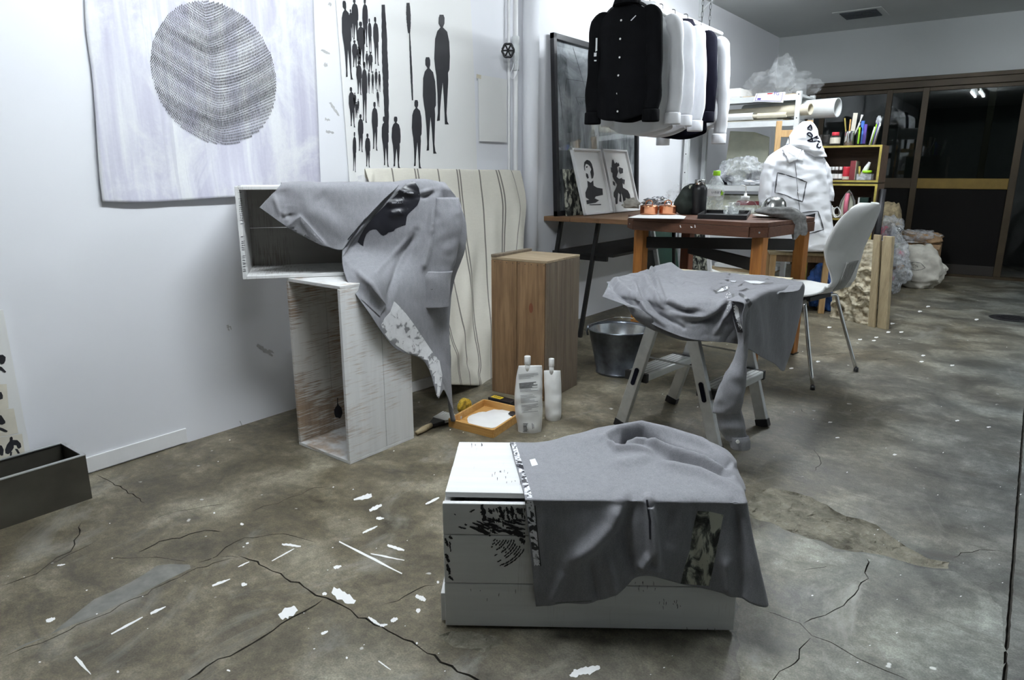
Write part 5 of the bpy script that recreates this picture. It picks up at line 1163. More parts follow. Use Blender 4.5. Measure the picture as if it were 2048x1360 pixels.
hanging_shirt('white_shirt', 'white shirt on the rail right behind the black shirt', 3.72, 'white_cloth2', .375, .66, .50, .02, .05, det=False, seed=2)
hanging_shirt('white_shirt', 'white shirt in the middle of the rail, second of the white ones', 3.93, 'white_cloth', .375, .66, .50, .0, .03, det=False, seed=3)
hanging_shirt('white_shirt', 'white shirt on the rail just ahead of the navy shirt', 4.10, 'white_cloth', .375, .62, .52, .0, .0, det=False, seed=4)
hanging_shirt('navy_shirt', 'dark navy shirt hanging between two white shirts on the rail', 4.26, 'navy_cloth', .365, .66, .46, .01, .0, det=False, hanger='purple_ink', seed=5)
hanging_shirt('white_shirt', 'white shirt hanging at the far end of the rail past the navy shirt', 4.50, 'white_cloth', .375, .60, .58, .0, .0, det=False, seed=6)
bt_ = [o for o in bsh.children if o.name.startswith(('body', 'sleeve'))]
ZK = ((1060, 0), 4.533)
for pl in ([(598, 345), (612, 345), (610, 460), (594, 470)], [(582, 480), (604, 478), (602, 512), (580, 514)], [(584, 544), (604, 544), (602, 556), (584, 556)]): decal('sleeve_print', V2(*ZK, pl), bt_, 'white_cloth2', bsh, .003, 6)
decal('pocket_pen_line', V2(*ZK, [(912, 188), (958, 140), (964, 144), (920, 192)]), bt_, 'white_cloth2', bsh, .003, 6)
br = empty('wall_bracket', onx(-2.44, 1415, 15), 'white steel angle bracket on the wall near the ceiling', 'bracket')
p = onx(-2.43, 1405, 10)
MB().box(-2.453, -2.43, p.y-.012, p.y+.012, p.z-.09, p.z+.22).build('wall_strip', 'white_steel', br); MB().box(-2.43, -2.10, p.y-.012, p.y+.012, p.z+.20, p.z+.22).build('arm', 'white_steel', br); MB().beam((-2.432, p.y, p.z-.05), (-2.14, p.y, p.z+.20), .02, .012).build('brace', 'white_steel', br)

# ================================================================== WHITE SHELL CHAIR
fwd = Vector((-.978, .21, 0)); side = Vector((-.21, -.978, 0)); cc = Vector((-.885, 3.595, 0))
ch = empty('white_chair', cc, 'white moulded shell chair with chrome legs beside the step ladder', 'chair')
prof = [(.182, .412, .10), (.172, .436, .145), (.09, .432, .228), (.02, .424, .25), (-.08, .425, .232), (-.158, .442, .165), (-.195, .490, .125), (-.212, .54, .14), (-.228, .60, .185), (-.250, .68, .215), (-.280, .77, .205), (-.305, .835, .15), (-.312, .862, .06)]
PP = [Vector(p) for p in prof]; nS, nT = 70, 30; vv, ff = [], []
for i in range(nS+1):
    q = crv(PP, i/nS); f, z, hw_ = q
    for j in range(nT+1):
        t = -1+2*j/nT; dish = .030*(t*t) if z < .47 else 0; wrap = .055*t*t*min(1, max(0, (z-.5)/.15)) if z > .5 else 0
        lip = -.035*max(0, abs(t)-.8)/.2 if z < .46 else 0
        vv.append(cc+fwd*(f+wrap)+side*(t*hw_)+Vector((0, 0, z+dish*.5+lip*.3)))
for i in range(nS):
    for j in range(nT): ff.append((i*(nT+1)+j, i*(nT+1)+j+1, (i+1)*(nT+1)+j+1, (i+1)*(nT+1)+j))
mesh('shell', vv, ff, 'white_plastic', ch, smooth=True, solid=.010)
for k in range(-4, 5):
    pts = []
    for i in range(16):
        tt = (.44+.22*i/15); q = crv(PP, tt); pts.append(cc+fwd*(q[0]-.006)+side*(k*.012*(1+.25*i/15))+Vector((0, 0, q[1]-.003)))
    MB().tube(pts, .0028, 6).build('back_rib', 'chair_grey', ch, smooth=True)
T_c = frame(cc, ex=(fwd.x, fwd.y)); MB(T_c).box(-.10, .10, -.11, .11, .392, .412).build('seat_plate', 'black_plastic', ch)
for a, b_ in ((1, 1), (1, -1), (-1, 1), (-1, -1)):
    foot = cc+fwd*(a*.215 if a < 0 else .19)+side*(b_*.235); top = cc+fwd*(a*.10)+side*(b_*.165)+Vector((0, 0, .396)); inn = cc+fwd*(a*.06)+side*(b_*.05)+Vector((0, 0, .396))
    lg = MB().tube(curve_pts([inn, inn.lerp(top, .6), top+Vector((0, 0, -.004)), top+(foot-top)*.12, top+(foot-top)*.4, foot+Vector((0, 0, .012))], 22), .0095, 12).build('leg', 'chrome', ch, smooth=True)
    MB().lathe([(.011, 0), (.012, .002), (.011, .022)], foot, 12).build('foot_cap', 'black_plastic', lg, smooth=True)

# ================================================================== THINGS ON THE WORK TABLE
ZT = .765+.0008
def at(x, y, z=ZT): return fl(x, y, z)
def blob(name, c, r, mat, parent=None, amp=.18, fr=6., seed=0, sub=4, flat=None, sq=1., smooth=True, **kw):
    bm = bmesh.new(); bmesh.ops.create_icosphere(bm, subdivisions=sub, radius=1.)
    for v in bm.verts:
        n = v.co.normalized(); h = 1+amp*(noise.fractal(n*fr*.30+Vector((seed*7.3, seed*3.1, 0)), 1.2, 2., 3)+.35*abs(noise.noise(n*fr*.8+Vector((seed, 2, 3)))))
        p = Vector([math.copysign(abs(q)**sq, q) for q in n])*h; v.co = Vector((p.x*r[0], p.y*r[1], p.z*r[2]))
        if flat is not None and v.co.z < -flat*r[2]: v.co.z = -flat*r[2]+(v.co.z+flat*r[2])*.06
        v.co += Vector(c)
    me = bpy.data.meshes.new(name); bm.to_mesh(me); bm.free()
    return link(name, me, mat, parent, smooth=smooth, **kw)
sh = empty('paper_sheet', at(1310, 434), 'white paper sheet under the copper pots on the work table', 'paper')
MB().prism([at(1256, 435.5), at(1300, 437), at(1368, 438), at(1372, 433), at(1345, 428), at(1280, 429)], (0, 0, .0015)).build('sheet', 'paper_white', sh)
def pot(x0, x1, yb, yt, label):
    c = at((x0+x1)/2, yb); dpt = (c-CP).dot(CF); r = (x1-x0)/2/FOC*dpt; c = c+NH*r*.9; c.z = ZT+.0016; h = (yb-yt)/FOC*dpt*1.02
    e = empty('copper_pot', c, label, 'pot', None)
    MB().lathe([(r*.9, .002), (r*.96, 0), (r, .01), (r, h*.80), (r*1.04, h*.82), (r*1.04, h*.86), (r*.97, h*.87)], c, 36).build('body', 'copper', e, smooth=True)
    MB().lathe([(r*1.02, h*.875), (r*1.03, h*.90), (r*.9, h*.99), (r*.4, h*1.06), (r*.05, h*1.07)], c, 36).build('lid', 'copper', e, smooth=True)
    MB().tube(curve_pts([c+Vector((-.022*1.0, .0, h*1.03)), c+Vector((-.018, 0, h*1.35)), c+Vector((0, 0, h*1.5)), c+Vector((.018, 0, h*1.35)), c+Vector((.022, 0, h*1.03))], 20), .003, 8).build('handle', 'copper', e, smooth=True)
    return e
pot(1283, 1318, 430.5, 412, 'lidded copper pot on the paper, the one clear of the green pouch'); pot(1321, 1356, 430.5, 412, 'lidded copper pot partly behind the dark green pouch')
# dish of foil wrapped things behind the pots
c = at(1322, 421); c = c+NH*.10; c.z = ZT; e = empty('steel_dish', c, 'shallow steel dish with foil wrapping behind the copper pots', 'dish')
MB().lathe([(.06, 0), (.09, .012), (.115, .03), (.118, .03), (.09, .008)], c, 32, True, False).build('dish', 'steel', e, smooth=True)
blob('foil', c+Vector((0, 0, .045)), (.09, .06, .032), 'silver_foil', e, .5, 9, 3, 4, .5)
e = empty('crumpled_bag', c+Vector((.09, .12, 0)), 'clear crumpled plastic bag on the table against the white wall', 'plastic bag')
blob('bag', c+Vector((.10, .21, .062)), (.12, .06, .085), 'plastic_film', e, .5, 8, 5, 5, .7)
e = empty('rolled_cloth', c+Vector((-.16, -.01, 0)), 'small beige rag lump beside the copper pots', 'rag'); blob('rag', c+Vector((-.19, -.01, .03)), (.055, .045, .036), 'canvas_bag', e, .4, 8, 8, 4, .7)
# dark green pouch
P0 = at(1375, 429); e = empty('green_pouch', P0, 'dark green fabric pouch leaning on the black flask', 'pouch')
gp = loft('pouch', [(1380, 1389, 367), (1368, 1389, 375), (1358, 1389, 388), (1350, 1389, 402), (1348, 1388, 412), (1354, 1386, 424), (1364, 1384, 430.5)], P0+NH*.03, [.008, .02, .03, .034, .034, .03, .02], 'olive_cloth', e, 22, 7, .004)
decal('emblem', V2((1260, 320), 6.827, [(800, 380), (815, 350), (850, 340), (830, 370), (820, 395)]), [gp], 'sage_board', e, .001, 4)
# flask
def bottle(name, label, x0, x1, yb, yt, cat='bottle'):
    c = at((x0+x1)/2, yb); dpt = (c-CP).dot(CF); r = (x1-x0)/2/FOC*dpt; c = c+NH*r*.85; c.z = ZT; h = (yb-yt)/FOC*dpt*1.0
    return empty(name, c, label, cat), c, r, h
e, c, r, h = bottle('black_flask', 'matt black flask with a steel cap on the work table', 1385, 1414.5, 429.5, 361)
MB().lathe([(r*.96, 0), (r, .006), (r, h*.70), (r*.95, h*.76), (r*.78, h*.825), (r*.70, h*.845), (r*.70, h*.85)], c, 36).build('body', 'black_plastic', e, smooth=True)
MB().lathe([(r*.70, h*.852), (r*.73, h*.857), (r*.73, h*.985), (r*.70, h)], c, 36).build('cap', 'steel', e, smooth=True)
e, c, r, h = bottle('water_bottle', 'clear plastic water bottle with green cap and leaf star label', 1415, 1450, 425.5, 344)
prof = [(r*.9, 0), (r*.96, .006)]+[(r*(.97 if k % 2 else .91), .012+k*h*.026) for k in range(13)]+[(r*.97, h*.37), (r*.99, h*.52), (r*.96, h*.62), (r*.82, h*.72), (r*.45, h*.85), (r*.33, h*.89), (r*.33, h*.91)]
MB().lathe(prof, c, 36, True, False).build('body', 'pet', e, smooth=True)
MB().lathe([(r*.40, h*.885), (r*.41, h*.89), (r*.41, h*.99), (r*.38, h)], c, 24).build('cap', 'green_cap', e, smooth=True)
lb = MB(); nL = 24
lb.add([c+Vector((r*1.0*math.cos(a), r*1.0*math.sin(a), z)) for z in (h*.40, h*.57) for a in [-2.9+2.3*k/nL for k in range(nL+1)]], [(k, k+1, nL+2+k, nL+1+k) for k in range(nL)])
lbo = lb.build('label', 'paper_white', e, smooth=True)
fd = Vector((-NH.x, -NH.y, 0)); sd = CR.copy(); sd.z = 0; sd.normalize()
cc_ = c+fd*(r*1.01)+Vector((0, 0, h*.47))
st = []
for k in range(12):
    a = math.pi*k/6+.3; rr = (.020 if k % 2 == 0 else .009); st.append(cc_+sd*(.020+rr*math.cos(a))+Vector((0, 0, rr*math.sin(a)))+fd*(-.006))
MB().prism(st, fd*.001).build('leaf_star', 'green_cap', lbo)
text('lettering', '\u3044\u308d\u306f\u3059', .016, c+fd*(r*1.004)-sd*.040+Vector((0, 0, h*.465)), sd, (0, 0, 1), 'ink', lbo)
# black tray
e = empty('black_tray', at(1450, 432), 'shallow black plastic tray on the table in front of the bottles', 'tray')
q = [at(1396, 437), at(1492, 440), at(1500, 429), at(1412, 427)]
for k in range(4):
    a, b_ = q[k], q[(k+1) % 4]; MB().beam(a+Vector((0, 0, .012)), b_+Vector((0, 0, .012)), .006, .022).build('side', 'black_plastic', e, bevel=.001)
MB().prism(q, (0, 0, .004)).build('base', 'black_plastic', e)
# glass jar with a pump
e, c, r, h = bottle('pump_bottle', 'squat clear glass bottle with a white pump top', 1470, 1520, 428, 401)
MB().lathe([(r*.95, 0), (r, .008), (r*.98, h*.55), (r*.80, h*.85), (r*.5, h*.98), (r*.36, h), (r*.34, h*1.02)], c, 36).build('body', 'glass', e, smooth=True)
MB().lathe([(r*.80, .006), (r*.84, .010), (r*.82, h*.4), (r*.3, h*.42)], c, 30).build('liquid', 'pet', e, smooth=True)
pm = MB().lathe([(r*.34, h*1.02), (r*.34, h*1.28), (r*.12, h*1.3), (r*.12, h*1.5)], c, 20).build('pump_collar', 'white_plastic', e, smooth=True)
MB().tube(curve_pts([c+Vector((0, 0, h*1.45)), c+Vector((0, 0, h*1.85)), c-sd*.006+Vector((0, 0, h*2.0)), c-sd*.03+Vector((0, 0, h*2.08))], 18), .0042, 8).build('nozzle', 'white_plastic', e, smooth=True)
# bowls
e, c, r, h = bottle('steel_bowl', 'polished steel bowl upside down under the grey rag', 1529, 1580, 431, 395, 'bowl')
MB().lathe([(r, 0), (r*1.0, .003), (r*.97, h*.35), (r*.85, h*.72), (r*.62, h*.95), (r*.3, h), (r*.02, h)], c, 40).build('bowl', 'steel', e, smooth=True)
e = empty('clear_cups', at(1462, 430)+NH*.04, 'stacked clear plastic cups and film between the bottles', 'cups'); b0 = at(1462, 431)+NH*.05; b0.z = ZT
for k in range(2): MB().lathe([(.026, 0), (.032, .05+.02*k), (.034, .05+.02*k)], b0+Vector((.02*k, .03*k, 0)), 24, True, False).build('cup', 'pet', e, smooth=True)
blob('film', b0+Vector((.01, .08, .05)), (.05, .03, .055), 'plastic_film', e, .5, 7, 12, 4, .8)
# plate and rag at the table end
c = at(1545, 436); e = empty('small_plate', c, 'small pale plate with coloured rim at the table end', 'plate'); c = c+NH*.05; c.z = ZT
MB().lathe([(.04, 0), (.055, .002), (.085, .010), (.086, .012), (.05, .005)], c, 32, True, True).build('plate', 'paper_white', e, smooth=True)
P0 = at(1575, 437)+Vector((.02, -.06, 0)); e = empty('grey_rag', P0, 'grey rag draped over the bowl and hanging off the table edge', 'rag')
loft('rag', [(1528, 1586, 414), (1512, 1598, 420), (1516, 1606, 427), (1548, 1610, 434), (1568, 1611, 442), (1578, 1612, 452), (1581, 1608, 461), (1584, 1600, 470), (1585, 1591, 479)], P0, [.02, .035, .05, .04, .03, .028, .025, .018, .006], 'rag_grey', e, 26, 7, .007)
loft('rag_corner', [(1596, 1610, 440), (1598, 1613, 455), (1600, 1612.5, 466), (1603, 1610, 471)], P0-NH*.012, [.02, .022, .016, .006], 'rag_grey', e, 16, 6, .005)

# ================================================================== STEEL RACK
RY, RY2, rx0, rx1 = 5.60, 6.02, -2.425, -1.525
rk = empty('steel_rack', ((rx0+rx1)/2, (RY+RY2)/2, 0), 'grey white steel shelving rack loaded with tubes and papers', 'rack')
for x in (rx0+.0175, rx1-.0175):
    for y in (RY+.0175, RY2-.0175):
        po = MB().box(x-.0175, x+.0175, y-.0175, y+.0175, 0, 1.592).build('post', 'white_steel', rk)
        if y < RY+.1:
            for z in (1.57, 1.40, 1.30, 1.15, 1.0): MB().tube([(x, y-.0176, z), (x, y-.0184, z)], .005, 10).build('bolt', 'black_metal', po)
for z in (1.560, 1.375, .885, .50, .12):
    MB().box(rx0+.002, rx1-.002, RY+.002, RY2-.002, z-.004, z+.012).build('shelf', 'white_steel', rk); MB().box(rx0+.036, rx1-.036, RY+.001, RY+.004, z-.03, z-.004).build('shelf_lip', 'white_steel', rk)
def rack_thing(name, label, cat, loc): return empty(name, loc, label, cat)
zt1 = 1.573
e = rack_thing('flat_box', 'flat white box lying on top of the steel rack', 'box', (-2.2, 5.75, zt1)); p, q = ony(5.62, 1420, 180), ony(5.62, 1478, 175)
MB().box(rx0+.042, q.x, 5.645, 5.92, zt1, zt1+.012).build('base', 'paper_white', e); MB().box(rx0+.038, q.x+.004, 5.641, 5.924, zt1+.010, zt1+.075).build('lid', 'paper_white', e, bevel=.002)
e = rack_thing('cardboard_sheet', 'tan cardboard sheet on top of the steel rack under the clear bag', 'cardboard', (-1.7, 5.8, zt1)); MB().box(q.x+.03, -1.57, 5.64, 5.96, zt1, zt1+.008).build('sheet', 'kraft', e)
e = rack_thing('clear_bag', 'clear crumpled plastic bag puffed up on top of the rack', 'plastic bag', (-1.75, 5.75, zt1+.009)); b0 = ony(5.78, 1545, 165)
blob('bag', Vector((b0.x+.03, 5.78, zt1+.105)), (.19, .13, .115), 'plastic_film', e, .55, 7, 21, 5, .82); blob('bag_neck', Vector((b0.x+.08, 5.76, zt1+.18)), (.08, .05, .12), 'plastic_film', e, .5, 7, 22, 4); blob('bag_end', Vector((b0.x+.26, 5.74, zt1+.055)), (.11, .09, .055), 'plastic_film', e, .5, 7, 25, 4, .9)
# printed carton card on the rack front
e = rack_thing('printed_carton', 'white carton with purple print and red mark at the rack top', 'box', ony(5.58, 1538, 205))
cq = [ony(5.575, *p) for p in ((1506, 203), (1565, 205), (1570, 184), (1512, 187))]
MB().prism(cq, (0, .018, 0)).build('carton', 'paper_white', e)
exq = (cq[1]-cq[0]).normalized(); eyq = (cq[3]-cq[0]).normalized()
def inq(u, v): return cq[0].lerp(cq[1], u).lerp(cq[3].lerp(cq[2], u), v)+Vector((0, -.001, 0))
for a, b_ in (((.06, .12), (.94, .12)), ((.94, .12), (.94, .95)), ((.06, .12), (.06, .95))): MB().beam(inq(*a), inq(*b_), .002, .003, (0, 1, 0)).build('print_border', 'purple_ink', e)
MB().prism([inq(*p) for p in ((.12, .22), (.24, .22), (.24, .42), (.12, .42))], (0, -.0006, 0)).build('print_block', 'purple_ink', e)
MB().prism([inq(*p) for p in ((.42, .84), (.58, .86), (.60, .96), (.40, .96))], (0, -.0006, 0)).build('red_mark', 'red', e)
text('lettering', 'FG', .034, inq(.64, .74), exq, (0, 0, 1), 'purple_ink', e)
# tubes
zs2 = 1.388
def tube_roll(name, label, end, r, mat, back, wall=.006, cat='tube', Y=5.55, dz=0.):
    p = ony(Y, *end); p.z = zs2+r+dz; q = p+Vector(back); d = (q-p).normalized(); e = empty(name, (p+q)/2-Vector((0, 0, r)), label, cat)
    up = Vector((0, 0, 1)); x = d.cross(up).normalized(); y = x.cross(d); n = 28; vv, ff = [], []
    for P, R in ((q, r), (p, r), (p, r-wall), (p+d*.3, r-wall)): vv += [P+x*math.cos(2*math.pi*k/n)*R+y*math.sin(2*math.pi*k/n)*R for k in range(n)]
    for j in range(3): ff += [(j*n+k, j*n+(k+1) % n, (j+1)*n+(k+1) % n, (j+1)*n+k) for k in range(n)]
    ff.append(tuple(range(n)))
    o = mesh('tube', vv, ff, mat, e); bm = bmesh.new(); bm.from_mesh(o.data); bmesh.ops.recalc_face_normals(bm, faces=bm.faces); bm.to_mesh(o.data); bm.free()
    o.data.polygons.foreach_set('use_smooth', [True]*len(o.data.polygons)); s_ = o.modifiers.new('es', 'EDGE_SPLIT'); s_.split_angle = .8
    return e
tube_roll('white_tube', 'wide white plastic tube sticking out of the rack', (1676, 214), .070, 'tube_white', (-.75, .14, 0), Y=5.79, dz=.017)
tube_roll('cardboard_tube', 'cream cardboard tube in front of the wide white tube', (1622, 211), .042, 'tube_cream', (-.75, .20, 0), Y=5.625, dz=.03)
tube_roll('paper_roll', 'thin cream paper roll beside the cardboard tube', (1574, 220), .020, 'tube_cream', (-.22, .0, 0), .008, 'roll', 5.63, .022)
tube_roll('paper_roll', 'loose paper roll at the inner end of the rack shelf', (1508, 219), .026, 'paper_white', (-.30, .02, 0), .004, 'roll', 5.635, .017)
e = rack_thing('paper_stack', 'untidy stack of cream papers and envelopes on the rack shelf', 'papers', (-1.95, 5.7, zs2)); rnd = random.Random(8)
for k in range(7):
    a = rnd.uniform(-.08, .08); T = frame(Vector((-2.33+.02*k, 5.64+rnd.uniform(0, .03), zs2+.0005+k*.0022)), a); MB(T).box(0, .52+rnd.uniform(-.1, .14), 0, .25, 0, .0018).build('sheet', rnd.choice(['cream_paper', 'paper_white', 'kraft', 'cream_paper']), e)
e = rack_thing('sage_panel', 'pale sage fabric panel folded on the rack below the tubes', 'panel', (-1.95, 5.8, .90))
MB().prism([ony(5.86, *p) for p in ((1452, 366), (1533, 366), (1536, 320), (1538, 274), (1508, 264), (1460, 262), (1452, 320))], (0, .02, 0)).build('panel', 'sage_board', e, bevel=.003)
MB().prism([ony(5.857, *p) for p in ((1500, 366), (1533, 366), (1536, 320), (1538, 276), (1512, 270), (1503, 320))], (0, .003, 0)).build('fold', 'sage_board', e)
e = rack_thing('bag_of_clothes', 'translucent plastic bag of folded dark and white clothes on the rack', 'plastic bag', (-1.85, 5.7, .898)); b0 = ony(5.70, 1485, 350)
blob('bag', Vector((b0.x, 5.70, .898+.10)), (.20, .09, .115), 'plastic_film_thick', e, .4, 6, 31, 5, .85); blob('dark_cloth', Vector((b0.x+.10, 5.70, .96)), (.06, .05, .05), 'navy_cloth', e, .3, 6, 2, 4, .9); blob('dark_cloth', Vector((b0.x-.13, 5.70, .94)), (.06, .05, .04), 'navy_cloth', e, .3, 6, 5, 4, .9); blob('white_cloth', Vector((b0.x+.09, 5.69, .925)), (.09, .06, .024), 'white_cloth', e, .3, 6, 3, 4, .9)
e = rack_thing('carton', 'olive grey carton with a brown mark on the lower rack shelf', 'box', (-1.9, 5.8, .513)); MB().box(-2.30, -1.62, 5.66, 5.95, .513, .82).build('carton', 'sage_board', e, bevel=.003); MB().prism([(-1.98, 5.6585, .74), (-1.78, 5.6585, .745), (-1.76, 5.6585, .775), (-1.96, 5.6585, .78)], (0, -.0006, 0)).build('mark', 'maroon', e)
e = rack_thing('book_pile', 'low pile of pale papers on the bottom rack shelf', 'papers', (-1.9, 5.75, .133))
for k in range(4): MB(frame(Vector((-2.2+.03*k, 5.64, .1335+k*.031)), .03*(-1)**k)).box(0, .5, 0, .3, 0, .03).build('book', ['paper_white', 'cream_paper', 'kraft', 'paper_white'][k], e)
# ================================================================== UNDER THE TABLE
fq = leaning((1392, 487), (1424, 487), (1386, 440), (1412, 440), -2.0, .52) if False else None
e = empty('leaning_picture', (-1.75, 5.52, 0), 'white framed dark print leaning on the rack foot below the table', 'picture')
pq = [ony(5.50, *p) for p in ((1372, 560), (1428, 560), (1416, 440), (1362, 440))]; pq[0].z = pq[1].z = .003
MB().prism(pq, (0, .02, 0)).build('frame', 'white_paint', e, bevel=.002); mid = sum(pq, Vector())/4; MB().prism([mid+(p-mid)*.72+Vector((0, -.0015, 0)) for p in pq], (0, .001, 0)).build('print', 'pocket_print', e)
e = empty('green_board', (-2.25, 5.2, 0), 'dark green board with pale edges leaning on the wall under the desk', 'board'); MB().hexa([(-2.30, 5.02, .002), (-2.28, 5.02, .002), (-2.28, 5.40, .002), (-2.30, 5.40, .002), (-2.42, 5.02, .60), (-2.40, 5.02, .60), (-2.40, 5.40, .60), (-2.42, 5.40, .60)]).build('board', 'green_dark', e)
MB().hexa([(-2.285, 4.99, .002), (-2.255, 4.99, .002), (-2.255, 5.015, .002), (-2.285, 5.015, .002), (-2.42, 4.99, .62), (-2.39, 4.99, .62), (-2.39, 5.015, .62), (-2.42, 5.015, .62)]).build('edge_strip', 'aluminium', e)
e = empty('dark_carton', (-1.55, 4.75, 0), 'dark grey carton on the floor below the work table', 'box'); b0 = fl(1460, 590)
MB(frame(Vector((-1.90, 4.72, 0)), .1)).box(0, .38, 0, .30, 0, .22).build('carton', 'alu_dark', e, bevel=.003)
e = empty('folded_card', (-1.6, 4.85, .22), 'folded white card sheets lying on the dark carton', 'card')
for a, b_, c_, d_ in (((1394, 505), (1440, 520), (1470, 545), (1402, 548)), ((1425, 532), (1480, 528), (1497, 540), (1440, 546))):
    z = .224 if a[0] == 1394 else .230
    pts = [fl(*p, z) for p in (a, b_, c_, d_)]; c = Vector((-1.71, 4.88, z)); s = sum(pts, Vector())/4; pts = [c+(p-s)*.8 for p in pts]; MB().prism(pts, (0, 0, .003)).build('card', 'paper_white', e)
for p in list(e.children)[:1]: pass
blk = empty('black_bag', (-1.40, 5.34, 0), 'black plastic bag on the floor beneath the wooden stand', 'bag'); blob('bag', (-1.40, 5.34, .10), (.10, .09, .11), 'black_plastic', blk, .3, 6, 41, 4, .88)
bs = empty('blue_sheet', (-1.16, 5.42, .0), 'crumpled blue plastic sheet under the wooden stand seat', 'sheet'); blob('sheet', (-1.17, 5.42, .165), (.125, .11, .17), 'blue_sheet', bs, .3, 9, 43, 5, .95)

# ================================================================== WOODEN STAND WITH WHITE SHIRT
sz = .438; TS = frame(Vector((-1.50, 5.12, 0)), .36); sw, sdp = .40, .34
sd_ = empty('wooden_stand', TS @ Vector((sw/2, sdp/2, 0)), 'tall backed orange pine chair used as a stand for the white shirt', 'chair')
for x in (.0, .21):
    MB(TS).box(x-.02, x+.02, sdp-.04, sdp, 0, 1.37).build('back_post', 'wood_pine', sd_, bevel=.002)
for x in (.02, sw-.02): MB(TS).box(x-.02, x+.02, 0, .04, 0, sz-.02).build('leg', 'wood_pine', sd_, bevel=.002)
for z in (1.28, 1.0, .70): MB(TS).box(.02, .19, sdp-.032, sdp-.008, z-.025, z+.025).build('back_rail', 'wood_pine', sd_, bevel=.002)
MB(TS).box(-.01, sw+.01, -.012, sdp-.042, sz-.02, sz).build('seat', 'wood_board', sd_, bevel=.003)
MB(TS).box(.04, sw-.04, .012, .032, sz-.07, sz-.021).build('seat_rail', 'wood_brown', sd_, bevel=.002)
for x in (.01, sw-.03): MB(TS).box(x, x+.02, .04, sdp-.04, .18, .21).build('side_rail', 'wood_pine', sd_)
SP_ = Vector((-1.30, 5.20, 0)); ws = empty('white_shirt', (-1.30, 5.2, .44), 'white shirt with black sewn outlines hung on the pine stand', 'shirt')
ridw = ridgefun([([(1560, 340), (1550, 420), (1555, 495)], 5, .010), ([(1610, 330), (1625, 420), (1650, 490)], 5, .010), ([(1600, 400), (1612, 495)], 5, -.008), ([(1640, 350), (1655, 440), (1664, 490)], 5, -.008), ([(1580, 330), (1575, 480)], 5, -.006)])
wbo = loft('body', [(1572, 1618, 290), (1552, 1634, 302), (1534, 1648, 318), (1536, 1654, 345), (1534, 1658, 385), (1533, 1662, 425), (1538, 1666, 462), (1546, 1669, 492), (1549, 1668, 500)], SP_, [.05, .09, .11, .12, .12, .12, .12, .12, .11], 'white_cloth', ws, 40, 8, .005, False, ridw)
wl = loft('sleeve', [(1534, 1546, 318), (1527, 1548, 332), (1521, 1546, 360), (1518, 1543, 392), (1519, 1540, 412)], SP_-NH*.03, [.03, .05, .05, .045, .04], 'white_cloth', ws, 18, 7, .004); wr_ = loft('sleeve', [(1638, 1650, 318), (1640, 1658, 335), (1646, 1664, 360), (1652, 1666, 385), (1654, 1667, 402)], SP_-NH*.02, [.03, .05, .045, .04, .035], 'white_cloth', ws, 18, 7, .004)
ZW = ((1500, 230), 4.12)
def wline(pts, w=5):
    out = []
    for a, b_ in zip(pts, pts[1:]): out.append(V2(*ZW, stroke(a, b_, w, w, .2, 5, rnd)))
    return out
decal('sewn_outline', wline([(228, 475), (290, 490), (380, 520), (465, 550), (450, 620), (430, 715), (350, 690), (290, 660), (208, 640), (228, 475)]), [wbo], 'ink_grey', ws, .005, 6)
decal('sewn_outline', wline([(430, 805), (555, 792), (580, 860), (602, 945), (460, 985)]), [wbo], 'ink_grey', ws, .005, 6)
decal('black_patch', V2(*ZW, [(455, 828), (535, 810), (530, 866), (455, 886)]), [wbo], 'ink', ws, .005, 6)
decal('placket_edge', wline([(372, 395), (385, 560), (400, 700), (408, 790)], 2.5), [wbo], 'ink_grey', ws, .005, 6)
for k, y in enumerate((420, 520, 640, 740)): decal('button', V2(*ZW, [(388+k*6+5*math.cos(t), y+6*math.sin(t)) for t in [2*math.pi*i/8 for i in range(8)]]), [wbo], 'button', ws, .003, 6)
for pl in ([(270, 285), (330, 250), (430, 280), (385, 365), (318, 395)], [(435, 285), (440, 390), (385, 365)]): decal('collar_wing', V2(*ZW, pl), [wbo], 'white_cloth2', ws, .016, 5)
decal('collar_shade_line', wline([(272, 285), (318, 393), (385, 362), (440, 390)], 2.2)+wline([(300, 300), (385, 358), (432, 290)], 1.6), [wbo], 'scuff_and_shade', ws, .019, 6)  # grey lines paint in the shadow along the collar edges
hd = empty('white_hood', vp(SP_, 1610, 300), 'white cloth hood with black brush lettering on top of the stand', 'cloth'); 
hdo = loft('hood', [(1606, 1622, 243), (1597, 1629, 250), (1585, 1634, 264), (1577, 1639, 280), (1574, 1643, 292), (1590, 1648, 304), (1610, 1650, 314)], SP_-NH*.02, [.03, .06, .08, .09, .10, .10, .09], 'white_cloth', hd, 28, 8, .006)
for pts in ([(500, 82), (468, 112), (505, 132)], [(500, 85), (510, 130)], [(465, 158), (490, 145), (515, 170), (500, 182), (465, 160)], [(555, 175), (520, 190), (470, 212), (515, 222), (550, 215)], [(500, 180), (515, 222)], [(535, 185), (565, 195)], [(550, 215), (575, 225)], [(560, 235), (545, 262), (570, 275), (580, 260)]): decal('brush_letter', wline(pts, 6), [hdo, wbo], 'navy_cloth', hd, .005, 6)
decal('hood_edge', wline([(322, 140), (328, 240)], 3), [hdo], 'ink_grey', hd, .005, 6)

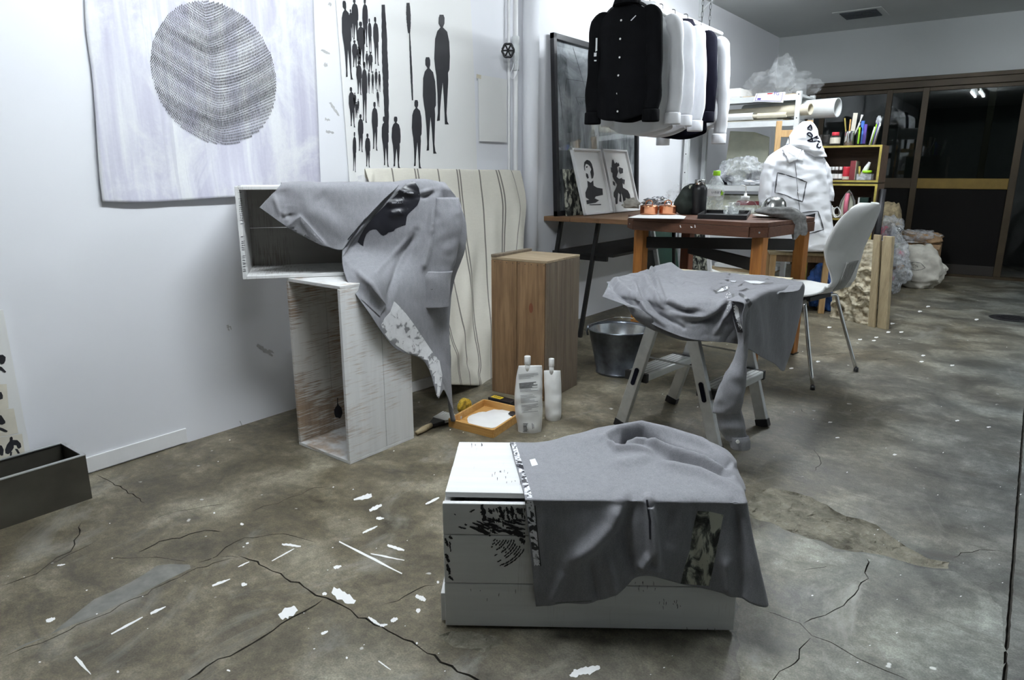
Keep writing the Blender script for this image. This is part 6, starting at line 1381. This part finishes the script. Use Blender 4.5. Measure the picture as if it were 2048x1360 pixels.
# ================================================================== BOOKCASE WITH YELLOW EDGES
BY, bz = 5.70, 1.195
bx0, bx1 = ony(BY, 1634, 300).x, ony(BY, 1764, 300).x
bc_ = empty('bookcase', ((bx0+bx1)/2, BY+.14, 0), 'two stacked dark wooden box shelves with yellow painted edges', 'bookcase')
D2 = BY+.28
def bbox(n, x0, x1, y0, y1, z0, z1, m='wood_shelf', edge=None):
    o = MB().box(x0, x1, y0, y1, z0, z1).build(n, m, bc_); MB().box(x0, x1, y0-.0025, y0, z0, z1).build('yellow_edge', 'yellow_paint', o); return o
for z0, z1 in ((.930, bz), (.02, .918)):
    for x in (bx0, bx1-.016): bbox('side', x, x+.016, BY, D2, z0, z1)
    bbox('top', bx0+.016, bx1-.016, BY, D2, z1-.014, z1); bbox('bottom', bx0+.016, bx1-.016, BY, D2, z0, z0+.014)
    MB().box(bx0+.016, bx1-.016, D2-.01, D2, z0+.014, z1-.014).build('back', 'wood_shelf', bc_)
bbox('shelf', bx0+.016, bx1-.016, BY+.002, D2-.01, .648, .662); bbox('shelf', bx0+.016, bx1-.016, BY+.002, D2-.01, .34, .354)
def bt(px_, y=BY+.08): return ony(y, px_, 300).x
z = bz+.0008
def jar(name, label, px_, r, h, mat, z=z, cat='jar', y=BY+.09, cap=None):
    x = bt(px_, y); e = empty(name, (x, y, z), label, cat); MB().lathe([(r*.9, 0), (r, .006), (r, h*.9), (r*.96, h), (r*.90, h), (r*.88, .008), (.002, .008)], (x, y, z), 24, True, False).build('body', mat, e, smooth=True)
    if cap: MB().lathe([(r*.72, h), (r*.74, h+.004), (r*.74, h+.022), (r*.68, h+.026)], (x, y, z), 20).build('cap', cap, e, smooth=True)
    return e, x
jar('drinking_glass', 'empty clear drinking glass on top of the bookcase', 1647, .034, .085, 'glass', cat='glass')
e, x = jar('paint_jar', 'paint jar with a cream label on the bookcase top', 1668, .036, .075, 'glass', cap='red'); MB().lathe([(.0368, .018), (.0368, .062)], (x, BY+.09, z), 24, False, False).build('label', 'cream_paper', e, smooth=True)
e, x = jar('brush_cup', 'steel cup holding paint brushes on the bookcase', 1696, .034, .105, 'steel', cat='cup')
MB().beam((x+.012, BY+.10, z+.02), (x+.022, BY+.10, z+.235), .030, .006, (0, 1, 0)).build('wide_brush', 'cream_paper', e); MB().beam((x-.012, BY+.08, z+.02), (x-.045, BY+.08, z+.20), .009, .006, (0, 1, 0)).build('pencil', 'yellow_paint', e); MB().beam((x-.004, BY+.09, z+.02), (x-.006, BY+.09, z+.19), .009, .006, (0, 1, 0)).build('pencil', 'wood_tray', e)
for dx, hh in ((.06, .22), (.05, .16)): MB().tube([(x+.01, BY+.095, z+.02), (x+dx, BY+.10, z+hh*.8), (x+dx*1.15, BY+.10, z+hh)], .006, 8, rs=[.003, .004, .009]).build('brush', 'white_plastic', e, smooth=True)
e, x = jar('pen_jar', 'glass jar of markers and tools on the bookcase', 1720, .036, .10, 'glass'); 
for k, (dx, hh, m) in enumerate(((0, .175, 'blue_sheet'), (.02, .15, 'purple_ink'), (-.012, .13, 'green_cap'))): MB().box(x+dx-.011, x+dx+.011, BY+.08, BY+.094, z+.012, z+hh).build('marker', m, e)
e = empty('tool_bundle', (bt(1743), BY+.09, z), 'bundle of plastic wrapped brushes and pens leaning on the bookcase top', 'tools')
for k in range(5): MB().tube([(bt(1738)+.006*k, BY+.07+.012*k, z+.001), (bt(1744)+.009*k, BY+.08+.01*k, z+.13+.018*k)], .005, 8).build('pen', ['white_plastic', 'green_cap', 'purple_ink', 'white_plastic', 'steel'][k], e, smooth=True)
blob('wrap', (bt(1746)+.01, BY+.10, z+.175), (.018, .014, .03), 'plastic_film_thick', e, .3, 6, 3, 3)
z1_ = .945
for k, (p, lab) in enumerate(((1664, 'small white capped bottle closest to the white shirt on the bookcase shelf'), (1671, 'small white capped bottle, second in the shelf row'), (1678, 'small white capped bottle, third in the shelf row'), (1686, 'small white capped bottle next to the red can'))):
    e, x = jar('small_bottle', lab, p, .0155, .072, 'glass', z1_, 'bottle', BY+.06+.02*(k % 2), 'white_plastic'); e['group'] = 'white capped bottles on the bookcase shelf'; MB().lathe([(.0158, .01), (.0158, .045)], (x, BY+.06+.02*(k % 2), z1_), 18, False, False).build('label', 'paper_white', e, smooth=True)
e, x = jar('red_can', 'red can with a pale label on the bookcase shelf', 1698, .026, .098, 'red', z1_, 'can', BY+.07); MB().lathe([(.0264, .004), (.0264, .026)], (x, BY+.07, z1_), 22, False, False).build('label', 'cream_paper', e, smooth=True)
x = bt(1711, BY+.05); e = empty('maroon_book', (x, BY+.08, z1_), 'maroon hardback book upright on the bookcase shelf', 'book'); MB().box(x-.020, x+.018, BY+.03, BY+.17, z1_, z1_+.14).build('cover', 'maroon', e, bevel=.002); MB().box(x-.017, x+.020, BY+.033, BY+.172, z1_+.003, z1_+.137).build('pages', 'cream_paper', e)
x = bt(1736, BY+.07); e = empty('clear_tray', (x, BY+.07, z1_), 'clear plastic tray of tubes and tape on the bookcase shelf', 'tray'); MB().box(x-.05, x+.05, BY+.03, BY+.12, z1_, z1_+.004).build('base', 'pet', e)
for b_ in ((x-.05, x+.05, BY+.03, BY+.033), (x-.05, x+.05, BY+.117, BY+.12), (x-.05, x-.047, BY+.033, BY+.117), (x+.047, x+.05, BY+.033, BY+.117)): MB().box(*b_, z1_+.004, z1_+.045).build('side', 'plastic_film_thick', e)
MB().lathe([(.030, .05), (.034, .052), (.034, .068), (.02, .07)], (x+.01, BY+.075, z1_), 22).build('tape_roll', 'green_cap', e, smooth=True); MB().tube([(x-.02, BY+.07, z1_+.02), (x+.005, BY+.075, z1_+.09), (x+.02, BY+.08, z1_+.13)], .014, 12, rs=[.022, .018, .009]).build('paint_tube', 'white_plastic', e, smooth=True); MB().tube([(x-.035, BY+.06, z1_+.01), (x-.052+.01, BY+.06, z1_+.10)], .008, 10).build('glue_stick', 'yellow_paint', e, smooth=True)
z2_ = .663
x = bt(1707, BY+.06); e = empty('clothes_iron', (x, BY+.06, z2_), 'pink and grey clothes iron standing upright in the bookcase', 'iron')
sole = [(-.055, 0), (-.062, .06), (-.05, .13), (-.02, .19), (0, .215), (.02, .19), (.05, .13), (.062, .06), (.055, 0)]
MB().prism([(x+a, BY+.075, z2_+b_) for a, b_ in sole], (0, .018, 0)).build('soleplate', 'steel', e, bevel=.003)
MB().prism([(x+a*.72, BY+.055, z2_+.006+b_*.9) for a, b_ in sole], (0, .02, 0)).build('body', 'sage_board', e, bevel=.006)
MB().tube(curve_pts([(x, BY+.045, z2_+.02), (x, BY+.02, z2_+.06), (x, BY+.018, z2_+.12), (x, BY+.04, z2_+.18)], 20), .016, 12).build('handle', 'pink', e, smooth=True)
MB().tube(curve_pts([(x-.02, BY+.05, z2_+.008), (x-.06, BY+.02, z2_+.01), (x-.085, BY+.03, z2_+.05), (x-.06, BY+.03, z2_+.08), (x-.03, BY+.02, z2_+.03), (x-.07, BY+.015, z2_+.006), (x-.10, BY+.03, z2_+.09)], 60), .004, 8).build('cord', 'white_plastic', e, smooth=True)
x = bt(1742, BY+.08); e = empty('green_box', (x, BY+.08, z2_), 'dark green box with a white bracket mark in the bookcase', 'box'); MB().box(x-.03, x+.03, BY+.05, BY+.16, z2_, z2_+.155).build('box', 'green_dark', e, bevel=.002); MB().box(x-.042, x-.031, BY+.05, BY+.16, z2_, z2_+.155).build('white_spine', 'white_plastic', e); MB().box(x-.03, x+.012, BY+.048, BY+.05, z2_+.095, z2_+.105).build('bracket_mark', 'white_plastic', e)
x = bt(1674, BY+.06); e = empty('charger', (x, BY+.06, z2_), 'white plug charger on a small dark case in the bookcase', 'charger'); MB().box(x-.04, x+.05, BY+.05, BY+.14, z2_, z2_+.02).build('case', 'sage_board', e, bevel=.002); MB().box(x-.022, x+.024, BY+.06, BY+.10, z2_+.0205, z2_+.075).build('plug', 'white_plastic', e, bevel=.004)

# ================================================================== CARVED PANEL AND PLANK BY THE BOOKCASE
pb0, pb1 = fl(1666, 633), fl(1757, 654); e = empty('carved_panel', (pb0+pb1)/2, 'old carved wooden relief panel with rosettes leaning behind the white chair', 'panel')
ex_ = (pb1-pb0); Wp = ex_.length; ex_.normalize(); lean = Vector((-.05, .10, 0)); Hp = .56
nx_, nz_ = 70, 120; vv, ff = [], []
nn = Vector((ex_.y, -ex_.x, 0))
ros = [(.16, .08, .075), (.74, .16, .09), (.60, .33, .07), (.2, .40, .075), (.75, .52, .08), (.3, .62, .07)]
for j in range(nz_+1):
    for i in range(nx_+1):
        u, v = i/nx_, j/nz_; hgt = 0
        for (a, b_, r) in ros:
            d = math.hypot((u-a)*Wp, (v-b_)*Hp*1.0)/r
            if d < 1.35: hgt += .011*math.cos(d*7.5)*(1-d/1.35)+.010*(abs(d-1) < .13)
        hgt += .005*noise.fractal(Vector((u*9, v*26, 3)), 1, 2, 3)
        vv.append(pb0+ex_*(u*Wp)+Vector((0, 0, v*Hp))+lean*v+nn*(.02+hgt))
for j in range(nz_):
    for i in range(nx_): ff.append((j*(nx_+1)+i, j*(nx_+1)+i+1, (j+1)*(nx_+1)+i+1, (j+1)*(nx_+1)+i))
mesh('relief', vv, ff, 'relief_paint', e, smooth=True)
MB().hexa([pb0, pb1, pb1+nn*.012, pb0+nn*.012, pb0+lean+Vector((0, 0, Hp)), pb1+lean+Vector((0, 0, Hp)), pb1+lean+nn*.012+Vector((0, 0, Hp)), pb0+lean+nn*.012+Vector((0, 0, Hp))]).build('backing', 'wood_board', e)
pk = pb1+ex_*.004
MB().hexa([pk-ex_*.05+nn*.045, pk+nn*.045, pk+nn*.03, pk-ex_*.05+nn*.03]+[p+lean*1.02+Vector((0, 0, .60)) for p in (pk-ex_*.05+nn*.045, pk+nn*.045, pk+nn*.03, pk-ex_*.05+nn*.03)]).build('edge_batten', 'wood_board', e, bevel=.002)
e = empty('pine_plank', pk+ex_*.04, 'pale pine plank standing on end beside the carved panel', 'plank'); a, b_ = pk+ex_*.008, pk+ex_*.075
MB().hexa([a, b_, b_+nn*.03, a+nn*.03]+[p+lean*1.0+Vector((0, 0, .595)) for p in (a, b_, b_+nn*.03, a+nn*.03)]).build('plank', 'wood_board', e, bevel=.003)
e = empty('dark_pole', (bx1+.05, BY+.03, 0), 'dark weathered pole standing against the bookcase side', 'pole'); MB().tube([(bx1+.035, BY-.02, 0), (bx1+.03, BY+.05, .60), (bx1+.026, BY+.08, .88)], .022, 12).build('pole', 'iron_black', e, smooth=True)
# bags and carton by the doors
p = fl(1797, 590); e = empty('rubbish_bag', (p.x, p.y, 0), 'tall clear bag stuffed with coloured plastic rubbish', 'rubbish bag'); rnd = random.Random(2)
p = p+NH*.12
blob('bag', (p.x-.02, p.y, .21), (.13, .13, .235), 'plastic_film_thick', e, .35, 6, 51, 5, .9); blob('bag_top', (p.x-.06, p.y, .50), (.08, .08, .14), 'plastic_film_thick', e, .4, 6, 52, 4)
for k in range(26):
    t = rnd.random(); zz_ = .05+.50*t; rr = .085*(1-.45*t); an = rnd.uniform(0, 6.28)
    blob('wrapper', (p.x-.02-.05*t+rr*math.cos(an), p.y+rr*math.sin(an), zz_), (.045, .03, .035), rnd.choice(['silver_foil', 'paper_white', 'plastic_film_thick', 'colour_trash', 'green_cap', 'blue_sheet', 'cardboard', 'pink', 'colour_trash', 'silver_foil', 'paper_white']), e, .4, 6, k, 3)
p = fl(1848, 578)+NH*.10; e = empty('canvas_bag', (p.x, p.y, 0), 'slumped natural canvas tote bag with a printed oval emblem', 'bag')
cbg = blob('bag', (p.x, p.y, .155), (.215, .13, .175), 'canvas_bag', e, .30, 5, 61, 5, .88, .9)
for v in cbg.data.vertices:
    if v.co.z > .2: v.co.x -= (v.co.z-.2)*.45; v.co.z += .25*(v.co.z-.2)
ZG = ((1760, 440), 8.)
oval = [(430, 720), (470, 690), (560, 675), (650, 690), (725, 765), (660, 795), (560, 805), (470, 785)]
decal('emblem_ring', [V2(*ZG, stroke(a, b_, 4, 4, .1, 4, rnd)) for a, b_ in zip(oval, oval[1:]+oval[:1])], [cbg], 'ink_grey', e, .002, 30)
decal('emblem_lettering', [V2(*ZG, stroke((x_, y_), (x_+12, y_+rnd.uniform(-30, 30)), 4, 4, .2, 4, rnd)) for x_, y_ in ((470, 755), (500, 760), (530, 765), (560, 768), (480, 700), (510, 705), (540, 710), (570, 720), (595, 730))], [cbg], 'ink_grey', e, .002, 30)
hp_ = [V2(*ZG, [q_])[0] for q_ in ((350, 650), (400, 740), (430, 830), (500, 960))]; MB().tube(curve_pts([vp(Vector((p.x, p.y, 0))-NH*.14, *q_) for q_ in hp_], 20), .005, 6).build('strap', 'black_cloth', e, smooth=True)
cx0, cx1 = ony(7.5, 1793, 520).x, ony(7.5, 1873, 520).x
e = empty('cardboard_box', ((cx0+cx1)/2, 7.62, 0), 'open cardboard box on the floor against the dark doors', 'box')
for b_ in ((cx0, cx1, 7.5, 7.506), (cx0, cx1, 7.794, 7.80), (cx0, cx0+.006, 7.506, 7.794), (cx1-.006, cx1, 7.506, 7.794)): MB().box(*b_, 0.006, .34).build('side', 'cardboard', e)
MB().box(cx0, cx1, 7.5, 7.8, 0, .006).build('base', 'cardboard', e)
MB().hexa([(cx0, 7.49, .34), (cx1+.02, 7.49, .34), (cx1+.02, 7.38, .31), (cx0, 7.38, .31), (cx0, 7.49, .344), (cx1+.02, 7.49, .344), (cx1+.02, 7.38, .314), (cx0, 7.38, .314)]).build('flap', 'cardboard', e)
e = empty('plastic_roll', ((cx0+cx1)/2, 7.6, .345), 'shiny brown plastic wrapped bundle lying on the cardboard box', 'bundle'); blob('bundle', ((cx0+cx1)/2, 7.60, .395), ((cx1-cx0)*.53, .13, .055), 'cardboard', e, .25, 6, 71, 4, .9, .6); blob('wrap', ((cx0+cx1)/2-.03, 7.59, .40), ((cx1-cx0)*.52, .14, .06), 'plastic_film_thick', e, .35, 8, 72, 5, .9, .6)
q = ony(7.2, 1779, 445); e = empty('tan_sack', (q.x, 7.2, 0), 'tan paper sack standing behind the rubbish bag', 'sack'); blob('sack', (q.x-.01, 7.2, .34), (.11, .11, .36), 'terracotta', e, .2, 5, 81, 4, .9, .7)

# ================================================================== PAINT TRAY AND THINGS ON THE FLOOR
F_, L_, B_ = fl(986, 876), fl(899, 853), fl(968, 813); R_ = F_+B_-L_
tr = empty('paint_tray', (F_+L_+R_+B_)/4, 'shallow orange wooden tray with spread white paint on the floor', 'tray')
MB().prism([F_, R_, B_, L_], (0, 0, .005)).build('base', 'wood_tray', tr)
for a, b_ in ((F_, R_), (R_, B_), (B_, L_), (L_, F_)): MB().beam(a+Vector((0, 0, .017)), b_+Vector((0, 0, .017)), .009, .034).build('side', 'wood_tray', tr, bevel=.001)
ZY = ((820, 770), 8.904)
pts = [(975, 600), (1000, 560), (1030, 545), (1080, 520), (1150, 500), (1200, 480), (1280, 468), (1350, 470), (1400, 450), (1500, 420), (1600, 430), (1700, 425), (1870, 460), (1895, 560), (1890, 640), (1790, 690), (1690, 730), (1560, 770), (1460, 790), (1330, 770), (1200, 765), (1100, 735), (1010, 705), (985, 660)]
pts = [(1420+(x_-1420)*.90, 620+(y_-620)*.90) for x_, y_ in pts]
MB().prism([fl(*p_, .0056) for p_ in V2(*ZY, pts)], (0, 0, .002)).build('paint', 'floor_paint', tr)
MB().prism([fl(*p_, .0082) for p_ in V2(*ZY, [(1750, 520), (1780, 490), (1830, 480), (1880, 495), (1890, 570), (1840, 565), (1790, 550)])], (0, 0, .004)).build('black_smear', 'ink', tr)
def pouch(label, rows, thick, yfoot, spx, y0, y1, wd):
    P = fl((rows[-1][0]+rows[-1][1])/2, yfoot); e = empty('refill_pouch', P, label, 'pouch', None)
    b_ = loft('pouch', rows, P+NH*.02, thick, 'pouch_white', e, 26, 8, .0015)
    a, c = vp(P+NH*.02, spx, y1+14), vp(P+NH*.02, spx, y0)
    d = (c-a); MB().tube([a, a+d*.62], wd*.86, 14).build('spout', 'white_plastic', e, smooth=True); cp = MB(); cp.tube([a+d*.52, a+d*.54, a+d*.98, c], wd, 18, rs=[wd*.95, wd, wd, wd*.9]); cp.build('cap', 'white_plastic', e, smooth=True)
    return e, b_, P
e, pb_, P = pouch('white refill pouch with printed instructions standing by the tray', [(1037, 1084, 731), (1034, 1085, 745), (1030, 1085, 775), (1029, 1085, 800), (1031, 1085, 830), (1035, 1084, 852), (1037, 1082, 866)], [.004, .012, .022, .028, .030, .028, .022], 866, 1055, 712, 731, .0125)
ln = []
ZQ = ((1020, 700), 7.556); rnd = random.Random(6)
for k in range(26):
    y = 372+k*21+(25 if k > 4 else 0)+(20 if k > 11 else 0); xa = 128+k*2.2; xb = rnd.uniform(260, 460)
    if k in (4, 12, 19): continue
    if y > 960: break
    ln.append(V2(*ZQ, [(xa, y), (xb, y-(xb-xa)*.10), (xb, y+4.5-(xb-xa)*.10), (xa, y+4.5)]))
    if 5 <= k <= 8: ln.append(V2(*ZQ, [(xa, y+6), (xb, y+6-(xb-xa)*.10), (xb, y+13-(xb-xa)*.10), (xa, y+13)]))
for y in range(1110, 1230, 22): ln.append(V2(*ZQ, [(200, y), (200+rnd.uniform(50, 90), y-4), (260, y+5), (200, y+7)]))
for s in ([(205, 1150), (240, 1148), (240, 1153), (205, 1155)], [(330, 1105), (338, 1105), (345, 1190), (337, 1190)], [(350, 1120), (356, 1120), (360, 1185), (354, 1185)]): ln.append(V2(*ZQ, s))
decal('printed_text', ln, [pb_], 'ink_grey', e, .0016, 4, 'stuff')
e, pb2, P = pouch('blank white refill pouch standing against the brown crate', [(1088, 1121, 741), (1088, 1122, 755), (1089, 1123, 785), (1090, 1123, 815), (1091, 1122, 832), (1094, 1119, 842)], [.004, .014, .024, .027, .026, .020], 842, 1103, 717, 735, .0115)
# brush, sponge, black case
e = empty('flat_brush', fl(880, 850), 'wide flat paint brush with a wooden handle on the floor by the tray', 'brush')
h0, h1, h2 = fl(833, 866, .012), fl(862, 850, .014), fl(878, 840, .016); b1 = fl(915, 826, .016)
MB().tube([h0, h0.lerp(h1, .5), h1], .010, 10, rs=[.008, .013, .010]).build('handle', 'wood_board', e, smooth=True)
d = (b1-h1).normalized(); sdv = d.cross(Vector((0, 0, 1))).normalized()
MB().hexa([h1-sdv*.012-Vector((0, 0, .008)), h1+sdv*.012-Vector((0, 0, .008)), h2+sdv*.032-Vector((0, 0, .009)), h2-sdv*.032-Vector((0, 0, .009)), h1-sdv*.012+Vector((0, 0, .006)), h1+sdv*.012+Vector((0, 0, .006)), h2+sdv*.032+Vector((0, 0, .006)), h2-sdv*.032+Vector((0, 0, .006))]).build('ferrule', 'iron_black', e, bevel=.002)
for k in range(9):
    t = -1+2*k/8; MB().beam(h2+sdv*.030*t, h2+d*.085+sdv*.048*t-Vector((0, 0, .004)), .0085, .012).build('bristle_tuft', 'chair_grey', e)
c = fl(929, 829, 0); c = c+NH*.01; e = empty('sanding_roll', c, 'worn yellow sanding roll standing behind the brush', 'roll')
axr = (CR*.8-NH*.6); axr.z = 0; axr.normalize(); cr = c+Vector((0, 0, .034))
n = 28; y_ = Vector((0, 0, 1)); x_ = axr.cross(y_)
MB().add([cr+axr*s*.011+(x_*math.cos(2*math.pi*k/n)+y_*math.sin(2*math.pi*k/n))*R for s, R in ((-1, .034), (1, .034)) for k in range(n)], [(k, (k+1) % n, n+(k+1) % n, n+k) for k in range(n)]+[tuple(range(n)), tuple(range(n, 2*n))]).build('roll', 'sanding_yellow', e)
q0, q1 = fl(979, 805), fl(1018, 815); e = empty('black_case', (q0+q1)/2, 'flat black case with a yellow label beside the brown crate', 'case'); exc = (q1-q0).normalized(); Tc = frame(q0, ex=(exc.x, exc.y))
kb = MB(Tc).box(-.01, .115, .0, .048, 0, .024).build('case', 'black_plastic', e, bevel=.003); MB(Tc).box(.0, .055, .008, .036, .0242, .0250).build('label', 'label_yellow', kb)
for k in range(4): MB(Tc).box(.010+k*.010, .015+k*.010, .016, .028, .0252, .0256).build('label_mark', 'ink', kb)
